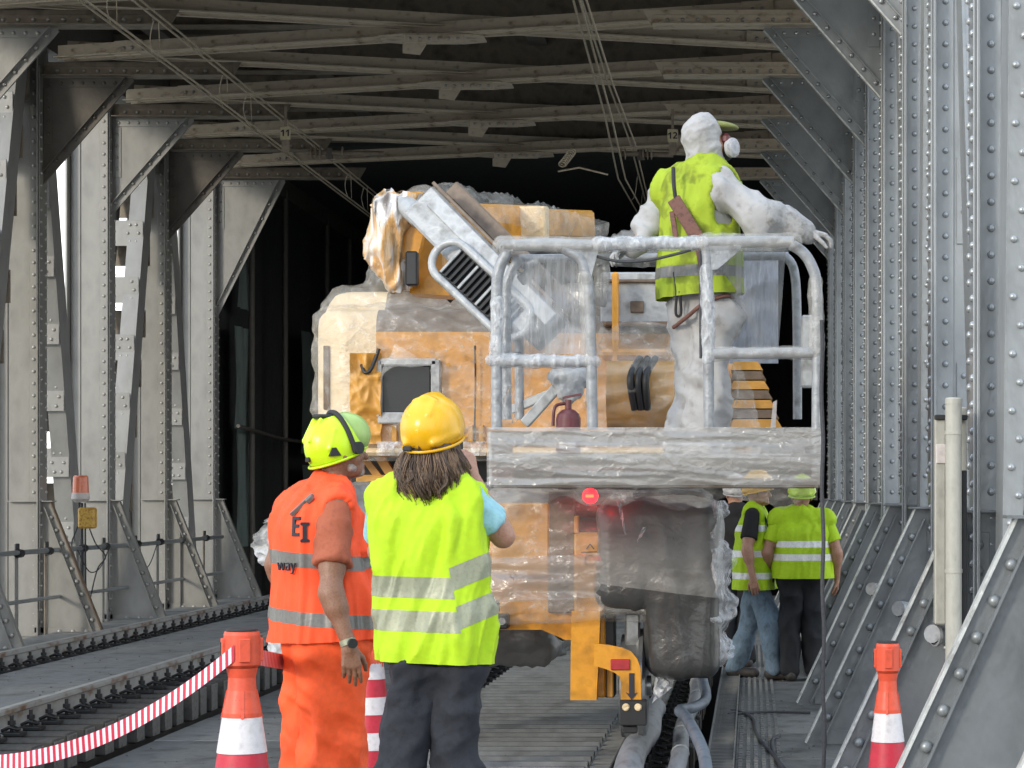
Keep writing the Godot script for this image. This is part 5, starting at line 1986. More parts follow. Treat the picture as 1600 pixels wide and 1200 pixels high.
func machine_behind(root: Node3D):
	# what stands behind the basket: cabin panel, drum, sheets, stacked pads
	var m := MB.new()
	blk(m, 938, 425, 1046, 505, 14.3, 0.4, 0.012)
	var cab := wpart(root, "cabin_panel", m, "machine_grey")
	m = MB.new()
	for q in [[940, 436, 1046, 441], [946, 502, 1046, 508], [962, 456, 964, 492]]:
		blk(m, q[0], q[1], q[2], q[3], 14.27, 0.04, 0.004)
	blk(m, 985, 470, 1006, 488, 14.28, 0.03, 0.004)
	wpart(cab, "trim_bar", m, "machine_brown")
	m = MB.new()
	blk(m, 956, 425, 966, 670, 14.1, 0.1, 0.01)
	blk(m, 936, 545, 1044, 560, 14.1, 0.3, 0.02)
	wpart(cab, "yellow_post", m, "machine_yellow")
	m = MB.new()
	m.cyl(P(950, 618, 13.7), P(1055, 618, 13.7), 0.21, 24)
	var dr := wpart(root, "hose_drum", m, "machine_ochre")
	for i in 3:
		m = MB.new()
		m.tube(smoothed([P(1000 + i * 12, 560, 13.5), P(985 + i * 12, 590, 13.35), P(992 + i * 10, 640, 13.4)], 5), 0.022, 8)
		wpart(dr, "drum_hose", m, "black_part")
	m = MB.new()
	blk(m, 960, 652, 1056, 664, 13.6, 0.4, 0.02)
	wpart(dr, "drum_tray", m, "black_part")
	var f := Field.new(P(930, 680, 14.2), P(1062, 500, 12.9), 0.025)
	f.rbox(P(995, 540, 13.7), Vector3(0.20, 0.12, 0.25), 0.08)
	f.cap(P(955, 610, 13.6), P(1050, 610, 13.6), 0.22, 0.22, 0.1)
	var d := f.mesh()
	Field.ripple(d, crumple(151, 3.0), 0.06, Vector3(0.8, 2.0, 0.8))
	fpart(dr, "film_wrap", d, "film")
	# white hose bag and bottle hanging at the left bay
	f = Field.new(P(840, 650, 13.3), P(950, 545, 12.4), 0.014)
	f.ell(P(894, 588, 12.9), Vector3(0.13, 0.06, 0.1))
	f.ell(P(890, 605, 12.9), Vector3(0.07, 0.08, 0.08), Basis.IDENTITY, 0.04)
	d = f.mesh()
	Field.ripple(d, crumple(152, 3.0), 0.02, Vector3(6, 0.6, 6))
	fpart(root, "white_bag", d, "bag_white")
	# bluish sheet at the right, stacked brown pads below it
	m = film_sheet(P(1140, 568, 14.0), P(1216, 568, 14.0), P(1216, 398, 14.0), P(1140, 398, 14.0), 0.03, 153, 20, 30, 2.0)
	wpart(root, "hanging_sheet", m, "blue_sheet")
	for i in 7:
		m = MB.new()
		var y := 668.0 - i * 15.0
		slab(m, [[1142, y], [1222 - i * 5, y], [1214 - i * 5, y - 13], [1146, y - 13]], 13.8 + 0.02 * i, 0.5)
		wpart(root, "stacked_pad", m, "machine_brown" if i % 2 else "machine_ochre")
	m = MB.new()
	slab(m, [[1204, 668], [1212, 668], [1214, 625], [1208, 628]], 13.6, 0.03)
	wpart(root, "pink_flag", m, "paper")
	# green grey cloth hung over the rail at the left of the worker
	f = Field.new(P(900, 510, 13.6), P(1045, 320, 12.4), 0.02)
	f.cap(P(935, 400, 12.95), P(938, 470, 12.95), 0.055, 0.03)
	f.cap(P(935, 395, 12.95), P(990, 375, 12.95), 0.05, 0.06, 0.05)
	d = f.mesh()
	Field.ripple(d, crumple(154, 5.0), 0.025, Vector3(2, 0.6, 2))
	fpart(root, "hung_cloth", d, "film_band")
	f = Field.new(P(945, 430, 13.6), P(1040, 385, 12.5) + Vector3(0.1, 0.1, 0), 0.018)
	f.ell(P(1000, 412, 13.1), Vector3(0.14, 0.09, 0.12))
	d = f.mesh()
	Field.ripple(d, crumple(155, 5.0), 0.04)
	fpart(root, "film_bundle", d, "film")

# ---------------------------------------------------------------- cones, tape, pipes, beacon
func make_cone(at: Vector3, hgt: float, bands: int, turn: float, label: String) -> Node3D:
	# belt-head post on a road cone; hgt to the top of the head
	var t := thing("traffic_cone", label, "traffic cone", at, "cones with belt heads")
	t.rotation.y = turn
	var k := hgt / 1.12
	var m := MB.new()
	m.cbox(Vector3(0, 0.02, 0), Vector3(0.40 * k, 0.04, 0.40 * k), 0.012)
	part(t, "base", m, "cone_red")
	var y0 := 0.04
	var y1 := 0.80 * k
	var r0 := 0.155 * k
	var r1 := 0.062 * k
	var n := 3 if bands == 1 else 7
	var cuts := [0.0, 0.665, 0.885, 1.0] if bands == 1 else [0.0, 0.22, 0.36, 0.50, 0.64, 0.78, 0.92, 1.0]
	for i in n:
		var a: float = cuts[i]
		var b: float = cuts[i + 1]
		var white := (i % 2 == 1)
		var e := 0.003 if white else 0.0
		m = MB.new()
		m.lathe([Vector2(lerpf(r0, r1, a) + e - 0.004, lerpf(y0, y1, a) + 0.001), Vector2(lerpf(r0, r1, a) + e, lerpf(y0, y1, a) + 0.002), Vector2(lerpf(r0, r1, b) + e, lerpf(y0, y1, b)), Vector2(lerpf(r0, r1, b) + e - 0.004, lerpf(y0, y1, b) + 0.001)], Transform3D(), 28)
		part(t, "white_band" if white else "cone_body", m, "cone_white" if white else "cone_red")
	# orange adapter collar, waist and belt head
	m = MB.new()
	m.lathe([Vector2(0.074, 0.70), Vector2(0.074, 0.735), Vector2(0.055, 0.84), Vector2(0.052, 0.90), Vector2(0.060, 0.945)].map(func(p): return p * k), Transform3D(), 24)
	for i in 4:
		var a := TAU * i / 4.0 + 0.5
		m.bar(Vector3(cos(a) * 0.073, 0.71, sin(a) * 0.073) * k, Vector3(cos(a) * 0.052, 0.84, sin(a) * 0.052) * k, 0.010, 0.012, Vector3(cos(a), 0.1, sin(a)))
	part(t, "collar", m, "cone_orange")
	m = MB.new()
	m.lathe([Vector2(0.058, 0.945), Vector2(0.072, 0.96), Vector2(0.072, 1.10), Vector2(0.068, 1.115), Vector2(0.05, 1.12), Vector2(0.0, 1.12)].map(func(p): return p * k), Transform3D(), 8)
	for i in 4:
		var a := TAU * i / 4.0 + PI / 8
		m.cbox(Vector3(cos(a) * 0.070, 1.03, sin(a) * 0.070) * k, Vector3(0.018, 0.11, 0.044) * k, 0.003, Basis(Vector3.UP, -a))
	var hd := part(t, "belt_head", m, "cone_orange")
	m = MB.new()
	for i in 2:
		var a := TAU * i / 2.0 + PI / 8 + 0.05
		m.cbox(Vector3(cos(a) * 0.0795, 1.03, sin(a) * 0.0795) * k, Vector3(0.004, 0.075, 0.014) * k, 0.001, Basis(Vector3.UP, -a))
	m.lathe([Vector2(0.064, 1.1205), Vector2(0.060, 1.128), Vector2(0.0, 1.129)].map(func(p): return p * k), Transform3D(), 8)
	part(hd, "belt_slot", m, "strap_black")
	return t

func make_tape(a: Vector3, b: Vector3, sag: float, label: String):
	var m := MB.new()
	var n := 40
	var w := 0.068
	var L := a.distance_to(b)
	var pr := []
	for i in n + 1:
		var u := float(i) / n
		var p := a.lerp(b, u) + Vector3(0, -sag * 4.0 * u * (1.0 - u), 0)
		pr.append(p)
	for i in n:
		var tw0 := 0.08 * sin(i * 0.23)
		var tw1 := 0.08 * sin((i + 1) * 0.23)
		var side := (b - a).cross(Vector3.UP).normalized()
		var u0: Vector3 = (Vector3.UP + side * tw0).normalized() * w * 0.5
		var u1: Vector3 = (Vector3.UP + side * tw1).normalized() * w * 0.5
		var q := [pr[i] - u0, pr[i + 1] - u1, pr[i + 1] + u1, pr[i] + u0]
		var s0 := L * i / n / 0.030
		var s1 := L * (i + 1) / n / 0.030
		var nn: Vector3 = (q[1] - q[0]).cross(q[3] - q[0]).normalized()
		m.v.append_array([q[0], q[2], q[1], q[0], q[3], q[2]])
		m.n.append_array([nn, nn, nn, nn, nn, nn])
		m.uv.append_array([Vector2(s0, 1), Vector2(s1, 0), Vector2(s1, 1), Vector2(s0, 1), Vector2(s0, 0), Vector2(s1, 0)])
	solo("barrier_tape", m, "barrier_tape", label, "barrier tape")

func make_small():
	var c1 := P(378, 985, 9.6)
	var cone1 := make_cone(Vector3(c1.x, 0.016, c1.z), c1.y - 0.016, 1, 0.75, "red cone with an orange belt head in the left foreground, striped tape on both sides")
	cone1.scale = Vector3(1.22, 1, 1.22)
	var c2 := P(1387, 1004, 10.6)
	make_cone(Vector3(c2.x, 0.0, c2.z), c2.y, 1, 0.4, "red cone with an orange belt head in front of the right base gussets, without tape")
	var c3 := P(580, 940, 12.4)
	make_cone(Vector3(c3.x, 0.016, c3.z), c3.y, 2, 0.2, "taller red and white banded cone half hidden between the two workers")
	make_tape(P(366, 1020, 9.52), P(-90, 1190, 9.9), 0.15, "red and white striped tape sagging from the left cone out of the picture")
	make_tape(P(398, 1025, 9.72), P(566, 1032, 12.35), 0.03, "red and white striped tape between the left cone and the cone behind the workers")
	# beige conduit, its box and black cable on the right wall
	var t := thing("cable_conduit", "beige vertical pipe with a cable box standing before the right wall posts", "pipe", P(1490, 1090, 11.3))
	var D := 11.3
	var m := MB.new()
	m.tube([P(1490, 1250, D), P(1490, 625, D)], 0.041, 16)
	var pipe := wpart(t, "tube", m, "beige_pipe")
	m = MB.new()
	m.lathe([Vector2(0.0, 0.012), Vector2(0.036, 0.012), Vector2(0.043, 0.004), Vector2(0.043, -0.02)], Transform3D(Basis.IDENTITY, P(1490, 625, D)), 18)
	for y in [676, 892]:
		m.cyl(P(1490, y - 3, D), P(1490, y + 3, D), 0.044, 16)
	wpart(pipe, "clip", m, "beige_pipe")
	m = MB.new()
	blk(m, 1461, 648, 1478, 976, D + 0.10, 0.10, 0.006)
	blk(m, 1478, 636, 1511, 980, D + 0.14, 0.06, 0.006)
	wpart(t, "cable_box", m, "beige_pipe")
	m = MB.new()
	blk(m, 1463, 694, 1478, 724, D + 0.09, 0.012, 0.002)
	wpart(t, "paper_label", m, "paper")
	m = MB.new()
	blk(m, 1461, 648, 1512, 656, D + 0.085, 0.06, 0.004)
	blk(m, 1503, 735, 1511, 978, D + 0.02, 0.05, 0.004)
	blk(m, 1493, 770, 1503, 776, D + 0.02, 0.03, 0.002)
	wpart(t, "black_channel", m, "strap_black")
	m = MB.new()
	m.bar(P(1478, 1012, D + 0.0), P(1535, 1012, D + 0.25), 0.03, 0.012, Vector3.UP, 0.002)
	wpart(t, "wall_bracket", m, "beige_pipe")
	# short drain stubs through the base gussets
	var i := 0
	for q in [[1462, 993, 11.5], [1408, 953, 14.1], [1365, 922, 16.8]]:
		m = MB.new()
		var c := P(q[0], q[1], q[2])
		m.cyl(c + Vector3(-0.02, 0.01, 0.02), c + Vector3(0.16, -0.02, -0.25), 0.047, 14)
		m.lathe([Vector2(0.047, -0.012), Vector2(0.056, -0.008), Vector2(0.056, 0.008), Vector2(0.047, 0.012)], Transform3D(Basis(Vector3.BACK, PI / 2).rotated(Vector3.UP, 0.5), c), 14)
		solo("drain_stub", m, "pipe_white", "short round pipe stub poking out at the %s right base gusset with a stub" % ORD[i], "pipe stub", Vector3.ZERO, "pipe stubs along the right wall")
		i += 1
	# rope hanging from the basket
	m = MB.new()
	var pts := []
	for j in 30:
		pts.append(P(1284 + 4.0 * j / 29.0 + 1.2 * sin(j * 1.1), 500 + j * 26.5, 11.8))
	m.tube(pts, 0.011, 7)
	solo("hanging_rope", m, "rope_dark", "dark rope hanging straight down beside the right end of the basket", "rope")
	# beacon on the left wall
	var b := thing("warning_beacon", "orange warning beacon on a pole with a yellow box by the left handrail", "beacon", P(126, 1010, 26.2))
	D = 26.2
	m = MB.new()
	var tp := P(126, 770, D)
	m.lathe([Vector2(0.0, 0.20), Vector2(0.07, 0.20), Vector2(0.085, 0.18), Vector2(0.092, 0.0)], Transform3D(Basis.IDENTITY, tp), 18)
	wpart(b, "lens", m, "lens_orange")
	m = MB.new()
	m.lathe([Vector2(0.0, 0.0), Vector2(0.098, 0.0), Vector2(0.105, -0.07), Vector2(0.06, -0.11), Vector2(0.0, -0.11)], Transform3D(Basis.IDENTITY, tp), 18)
	wpart(b, "lamp_base", m, "paper")
	m = MB.new()
	m.cyl(P(128, 786, D), P(129, 985, D), 0.016, 8)
	m.cyl(P(133, 786, D), P(134, 960, D), 0.010, 6)
	wpart(b, "pole", m, "rope_dark")
	m = MB.new()
	blk(m, 121, 793, 147, 826, D - 0.05, 0.14, 0.02)
	wpart(b, "battery_box", m, "beacon_yellow")
	m = MB.new()
	m.tube(smoothed([P(124, 785, D), P(122, 820, D), P(112, 850, D - 0.1), P(120, 880, D), P(128, 900, D)], 6), 0.008, 5)
	m.tube(smoothed([P(140, 826, D), P(150, 850, D), P(165, 870, D), P(152, 890, D), P(140, 940, D)], 6), 0.008, 5)
	wpart(b, "wire", m, "rope_dark")
	# fire extinguisher in the basket
	var e := thing("fire_extinguisher", "small dark red fire extinguisher standing in the left bay of the basket", "fire extinguisher", P(888, 700, 12.15))
	D = 12.15
	m = MB.new()
	var c := Vector3(P(888, 0, D).x, 1.806, -D)
	m.lathe([Vector2(0.0, 0.0), Vector2(0.06, 0.0), Vector2(0.066, 0.01), Vector2(0.066, 0.19), Vector2(0.058, 0.215), Vector2(0.035, 0.235), Vector2(0.02, 0.24)], Transform3D(Basis.IDENTITY, c), 20)
	wpart(e, "bottle", m, "dark_red")
	m = MB.new()
	m.cyl(c + Vector3(0, 0.24, 0), c + Vector3(0, 0.29, 0), 0.018, 10)
	m.bar(c + Vector3(-0.03, 0.30, 0), c + Vector3(0.07, 0.32, 0), 0.02, 0.012, Vector3.UP)
	m.tube(smoothed([c + Vector3(-0.02, 0.27, 0), c + Vector3(-0.07, 0.25, 0.02), c + Vector3(-0.08, 0.15, 0.02)], 4), 0.009, 6)
	wpart(e, "valve", m, "dark_red")
	m = sheet(8, 2, func(u, v): return c + Vector3(sin(u * 1.4 - 0.7) * 0.068, 0.03 + v * 0.09, cos(u * 1.4 - 0.7) * 0.068))
	wpart(e, "paper_label", m, "paper")

# ---------------------------------------------------------------- people
func box_of(list: Array, pad: float) -> Array:
	var a: Vector3 = list[0]
	var b: Vector3 = list[0]
	for p in list:
		a = a.min(p)
		b = b.max(p)
	return [a - Vector3(pad, pad, pad), b + Vector3(pad, pad, pad)]

func field(list: Array, pad: float, cell: float) -> Field:
	var q := box_of(list, pad)
	return Field.new(q[0], q[1], cell)

func head_mesh(c: Vector3, fwd: Vector3, neck: Vector3, sc := 1.0) -> Dictionary:
	fwd = fwd.normalized()
	var r := fwd.cross(Vector3.UP).normalized()
	var u := r.cross(fwd)
	var bs := Basis(r, u, -fwd)
	var f := field([c, neck], 0.17, 0.005)
	var at := func(x: float, y: float, z: float) -> Vector3: return c + (r * x + u * y + fwd * z) * sc
	f.ell(at.call(0, 0.025, -0.012), Vector3(0.076, 0.092, 0.097) * sc, bs)
	f.ell(at.call(0, -0.035, 0.030), Vector3(0.060, 0.078, 0.064) * sc, bs, 0.03)
	f.cap(at.call(-0.030, -0.085, 0.045), at.call(0.030, -0.085, 0.045), 0.026 * sc, 0.026 * sc, 0.03)
	f.cap(at.call(0, -0.098, 0.078), at.call(0, -0.095, 0.070), 0.018 * sc, 0.02 * sc, 0.025)
	f.cap(at.call(-0.035, 0.012, 0.080), at.call(0.035, 0.012, 0.080), 0.011 * sc, 0.011 * sc, 0.015)
	for s in [-1.0, 1.0]:
		f.ell(at.call(s * 0.030, -0.006, 0.094), Vector3(0.016, 0.010, 0.012) * sc, bs, 0.0, 1)
		f.ell(at.call(s * 0.030, -0.007, 0.079), Vector3(0.012, 0.011, 0.012) * sc, bs)
		f.ell(at.call(s * 0.080, -0.014, -0.008), Vector3(0.010, 0.033, 0.020) * sc, Basis(r, u, -fwd).rotated(u, s * 0.35), 0.008)
		f.cap(at.call(s * 0.045, -0.030, 0.062), at.call(s * 0.050, -0.040, 0.045), 0.020 * sc, 0.02 * sc, 0.02)
	f.cap(at.call(0, 0.0, 0.092), at.call(0, -0.038, 0.110), 0.009 * sc, 0.014 * sc, 0.014)
	f.cap(at.call(-0.018, -0.067, 0.086), at.call(0.018, -0.067, 0.086), 0.008 * sc, 0.008 * sc, 0.008)
	f.cap(at.call(-0.014, -0.078, 0.083), at.call(0.014, -0.078, 0.083), 0.008 * sc, 0.008 * sc, 0.008)
	f.cap(at.call(0, -0.05, -0.020), neck, 0.054 * sc, 0.062 * sc, 0.03)
	return f.mesh()

func hand_mesh(w: Vector3, d: Vector3, n: Vector3, side: float, curl: Array, sc := 1.0) -> Dictionary:
	# w wrist, d towards the fingers, n out of the palm; side +1 puts the thumb along n x d
	d = d.normalized()
	n = (n - d * n.dot(d)).normalized()
	var t := n.cross(d) * side
	var f := field([w, w + d * 0.19 * sc], 0.075, 0.0042)
	var off := [0.029, 0.010, -0.009, -0.027]
	var ln := [0.072, 0.080, 0.074, 0.058]
	f.cap(w - d * 0.03, w + d * 0.02, 0.026 * sc, 0.024 * sc)
	for i in 4:
		var k: Vector3 = w + (d * (0.088 - absf(off[i] - 0.006) * 0.35) + t * off[i]) * sc
		f.cap(w + (d * 0.012 + t * off[i] * 0.6) * sc, k, 0.0145 * sc, 0.0115 * sc, 0.014)
		var a := 0.12
		var p := k
		var spread: Vector3 = t * off[i] * 2.2
		for s in 3:
			a += curl[i] * [0.55, 0.75, 0.5][s]
			var dd: Vector3 = ((d + spread).normalized() * cos(a) + n * sin(a)).normalized()
			var q: Vector3 = p + dd * ln[i] * [0.45, 0.30, 0.25][s] * sc
			f.cap(p, q, (0.0095 - 0.0008 * s) * sc, (0.0090 - 0.0010 * s) * sc, 0.003)
			p = q
	var tb := w + (t * 0.020 + d * 0.022 + n * 0.006) * sc
	var t1: Vector3 = tb + (t * 0.62 + d * 0.72 + n * 0.35).normalized() * 0.042 * sc
	var t2: Vector3 = t1 + (t * 0.30 + d * 0.88 + n * (0.35 + curl[4] * 0.4)).normalized() * 0.032 * sc
	var t3: Vector3 = t2 + (t * 0.12 + d * 0.90 + n * (0.35 + curl[4] * 0.7)).normalized() * 0.026 * sc
	f.cap(tb, t1, 0.015 * sc, 0.0115 * sc, 0.012)
	f.cap(t1, t2, 0.0112 * sc, 0.010 * sc, 0.003)
	f.cap(t2, t3, 0.010 * sc, 0.0082 * sc, 0.003)
	return f.mesh()

func arm_mesh(s: Vector3, e: Vector3, w: Vector3, sc := 1.0) -> Dictionary:
	var f := field([s, e, w], 0.09, 0.009)
	f.cap(s, e, 0.054 * sc, 0.043 * sc)
	f.cap(e, w, 0.043 * sc, 0.027 * sc, 0.03)
	var mid := e.lerp(w, 0.28)
	f.cap(e.lerp(w, 0.12), mid, 0.043 * sc, 0.046 * sc, 0.03)
	f.cap(s.lerp(e, 0.35), s.lerp(e, 0.7), 0.054 * sc, 0.050 * sc, 0.03)
	return f.mesh()

func torso(f: Field, J: Dictionary, gr: float):
	var R: Vector3 = J.R
	for s in [-1.0, -0.35, 0.35, 1.0]:
		f.cap(J.chest + R * s * J.cw, J.hip + R * s * J.hw, J.cr + gr, J.hr + gr, 0.06)
	var sr: float = J.get("sr", 0.058)
	f.cap(J.shL, J.shR, sr + gr, sr + gr, 0.06)
	for q in [J.shL, J.shR]:
		f.cap(J.neck + Vector3(0, -0.01, 0), q, 0.050 + gr * 0.6, sr + gr * 0.7, 0.05)

func torso_points(J: Dictionary) -> Array:
	return [J.shL, J.shR, J.hip + J.R * 0.2, J.hip - J.R * 0.2, J.chest, J.neck]

func vest_mesh(J: Dictionary, gr: float, hem: Plane, cell := 0.012) -> Dictionary:
	var f := field(torso_points(J) + [J.hip + Vector3(0, -0.12, 0)], 0.26, cell)
	torso(f, J, gr)
	# flared skirt of the vest
	var R: Vector3 = J.R
	for s in [-1.0, 0.0, 1.0]:
		f.cap(J.hip + R * s * J.hw + Vector3(0, 0.10, 0), J.hip + R * s * (J.hw + 0.012) + Vector3(0, -0.20, 0), J.hr + gr, J.hr + gr + J.get("flare", 0.03), 0.06)
	f.cut(hem.normal, hem.d + 0.05)
	f.cap(J.neck + J.nf * 0.02, J.neck + Vector3(0, 0.2, 0) + J.nf * 0.05, 0.072, 0.09, 0.0, 1)
	for q in [[J.shL, -1.0, J.get("aL", 1.0)], [J.shR, 1.0, J.get("aR", 1.0)]]:
		var o: Vector3 = J.R * q[1]
		f.cap(q[0] + o * (0.075 / q[2] + J.get("ao", 0.0)) + Vector3(0, 0.01 - J.get("ao", 0.0), 0), q[0] + o * (0.10 / q[2]) + Vector3(0, -0.13, 0), 0.082 * q[2], 0.085 * q[2], 0.0, 1)
	var d := f.mesh()
	Field.relax(d, 1)
	return d

func trousers_mesh(J: Dictionary, w: Array, top: float, cell := 0.012) -> Dictionary:
	var f := field([J.hipL, J.hipR, J.kneeL, J.kneeR, J.ankL, J.ankR, J.hip + Vector3(0, 0.12, 0)], 0.20, cell)
	for s in ["L", "R"]:
		f.cap(J["hip" + s], J["knee" + s], w[0], w[1], 0.02)
		f.cap(J["knee" + s], J["ank" + s], w[1], w[2], 0.04)
	f.cap(J.hipL + Vector3(0, 0.04, 0), J.hipR + Vector3(0, 0.04, 0), w[0] * 1.12, w[0] * 1.12, 0.06)
	f.cap(J.hipL + Vector3(0, 0.2, 0), J.hipR + Vector3(0, 0.2, 0), w[0] * 1.08, w[0] * 1.08, 0.06)
	f.cut(Vector3.UP, top)
	f.cut(Vector3.DOWN, -minf(J.ankL.y, J.ankR.y) + 0.03)
	var d := f.mesh()
	Field.relax(d, 1)
	return d

func boots(root: Node3D, J: Dictionary, fwd: Vector3, material: String):
	for s in ["L", "R"]:
		var a: Vector3 = J["ank" + s]
		var g0 := Vector3(a.x, J.get("floor", 0.0), a.z)
		var f := field([g0, g0 + fwd * 0.2, a], 0.12, 0.012)
		f.cap(a + Vector3(0, 0.06, 0), g0 + Vector3(0, 0.06, 0), 0.062, 0.055)
		f.cap(g0 + Vector3(0, 0.05, 0) - fwd * 0.03, g0 + Vector3(0, 0.042, 0) + fwd * 0.17, 0.050, 0.044, 0.03)
		f.cut(Vector3.DOWN, -g0.y - 0.004)
		fpart(root, "boot", f.mesh(), material)

func drape(seed_: int, freq: float) -> FastNoiseLite:
	var n := noise(seed_, freq, FastNoiseLite.TYPE_SIMPLEX_SMOOTH, 2)
	n.fractal_type = FastNoiseLite.FRACTAL_RIDGED
	n.fractal_gain = 0.3
	n.domain_warp_enabled = true
	n.domain_warp_amplitude = 0.12
	n.domain_warp_frequency = 1.5
	n.domain_warp_fractal_type = FastNoiseLite.DOMAIN_WARP_FRACTAL_NONE
	return n

func folds(d: Dictionary, seed_: int, amp: float, stretch: Vector3, freq := 4.0):
	Field.ripple(d, drape(seed_, freq), amp, stretch)
	return d

func sleeve_mesh(s: Vector3, e: Vector3, end: float, r0: float, r1: float) -> Dictionary:
	var q := s.lerp(e, end)
	var f := field([s, q], 0.14, 0.010)
	f.cap(s, s.lerp(e, end + 0.2), r0, r1)
	f.cut((e - s).normalized(), (e - s).normalized().dot(q))
	var d := f.mesh()
	Field.relax(d, 1)
	return d

func helmet(root: Node3D, c: Vector3, fwd: Vector3, sc: float, material: String, style: int):
	fwd = fwd.normalized()
	var r := fwd.cross(Vector3.UP).normalized()
	var u := r.cross(fwd)
	var bs := Basis(r, u, -fwd)
	var at := func(x: float, y: float, z: float) -> Vector3: return c + (r * x + u * y + fwd * z) * sc
	var f := field([c], 0.21, 0.006)
	var hy2 := 0.119 if style == 0 else 0.140
	f.ell(at.call(0, 0.0, 0), Vector3(0.112, hy2, 0.138) * sc, bs)
	if style == 0:
		# smooth shell with a low arch on the crown and a deep neck
		f.cap(at.call(-0.040, 0.060, -0.106), at.call(-0.036, 0.098, -0.050), 0.009 * sc, 0.009 * sc, 0.016)
		f.cap(at.call(0.040, 0.060, -0.106), at.call(0.036, 0.098, -0.050), 0.009 * sc, 0.009 * sc, 0.016)
		f.cap(at.call(-0.036, 0.098, -0.050), at.call(0.036, 0.098, -0.050), 0.009 * sc, 0.009 * sc, 0.016)
		f.cap(at.call(0, 0.106, -0.045), at.call(0, 0.104, 0.06), 0.016 * sc, 0.016 * sc, 0.03)
		for s in [-1.0, 1.0]:
			f.cap(at.call(s * 0.104, -0.02, -0.02), at.call(s * 0.055, -0.045, -0.115), 0.012 * sc, 0.012 * sc, 0.02)
	else:
		for s in [-0.034, 0.034]:
			f.cap(at.call(s, 0.128, -0.06), at.call(s * 0.9, 0.045, -0.130), 0.010 * sc, 0.008 * sc, 0.006)
		for s in [-1.0, 1.0]:
			f.cap(at.call(s * 0.088, 0.075, -0.03), at.call(s * 0.095, 0.0, -0.072), 0.009 * sc, 0.009 * sc, 0.006)
	f.cap(at.call(-0.05, -0.048, 0.125), at.call(0.05, -0.048, 0.125), 0.018 * sc, 0.018 * sc, 0.03)
	f.cut((-u + fwd * 0.16).normalized(), (-u + fwd * 0.16).normalized().dot(at.call(0, -0.055, 0)))
	# hollow inside
	f.ell(at.call(0, -0.02, 0), Vector3(0.095, hy2 - 0.017, 0.120) * sc, bs, 0.0, 1)
	var d := f.mesh()
	Field.relax(d, 1)
	var sh := fpart(root, "helmet", d, material)
	# rim bead
	var m := MB.new()
	var pts := []
	for i in 41:
		var a := TAU * i / 40.0
		var y := -0.056 + 0.022 * cos(a) * 0.9
		pts.append(at.call(sin(a) * 0.106, y, cos(a) * 0.130))
	m.tube(pts, 0.006 * sc, 6, false)
	wpart(sh, "rim", m, material)
	return [sh, at]

# the point of a garment that is seen at a place, with its normal
func surf_at(d: Dictionary, x: float, y: float) -> Array:
	var best := -1e9
	var out := [Vector3.ZERO, Vector3.BACK]
	var v: PackedVector3Array = d.v
	for i in v.size():
		var q := v[i]
		var dx := VX + F * q.x / -q.z - x
		var dy := HY - F * (q.y - EYE) / -q.z - y
		if dx * dx + dy * dy < 25.0 and q.z > best:
			best = q.z
			out = [q, d.n[i]]
	return out

func person(label: String, at: Vector3) -> Node3D:
	return thing("person", label, "person", at)

func hemmed(d: Dictionary, hem: Plane) -> Dictionary:
	return Field.clip(d, hem.normal, hem.d)[0]

# hi-vis jacket bands: cut the garment into cloth and reflective bands
func banded(root: Node3D, d: Dictionary, cloth: String, tape: String, planes: Array, called := "vest"):
	var rest := d
	var n := 0
	for p in planes:
		var b := band(rest, p[0], p[1], p[2])
		rest = b[1]
		var bd: Dictionary = b[0]
		var v: PackedVector3Array = bd.v
		var nn: PackedVector3Array = bd.n
		for i in v.size():
			v[i] += nn[i] * 0.0015
		bd.v = v
		fpart(root, "reflective_band", bd, tape)
	fpart(root, called, rest, cloth)

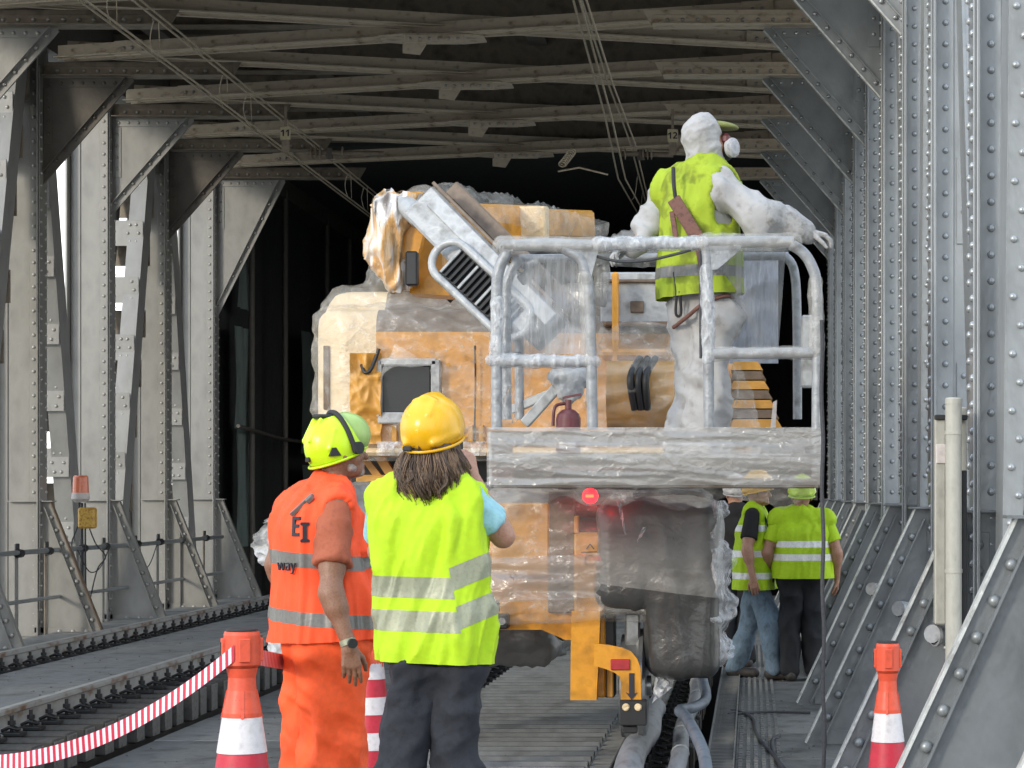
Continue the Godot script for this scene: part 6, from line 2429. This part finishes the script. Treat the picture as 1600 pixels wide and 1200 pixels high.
func worker_orange():
	var D := 10.2
	var J := {}
	J.R = Vector3(0.50, 0, 0.866)
	var fw := Vector3(0.866, 0, -0.50)
	J.nf = fw
	J.neck = P(519, 757, D)
	J.shR = P(524, 792, D - 0.19)
	J.shL = P(462, 796, D + 0.17)
	J.chest = P(497, 826, D)
	J.hip = P(509, 985, D)
	J.cw = 0.10
	J.hw = 0.085
	J.cr = 0.130
	J.hr = 0.150
	J.hipR = J.hip + J.R * 0.085 + Vector3(0, -0.08, 0)
	J.hipL = J.hip - J.R * 0.085 + Vector3(0, -0.08, 0)
	J.kneeR = P(522, 1175, D - 0.06)
	J.kneeL = P(492, 1175, D + 0.08)
	J.ankR = Vector3(J.kneeR.x - 0.02, 0.09, J.kneeR.z)
	J.ankL = Vector3(J.kneeL.x - 0.04, 0.09, J.kneeL.z)
	var root := person("man in orange vest and trousers with a lime helmet, looking up at the basket", Vector3(J.hip.x, 0.016, J.hip.z))
	var eR := P(517, 925, D - 0.33)
	var wR := P(545, 1008, D - 0.36)
	var eL := P(432, 880, D + 0.20)
	var wL := P(447, 940, D + 0.24)
	var hc := P(531, 706, D)
	var hf := Vector3(0.86, 0.16, -0.50)
	# body: torso, arms, head and hands in one mesh
	var f := field(torso_points(J) + [J.hipL, J.hipR], 0.2, 0.014)
	torso(f, J, -0.012)
	var body := Field.join([f.mesh(), arm_mesh(J.shR, eR, wR, 1.12), arm_mesh(J.shL, eL, wL, 1.08), head_mesh(hc, hf, J.neck + Vector3(-0.01, -0.03, 0), 1.06),
		hand_mesh(wR, Vector3(0.12, -1, 0.06), Vector3(-0.25, 0, -1), -1.0, [0.28, 0.36, 0.46, 0.55, 0.3], 1.12),
		hand_mesh(wL, Vector3(0.9, -0.3, -0.3), Vector3(0, -0.3, -1), 1.0, [0.4, 0.4, 0.4, 0.4, 0.3], 1.05)])
	fpart(root, "body", body, "skin_tan")
	var tr := trousers_mesh(J, [0.138, 0.128, 0.105], J.hip.y + 0.06)
	folds(tr, 201, 0.030, Vector3(1.3, 0.7, 1.3), 2.6)
	Field.pleat(tr, drape(208, 4.0), 0.013, Basis.from_scale(Vector3(0.6, 1.6, 0.6)) * Basis(Vector3.BACK, 0.6))
	fpart(root, "trousers", tr, "hivis_trouser")
	var m := MB.new()
	m.cbox(P(478, 1020, D) + Vector3(0.0, 0, 0.13), Vector3(0.13, 0.06, 0.012), 0.004, Basis(Vector3.UP, -0.7))
	wpart(root, "pocket_flap", m, "hivis_trouser")
	# tee shirt sleeves
	var sl := sleeve_mesh(J.shR + Vector3(0, -0.025, 0.005), eR, 0.66, 0.069, 0.086)
	folds(sl, 203, 0.012, Vector3(1, 1, 1), 5.0)
	fpart(root, "sleeve", sl, "rust_tee")
	sl = sleeve_mesh(J.shL, eL, 0.5, 0.072, 0.078)
	fpart(root, "sleeve", sl, "hivis_orange")
	# vest
	var hem := Plane(Vector3(0.05, -1, 0.0).normalized(), Vector3(0.05, -1, 0.0).normalized().dot(P(505, 999, D)))
	J.aR = 1.12
	J.ao = 0.035
	J.sr = 0.036
	var v := vest_mesh(J, 0.028, hem)
	folds(v, 204, 0.024, Vector3(1.5, 0.40, 1.5), 2.4)
	folds(v, 205, 0.015, Vector3(2.0, 0.22, 2.0), 4.5)
	v = hemmed(v, hem)
	var vd := v
	var y1: float = P(0, 872, D).y
	var y2: float = P(0, 961, D).y
	var t := Vector3(0.07, 1, 0).normalized()
	var c1 := t.dot(Vector3(P(470, 872, D).x, y1, 0))
	var c2 := t.dot(Vector3(P(470, 961, D).x, y2, 0))
	banded(root, v, "hivis_orange", "tape_grey", [[t, c1 - 0.031, c1 + 0.031], [t, c2 - 0.029, c2 + 0.029]])
	# loose front of the vest standing off to the right, with pocket flap
	f = field([P(575, 840, D), P(590, 995, D)], 0.14, 0.010)
	f.cap(P(562, 850, D - 0.06), P(572, 985, D - 0.06), 0.045, 0.062)
	f.cap(P(570, 930, D - 0.05), P(578, 985, D - 0.05), 0.055, 0.05, 0.04)
	f.cut(hem.normal, hem.d)
	v = f.mesh()
	folds(v, 206, 0.030, Vector3(1, 0.8, 1), 4.0)
	banded(root, v, "hivis_orange", "tape_grey", [[Vector3(-0.2, 1, 0).normalized(), Vector3(-0.2, 1, 0).normalized().dot(P(570, 880, D)) - 0.026, Vector3(-0.2, 1, 0).normalized().dot(P(570, 880, D)) + 0.026], [Vector3(-0.05, 1, 0).normalized(), Vector3(-0.05, 1, 0).normalized().dot(P(575, 965, D)) - 0.026, Vector3(-0.05, 1, 0).normalized().dot(P(575, 965, D)) + 0.026]], "vest_front")
	# printed marks on the back
	for q in [["E", 459, 822, 0.12, true, 0.0], ["I", 478, 828, 0.12, true, 0.0], ["way", 446, 886, 0.062, false, 0.0]]:
		var hit := surf_at(vd, q[1], q[2])
		var nn: Vector3 = Vector3(hit[1].x, hit[1].y * 0.4, hit[1].z).normalized()
		var bx := Vector3.UP.cross(nn).normalized()
		var tm := text(q[0], q[3], q[4])
		tm.depth = 0.008
		var o := wpart(root, "print", tm, "print_dark")
		o.transform = Transform3D(Basis(bx, nn.cross(bx), nn), hit[0] + nn * 0.002 - root.position)
	m = MB.new()
	var hit2 := surf_at(vd, 474, 785)
	var n2: Vector3 = hit2[1]
	var b2 := Vector3.UP.cross(n2).normalized()
	m.prism([Vector2(-0.04, -0.06), Vector2(-0.026, -0.06), Vector2(0.0, 0.02), Vector2(0.016, 0.015), Vector2(0.024, 0.04), Vector2(0.010, 0.065), Vector2(-0.008, 0.055), Vector2(-0.024, 0.0)], Transform3D(Basis(b2, n2.cross(b2), n2), hit2[0] + n2 * 0.002), 0.016)
	wpart(root, "print", m, "tape_grey")
	# watch
	m = MB.new()
	var wd := (wR - eR).normalized()
	m.tube([wR - wd * 0.025, wR + wd * 0.0], 0.0355, 14)
	var wt := wpart(root, "watch_strap", m, "tape_pale")
	m = MB.new()
	m.cyl(wR + Vector3(0.018, 0.01, 0.030), wR + Vector3(0.027, 0.01, 0.044), 0.021, 16)
	wpart(wt, "watch_case", m, "strap_black")
	# jaw stubble, with the pale highlight of the jaw edge put into its colour
	f = field([hc], 0.14, 0.006)
	var hr := hf.normalized().cross(Vector3.UP).normalized()
	for s in [-1.0, 1.0]:
		f.cap(hc + hf * 0.03 + hr * s * 0.058 + Vector3(0, -0.075, 0), hc + hf * 0.085 + hr * s * 0.02 + Vector3(0, -0.105, 0), 0.019, 0.020, 0.02)
	f.cap(hc + hf * 0.09 + Vector3(0, -0.072, 0) - hr * 0.025, hc + hf * 0.09 + Vector3(0, -0.072, 0) + hr * 0.025, 0.011, 0.011, 0.02)
	var bd := f.mesh()
	folds(bd, 207, 0.003, Vector3.ONE, 20.0)
	fpart(root, "stubble_highlight", bd, "stubble_highlight")
	var hp = helmet(root, P(523, 697, D), Vector3(0.80, 0.20, -0.60), 1.02, "helmet_lime", 1)
	var at = hp[1]
	m = MB.new()
	for s in [-1.0, 1.0]:
		m.prism([Vector2(-0.028, -0.016), Vector2(0.026, -0.012), Vector2(0.0, 0.024), Vector2(-0.018, 0.022)], Transform3D(Basis(Vector3(0.80, 0, -0.60) * s, Vector3.UP, Vector3(0.6, 0, 0.8) * s), at.call(s * 0.098, -0.022, -0.052)), 0.02)
	wpart(hp[0], "vent", m, "strap_black")
	m = MB.new()
	var pts := []
	for i in 25:
		var a := PI * i / 24.0
		pts.append(at.call(cos(a) * 0.118, -0.035 + sin(a) * 0.183, 0.035 - 0.02 * sin(a)))
	m.tube(pts, 0.013, 6)
	m.cbox(at.call(0.0, 0.135, -0.02), Vector3(0.07, 0.02, 0.10), 0.008, Basis(Vector3.UP, -0.9))
	wpart(hp[0], "head_strap", m, "strap_black")
	f = field([at.call(0, 0.09, 0.07)], 0.16, 0.007)
	f.ell(at.call(0, 0.040, 0.060), Vector3(0.112, 0.10, 0.088) * 1.02)
	f.ell(at.call(0, 0.028, 0.056), Vector3(0.096, 0.086, 0.074) * 1.02, Basis.IDENTITY, 0.0, 1)
	f.cut(Vector3(-0.8, -0.35, 0.45).normalized(), Vector3(-0.8, -0.35, 0.45).normalized().dot(at.call(0, 0.03, 0.05)))
	fpart(hp[0], "visor", f.mesh(), "helmet_visor")
	m = MB.new()
	m.cbox(at.call(0, -0.035, -0.138), Vector3(0.035, 0.022, 0.012), 0.003, Basis(Vector3.UP, -0.93))
	wpart(hp[0], "rear_clip", m, "strap_black")
	m = MB.new()
	m.cyl(at.call(0.105, -0.02, 0.05), at.call(0.125, -0.02, 0.055), 0.028, 14)
	wpart(hp[0], "visor_hinge", m, "strap_black")
	boots(root, J, Vector3(0.866, 0, -0.5), "leather_dark")

func worker_lime():
	var D := 9.3
	var J := {}
	J.R = Vector3(0.985, 0, 0.17)
	J.nf = Vector3(0.17, 0, -0.985)
	J.neck = P(672, 748, D)
	J.shR = P(735, 780, D - 0.02)
	J.shL = P(600, 778, D + 0.03)
	J.chest = P(670, 816, D)
	J.hip = P(683, 1000, D)
	J.cw = 0.122
	J.hw = 0.088
	J.cr = 0.088
	J.hr = 0.096
	J.flare = 0.008
	J.sr = 0.034
	J.hipR = P(712, 1052, D)
	J.hipL = P(654, 1052, D)
	J.kneeR = P(716, 1215, D)
	J.kneeL = P(622, 1215, D)
	J.ankR = Vector3(J.kneeR.x - 0.01, 0.09, J.kneeR.z + 0.03)
	J.ankL = Vector3(J.kneeL.x - 0.05, 0.09, J.kneeL.z + 0.03)
	var root := person("long haired worker in a lime vest and yellow helmet, one arm raised to the face", Vector3(J.hip.x, 0.016, J.hip.z))
	var eR := P(786, 838, D + 0.08)
	var wR := P(738, 742, D + 0.20)
	var eL := P(592, 862, D + 0.26)
	var wL := P(640, 765, D + 0.40)
	var hc := P(676, 682, D)
	var hf := Vector3(0.30, 0.10, -0.95)
	var f := field(torso_points(J) + [J.hipL, J.hipR], 0.2, 0.014)
	torso(f, J, -0.008)
	var body := Field.join([f.mesh(), arm_mesh(J.shR, eR, wR, 1.0), arm_mesh(J.shL, eL, wL, 0.95), head_mesh(hc, hf, J.neck + Vector3(0, -0.03, 0), 1.0),
		hand_mesh(wR, Vector3(-0.25, 1.0, -0.35), Vector3(-0.8, 0, -0.6), 1.0, [0.75, 0.8, 0.85, 0.9, 0.4], 1.0),
		hand_mesh(wL, Vector3(0.2, 1.0, -0.2), Vector3(0.8, 0, -0.6), -1.0, [0.75, 0.8, 0.85, 0.9, 0.4], 1.0)])
	fpart(root, "body", body, "skin")
	var m := MB.new()
	m.cbox(P(694, 700, D + 0.36), Vector3(0.16, 0.078, 0.010), 0.004)
	wpart(root, "phone", m, "strap_black")
	var tr := trousers_mesh(J, [0.091, 0.084, 0.080], J.hip.y - 0.085)
	folds(tr, 211, 0.030, Vector3(1.3, 0.7, 1.3), 2.6)
	Field.pleat(tr, drape(219, 4.0), 0.012, Basis.from_scale(Vector3(0.6, 1.6, 0.6)) * Basis(Vector3.BACK, -0.5))
	fpart(root, "trousers", tr, "navy_cloth")
	var sl := sleeve_mesh(J.shR + Vector3(-0.01, 0.0, 0), eR, 0.66, 0.070, 0.084)
	folds(sl, 213, 0.012, Vector3(1, 1, 1), 5.0)
	fpart(root, "sleeve", sl, "blue_tee")
	sl = sleeve_mesh(J.shL, eL, 0.72, 0.066, 0.074)
	fpart(root, "sleeve", sl, "blue_tee")
	# collar of the tee
	f = field([J.neck], 0.12, 0.008)
	f.cap(J.neck + Vector3(0, 0.005, 0), J.neck + Vector3(0, 0.02, -0.005), 0.068, 0.064)
	fpart(root, "collar", f.mesh(), "navy_cloth")
	var hem := Plane(Vector3(-0.03, -1, 0).normalized(), Vector3(-0.03, -1, 0).normalized().dot(P(690, 1034, D)))
	J.aR = 0.72
	J.aL = 0.28
	var v := vest_mesh(J, 0.024, hem, 0.011)
	folds(v, 214, 0.026, Vector3(1.6, 0.40, 1.6), 2.2)
	Field.pleat(v, drape(218, 4.5), 0.019, Basis.from_scale(Vector3(2.0, 0.22, 2.0)) * Basis(Vector3.BACK, 0.25))
	v = hemmed(v, hem)
	# the back piece and the side panel carry the bands at different heights
	var seam := Vector3(1, 0.19, 0).normalized()
	var sp := Field.clip(v, seam, seam.dot(P(718, 930, D)))
	var up := Vector3(0.02, 1, 0).normalized()
	var pl := []
	for y in [916, 968]:
		var c := up.dot(P(655, y, D))
		pl.append([up, c - 0.042, c + 0.042])
	banded(root, sp[0], "hivis_lime", "tape_pale", pl)
	var sl2 := Vector3(-0.42, 1, 0).normalized()
	pl = []
	for y in [892, 956]:
		var c := sl2.dot(P(740, y, D))
		pl.append([sl2, c - 0.045, c + 0.045])
	banded(root, sp[1], "hivis_lime", "tape_pale", pl, "vest_side")
	# hair: a soft mass and many wavy locks
	f = field([hc, P(676, 760, D)], 0.16, 0.010)
	f.ell(hc + Vector3(0, -0.01, 0.02), Vector3(0.100, 0.10, 0.095))
	f.cap(hc + Vector3(-0.05, -0.08, 0.04), hc + Vector3(-0.060, -0.14, 0.04), 0.050, 0.040, 0.04)
	f.cap(hc + Vector3(0.05, -0.08, 0.04), hc + Vector3(0.06, -0.13, 0.035), 0.050, 0.040, 0.04)
	var hd := f.mesh()
	folds(hd, 216, 0.02, Vector3(2.0, 0.4, 2.0), 8.0)
	var hair := fpart(root, "hair", hd, "hair_brown")
	for tone in 2:
		var q := MB.new()
		for cl in 46:
			var a0 := rng.randf_range(-1.8, 1.8)
			var ph := rng.randf() * TAU
			var wv := rng.randf_range(0.008, 0.022)
			var L0 := rng.randf_range(0.12, 0.205)
			var fr := rng.randf_range(7.0, 11.0)
			var lift := rng.randf_range(0.036, 0.058)
			for i in 22:
				var a := a0 + rng.randf_range(-0.10, 0.10)
				var rr := rng.randf_range(0.088, 0.108)
				var L := L0 * rng.randf_range(0.80, 1.12)
				var p := hc + Vector3(sin(a) * rr, rng.randf_range(-0.075, -0.045), cos(a) * rr * 0.95)
				var jit := rng.randf_range(-0.5, 0.5)
				var pts := []
				var rad := []
				for s in 11:
					var u := s / 10.0
					var outw := Vector3(sin(a), 0, cos(a)) * (lift * sin(u * 2.4) - 0.018 * u * u)
					var pull := (a0 - a) * 0.05 * u
					pts.append(p + outw + Vector3(sin(ph + jit + u * fr) * wv * u + pull, -L * u, cos(ph + jit + u * fr * 0.9) * wv * u * 0.8 + 0.006 * u))
					rad.append(0.0019 * (1.0 - 0.7 * u * u) + 0.0004)
				q.tube(pts, rad, 4, false)
		if tone == 0:
			for cl in [[664, 735, -1.0, 40.0], [694, 738, 1.0, 34.0], [640, 735, 1.0, 24.0]]:
				for o in 14:
					var pts := []
					var rad := []
					var jx := rng.randf_range(-4.0, 4.0)
					for s in 14:
						var u := s / 13.0
						pts.append(P(cl[0] + jx * (1.0 - u * 0.6) + cl[2] * 9.0 * sin(u * 5.2) * u, cl[1] + u * cl[3], D - 0.14 - rng.randf() * 0.004))
						rad.append(0.0030 * (1.0 - 0.6 * u))
					q.tube(pts, rad, 5)
		wpart(hair, "locks", q, ["hair_brown", "hair_light"][tone])
	var hp = helmet(root, P(676, 667, D), Vector3(0.30, 0.16, -0.95), 1.12, "helmet_yellow", 0)
	var at = hp[1]
	m = MB.new()
	m.cbox(at.call(-0.045, -0.062, -0.128), Vector3(0.048, 0.020, 0.014), 0.004, Basis(Vector3.UP, -0.65))
	m.tube([at.call(-0.10, -0.035, -0.05), at.call(-0.06, -0.064, -0.105), at.call(0.0, -0.07, -0.125)], 0.006, 6)
	wpart(hp[0], "head_strap", m, "strap_black")
	boots(root, J, Vector3(0.17, 0, -0.985), "leather_dark")

func worker_white():
	var D := 12.4
	var J := {}
	var fl := 1.806
	J.R = Vector3(0.72, 0, 0.69)
	var fw := Vector3(0.69, 0, -0.72)
	J.nf = fw
	J.neck = P(1098, 262, D)
	J.shR = P(1132, 296, D - 0.12)
	J.shL = P(1052, 300, D + 0.13)
	J.chest = P(1090, 335, D)
	J.hip = P(1096, 450, D)
	J.cw = 0.078
	J.hw = 0.070
	J.cr = 0.092
	J.hr = 0.108
	J.hipR = P(1119, 486, D - 0.07)
	J.hipL = P(1078, 486, D + 0.07)
	J.kneeR = P(1107, 592, D - 0.09)
	J.kneeL = P(1085, 590, D + 0.07)
	J.ankR = Vector3(P(1102, 0, D).x, fl + 0.06, -D + 0.07)
	J.ankL = Vector3(P(1076, 0, D).x, fl + 0.06, -D - 0.08)
	J.floor = fl
	var root := person("hooded worker in a dirty white coverall, standing in the basket, reaching to the right wall", Vector3(J.hip.x, fl, J.hip.z))
	var eR := P(1196, 340, D - 0.16)
	var wR := P(1262, 362, D - 0.10)
	var eL := P(1020, 352, D + 0.16)
	var wL := P(988, 384, D + 0.02)
	var hc := P(1104, 222, D)
	var hf := Vector3(0.93, 0.03, -0.36)
	var f := field(torso_points(J), 0.15, 0.016)
	torso(f, J, -0.03)
	var body := Field.join([f.mesh(), head_mesh(hc, hf, J.neck + Vector3(0, -0.03, 0), 1.0), arm_mesh(J.shR, eR, wR, 0.9), arm_mesh(J.shL, eL, wL, 0.9)])
	fpart(root, "body", body, "skin")
	# coverall: legs, trunk and sleeves in one
	f = field(torso_points(J) + [J.kneeL, J.kneeR, J.ankL, J.ankR, eR, wR, eL, wL], 0.20, 0.0135)
	torso(f, J, -0.006)
	for s in ["L", "R"]:
		f.cap(J["hip" + s], J["knee" + s], 0.112, 0.095, 0.02)
		f.cap(J["knee" + s], J["ank" + s] + Vector3(0, -0.02, 0), 0.095, 0.108, 0.04)
	f.cap(J.hipL, J.hipR, 0.118, 0.118, 0.06)
	f.cap(J.shR, eR, 0.085, 0.098, 0.05)
	f.cap(J.shR.lerp(eR, 0.5) + Vector3(0, -0.05, 0), eR + Vector3(-0.02, -0.05, 0), 0.05, 0.06, 0.05)
	f.cap(eR, eR.lerp(wR, 0.55), 0.088, 0.062, 0.04)
	f.cap(eR.lerp(wR, 0.4), wR, 0.062, 0.040, 0.03)
	f.cap(J.shL, eL, 0.08, 0.070, 0.05)
	f.cap(eL, wL, 0.062, 0.036, 0.04)
	f.cut(Vector3.DOWN, -fl - 0.01)
	var d := f.mesh()
	Field.relax(d, 1)
	folds(d, 221, 0.034, Vector3(1.2, 0.6, 1.2), 2.4)
	Field.pleat(d, drape(227, 3.6), 0.020, Basis.from_scale(Vector3(0.7, 2.0, 0.7)) * Basis(Vector3.BACK, 0.8))
	var q := Field.clip(d, Vector3(1, 0.1, 0).normalized(), Vector3(1, 0.1, 0).normalized().dot(P(1196, 350, D)))
	fpart(root, "coverall", q[0], "coverall")
	fpart(root, "sleeve_end", q[1], "coverall_grimy", "grimy taped sleeve end")
	# gloves
	for h in [[wR, Vector3(1.0, -0.18, -0.1), Vector3(0, -1, -0.2), "coverall_grimy"], [wL, Vector3(-0.8, -0.3, 0.3), Vector3(0, -1, 0.1), "coverall_grimy"]]:
		fpart(root, "glove", hand_mesh(h[0], h[1], h[2], 1.0, [0.75, 0.8, 0.8, 0.85, 0.5], 1.12), h[3])
	# hood with its face opening
	f = field([hc, J.neck], 0.19, 0.007)
	f.ell(hc + Vector3(-0.025, 0.03, 0.005), Vector3(0.104, 0.124, 0.104), Basis.IDENTITY)
	f.cap(hc + Vector3(0.0, -0.05, 0), J.neck + Vector3(-0.01, 0.01, 0), 0.080, 0.080, 0.05)
	f.cap(hc + Vector3(0.02, -0.10, -0.01), J.neck + Vector3(0.06, -0.01, -0.03), 0.06, 0.07, 0.05)
	f.cap(hc + hf * 0.085 + Vector3(0, -0.01, 0), hc + hf * 0.2 + Vector3(0, -0.03, 0), 0.080, 0.10, 0.0, 1)
	d = f.mesh()
	folds(d, 223, 0.012, Vector3.ONE, 5.0)
	folds(d, 224, 0.005, Vector3.ONE, 12.0)
	var hood := fpart(root, "hood", d, "coverall")
	# cap peak, goggles, half mask with two filters
	f = field([hc + hf * 0.12 + Vector3(0, 0.09, 0)], 0.14, 0.006)
	f.ell(hc + hf * 0.085 + Vector3(0, 0.088, 0), Vector3(0.098, 0.026, 0.085), Basis(Vector3.BACK, -0.12))
	f.cut(Vector3.DOWN, -(hc.y + 0.074))
	fpart(root, "cap_peak", f.mesh(), "cap_olive")
	var hr := hf.normalized().cross(Vector3.UP).normalized()
	var m := MB.new()
	m.cbox(hc + hf * 0.094 + Vector3(0, 0.012, 0), Vector3(0.05, 0.062, 0.15), 0.018, Basis(Vector3.UP, 0.36))
	wpart(root, "goggles", m, "dark_red")
	f = field([hc + hf * 0.11 + Vector3(0, -0.05, 0)], 0.13, 0.006)
	f.ell(hc + hf * 0.110 + Vector3(0, -0.050, 0), Vector3(0.045, 0.052, 0.052))
	var mk := fpart(root, "respirator", f.mesh(), "strap_black")
	for s in [-1.0, 1.0]:
		m = MB.new()
		var c: Vector3 = hc + hf * 0.128 + hr * s * 0.056 + Vector3(0, -0.035, 0)
		var nn: Vector3 = (hf * 0.55 + hr * s).normalized()
		var bx := nn.cross(Vector3.UP).normalized()
		m.lathe([Vector2(0.0, 0.026), Vector2(0.036, 0.023), Vector2(0.054, 0.010), Vector2(0.054, -0.012), Vector2(0.0, -0.016)], Transform3D(Basis(bx, nn, bx.cross(nn)), c), 20)
		wpart(mk, "filter", m, "mask_grey")
	# vest, open and hanging past the hips
	J.aR = 1.35
	J.aL = 0.95
	var hem := Plane(Vector3(0.05, -1, 0).normalized(), Vector3(0.05, -1, 0).normalized().dot(P(1060, 466, D)))
	var v := vest_mesh(J, 0.052, hem, 0.012)
	folds(v, 225, 0.026, Vector3(1.4, 0.4, 1.4), 2.4)
	folds(v, 226, 0.014, Vector3(1.8, 0.25, 1.8), 4.0)
	v = hemmed(v, hem)
	var up := Vector3(0, 1, 0)
	var cy: float = P(0, 428, D).y
	banded(root, v, "hivis_lime_dirty", "tape_grey", [[up, cy - 0.030, cy + 0.030]])
	# harness: crossing strap on the back, hip and thigh webbing
	m = MB.new()
	m.tube(smoothed([P(1052, 262, D - 0.16), P(1053, 290, D - 0.20), P(1056, 320, D - 0.20), P(1050, 345, D - 0.17)], 5), 0.011, 6)
	m.tube(smoothed([P(1053, 425, D - 0.14), P(1057, 455, D - 0.16), P(1056, 490, D - 0.15), P(1064, 490, D - 0.15), P(1062, 455, D - 0.17)], 5), 0.008, 6)
	wpart(root, "harness_strap", m, "strap_black")
	m = MB.new()
	m.bar(P(1052, 310, D - 0.205), P(1090, 372, D - 0.235), 0.075, 0.012, Vector3(-0.3, 0.1, 1), 0.004)
	m.bar(P(1050, 330, D - 0.19), P(1056, 372, D - 0.20), 0.03, 0.012, Vector3(-0.3, 0.1, 1), 0.004)
	m.bar(P(1090, 372, D - 0.235), P(1100, 420, D - 0.25), 0.05, 0.012, Vector3(0, 0.1, 1), 0.004)
	wpart(root, "harness_strap", m, "strap_brown")
	m = MB.new()
	m.tube(smoothed([P(1052, 512, D - 0.06), P(1075, 494, D - 0.17), P(1100, 474, D - 0.22), P(1135, 462, D - 0.20), P(1150, 470, D - 0.08)], 5), 0.011, 6)
	wpart(root, "thigh_strap", m, "strap_brown")
	boots(root, J, fw, "coverall_grimy")

func walker(label: String, x: float, D: float, yaw: float, opt: Dictionary) -> Node3D:
	# a figure further along the walkway, built from a standing pose turned by yaw
	var bs := Basis(Vector3.UP, yaw)
	var o := Vector3((x - VX) / F * D, 0.0, -D)
	var k: float = opt.get("h", 1.0)
	var W := func(px_: float, py: float, pz: float) -> Vector3: return o + bs * (Vector3(px_, py, pz) * k)
	var J := {}
	J.R = bs * Vector3.RIGHT
	var fw := bs * Vector3.FORWARD
	J.nf = fw
	J.neck = W.call(0, 1.49, 0)
	J.shR = W.call(0.20, 1.42, 0)
	J.shL = W.call(-0.20, 1.42, 0)
	J.chest = W.call(0, 1.27, 0)
	J.hip = W.call(0, 0.99, 0)
	J.cw = 0.115
	J.hw = 0.085
	J.cr = 0.105
	J.hr = 0.115
	J.hipR = W.call(0.09, 0.90, 0)
	J.hipL = W.call(-0.09, 0.90, 0)
	J.sr = 0.046
	var st: float = opt.get("stride", 0.0)
	J.kneeR = W.call(0.10, 0.49, -0.06 - st * 0.5)
	J.kneeL = W.call(-0.10, 0.49, -0.03 + st * 0.5)
	J.ankR = W.call(0.10, 0.09, 0.0 - st)
	J.ankL = W.call(-0.10, 0.09, 0.02 + st)
	var root := person(label, o)
	var eR: Vector3 = W.call(0.305, 1.13, 0.03)
	var wR: Vector3 = W.call(0.315, 0.89, opt.get("fore", -0.08))
	var eL: Vector3 = W.call(-0.305, 1.13, 0.03)
	var wL: Vector3 = W.call(-0.29, 0.93, opt.get("foreL", -0.16))
	var hc: Vector3 = W.call(0, 1.625, -0.02)
	var hf: Vector3 = bs * opt.get("look", Vector3(0, 0, -1))
	var f := field(torso_points(J), 0.18, 0.018)
	torso(f, J, -0.01)
	var body := Field.join([f.mesh(), arm_mesh(J.shR, eR, wR), arm_mesh(J.shL, eL, wL), head_mesh(hc, hf, J.neck + Vector3(0, -0.03, 0)),
		hand_mesh(wR, (wR - eR), -J.R, 1.0, [0.4, 0.45, 0.5, 0.55, 0.3]), hand_mesh(wL, (wL - eL), J.R, -1.0, [0.4, 0.45, 0.5, 0.55, 0.3])])
	fpart(root, "body", body, "skin")
	var tr := trousers_mesh(J, opt.get("leg", [0.100, 0.080, 0.070]), J.hip.y + 0.05, 0.014)
	folds(tr, opt.seed, 0.028, Vector3(1.2, 0.8, 1.2), 3.0)
	fpart(root, "trousers", tr, opt.trouser)
	for s in [[J.shR, eR], [J.shL, eL]]:
		fpart(root, "sleeve", sleeve_mesh(s[0] + Vector3(0, 0.005, 0), s[1], 0.70, 0.064, 0.078), opt.sleeve)
	if opt.has("vest"):
		J.aR = opt.get("arm", 1.0)
		J.aL = opt.get("arm", 1.0)
		var hem := Plane(Vector3.DOWN, -opt.hem * k)
		var v := vest_mesh(J, 0.022, hem, 0.014)
		folds(v, opt.seed + 1, 0.026, Vector3(1.4, 0.5, 1.4), 2.6)
		folds(v, opt.seed + 2, 0.012, Vector3(1.4, 0.5, 1.4), 6.0)
		v = hemmed(v, hem)
		var pl := []
		for y in opt.bands:
			pl.append([Vector3.UP, y * k - 0.028, y * k + 0.028])
		banded(root, v, opt.vest, "tape_white", pl, opt.get("called", "vest"))
	else:
		f = field(torso_points(J), 0.2, 0.015)
		torso(f, J, 0.012)
		f.cut(Vector3.DOWN, -0.93 * k)
		var d := f.mesh()
		folds(d, opt.seed + 1, 0.02, Vector3(1.2, 0.8, 1.2), 3.0)
		fpart(root, "tee_shirt", d, opt.sleeve)
	helmet(root, hc + Vector3(0, 0.055, 0), hf, 1.05, opt.helmet, 0)
	boots(root, J, fw, "leather_dark")
	return root

func make_people():
	worker_lime()
	worker_orange()
	worker_white()
	var a := walker("man in jeans and a black tee under a lime vest, walking on the right walkway", 1180, 19.6, -1.7, {"seed": 231, "trouser": "jeans", "sleeve": "black_tee", "vest": "hivis_lime", "hem": 0.78, "bands": [1.31, 1.09, 0.90], "stride": 0.17, "fore": -0.02, "helmet": "helmet_yellow", "look": Vector3(0, 0.05, -1), "arm": 1.15, "h": 0.99})
	var m := MB.new()
	m.tube(smoothed([P(1190, 796, 19.45), P(1203, 830, 19.40), P(1210, 870, 19.38), P(1208, 910, 19.42)], 5), 0.010, 6)
	wpart(a, "shoulder_strap", m, "strap_black")
	walker("man in a lime short sleeved shirt and black trousers by the right wall", 1253, 19.4, 0.05, {"seed": 241, "trouser": "black_cloth", "sleeve": "hivis_lime", "vest": "hivis_lime", "called": "shirt", "hem": 0.90, "bands": [1.20, 1.085], "foreL": -0.1, "helmet": "helmet_lime", "arm": 0.25, "h": 0.97})
	walker("person in dark clothes half hidden behind the wrapped machine and the man in jeans", 1150, 20.8, 0.2, {"seed": 251, "trouser": "black_cloth", "sleeve": "black_tee", "helmet": "mask_grey", "h": 0.98})

func _ready():
	rng.seed = 7
	make_camera()
	make_light()
	make_materials()
	make_rivet()
	var t0 := Time.get_ticks_msec()
	make_floor()
	make_bridge()
	make_handrail()
	make_enclosure()
	make_wires()
	print("bridge ", Time.get_ticks_msec() - t0)
	make_machine()
	print("machine ", Time.get_ticks_msec() - t0)
	make_people()
	print("people ", Time.get_ticks_msec() - t0)
	make_small()
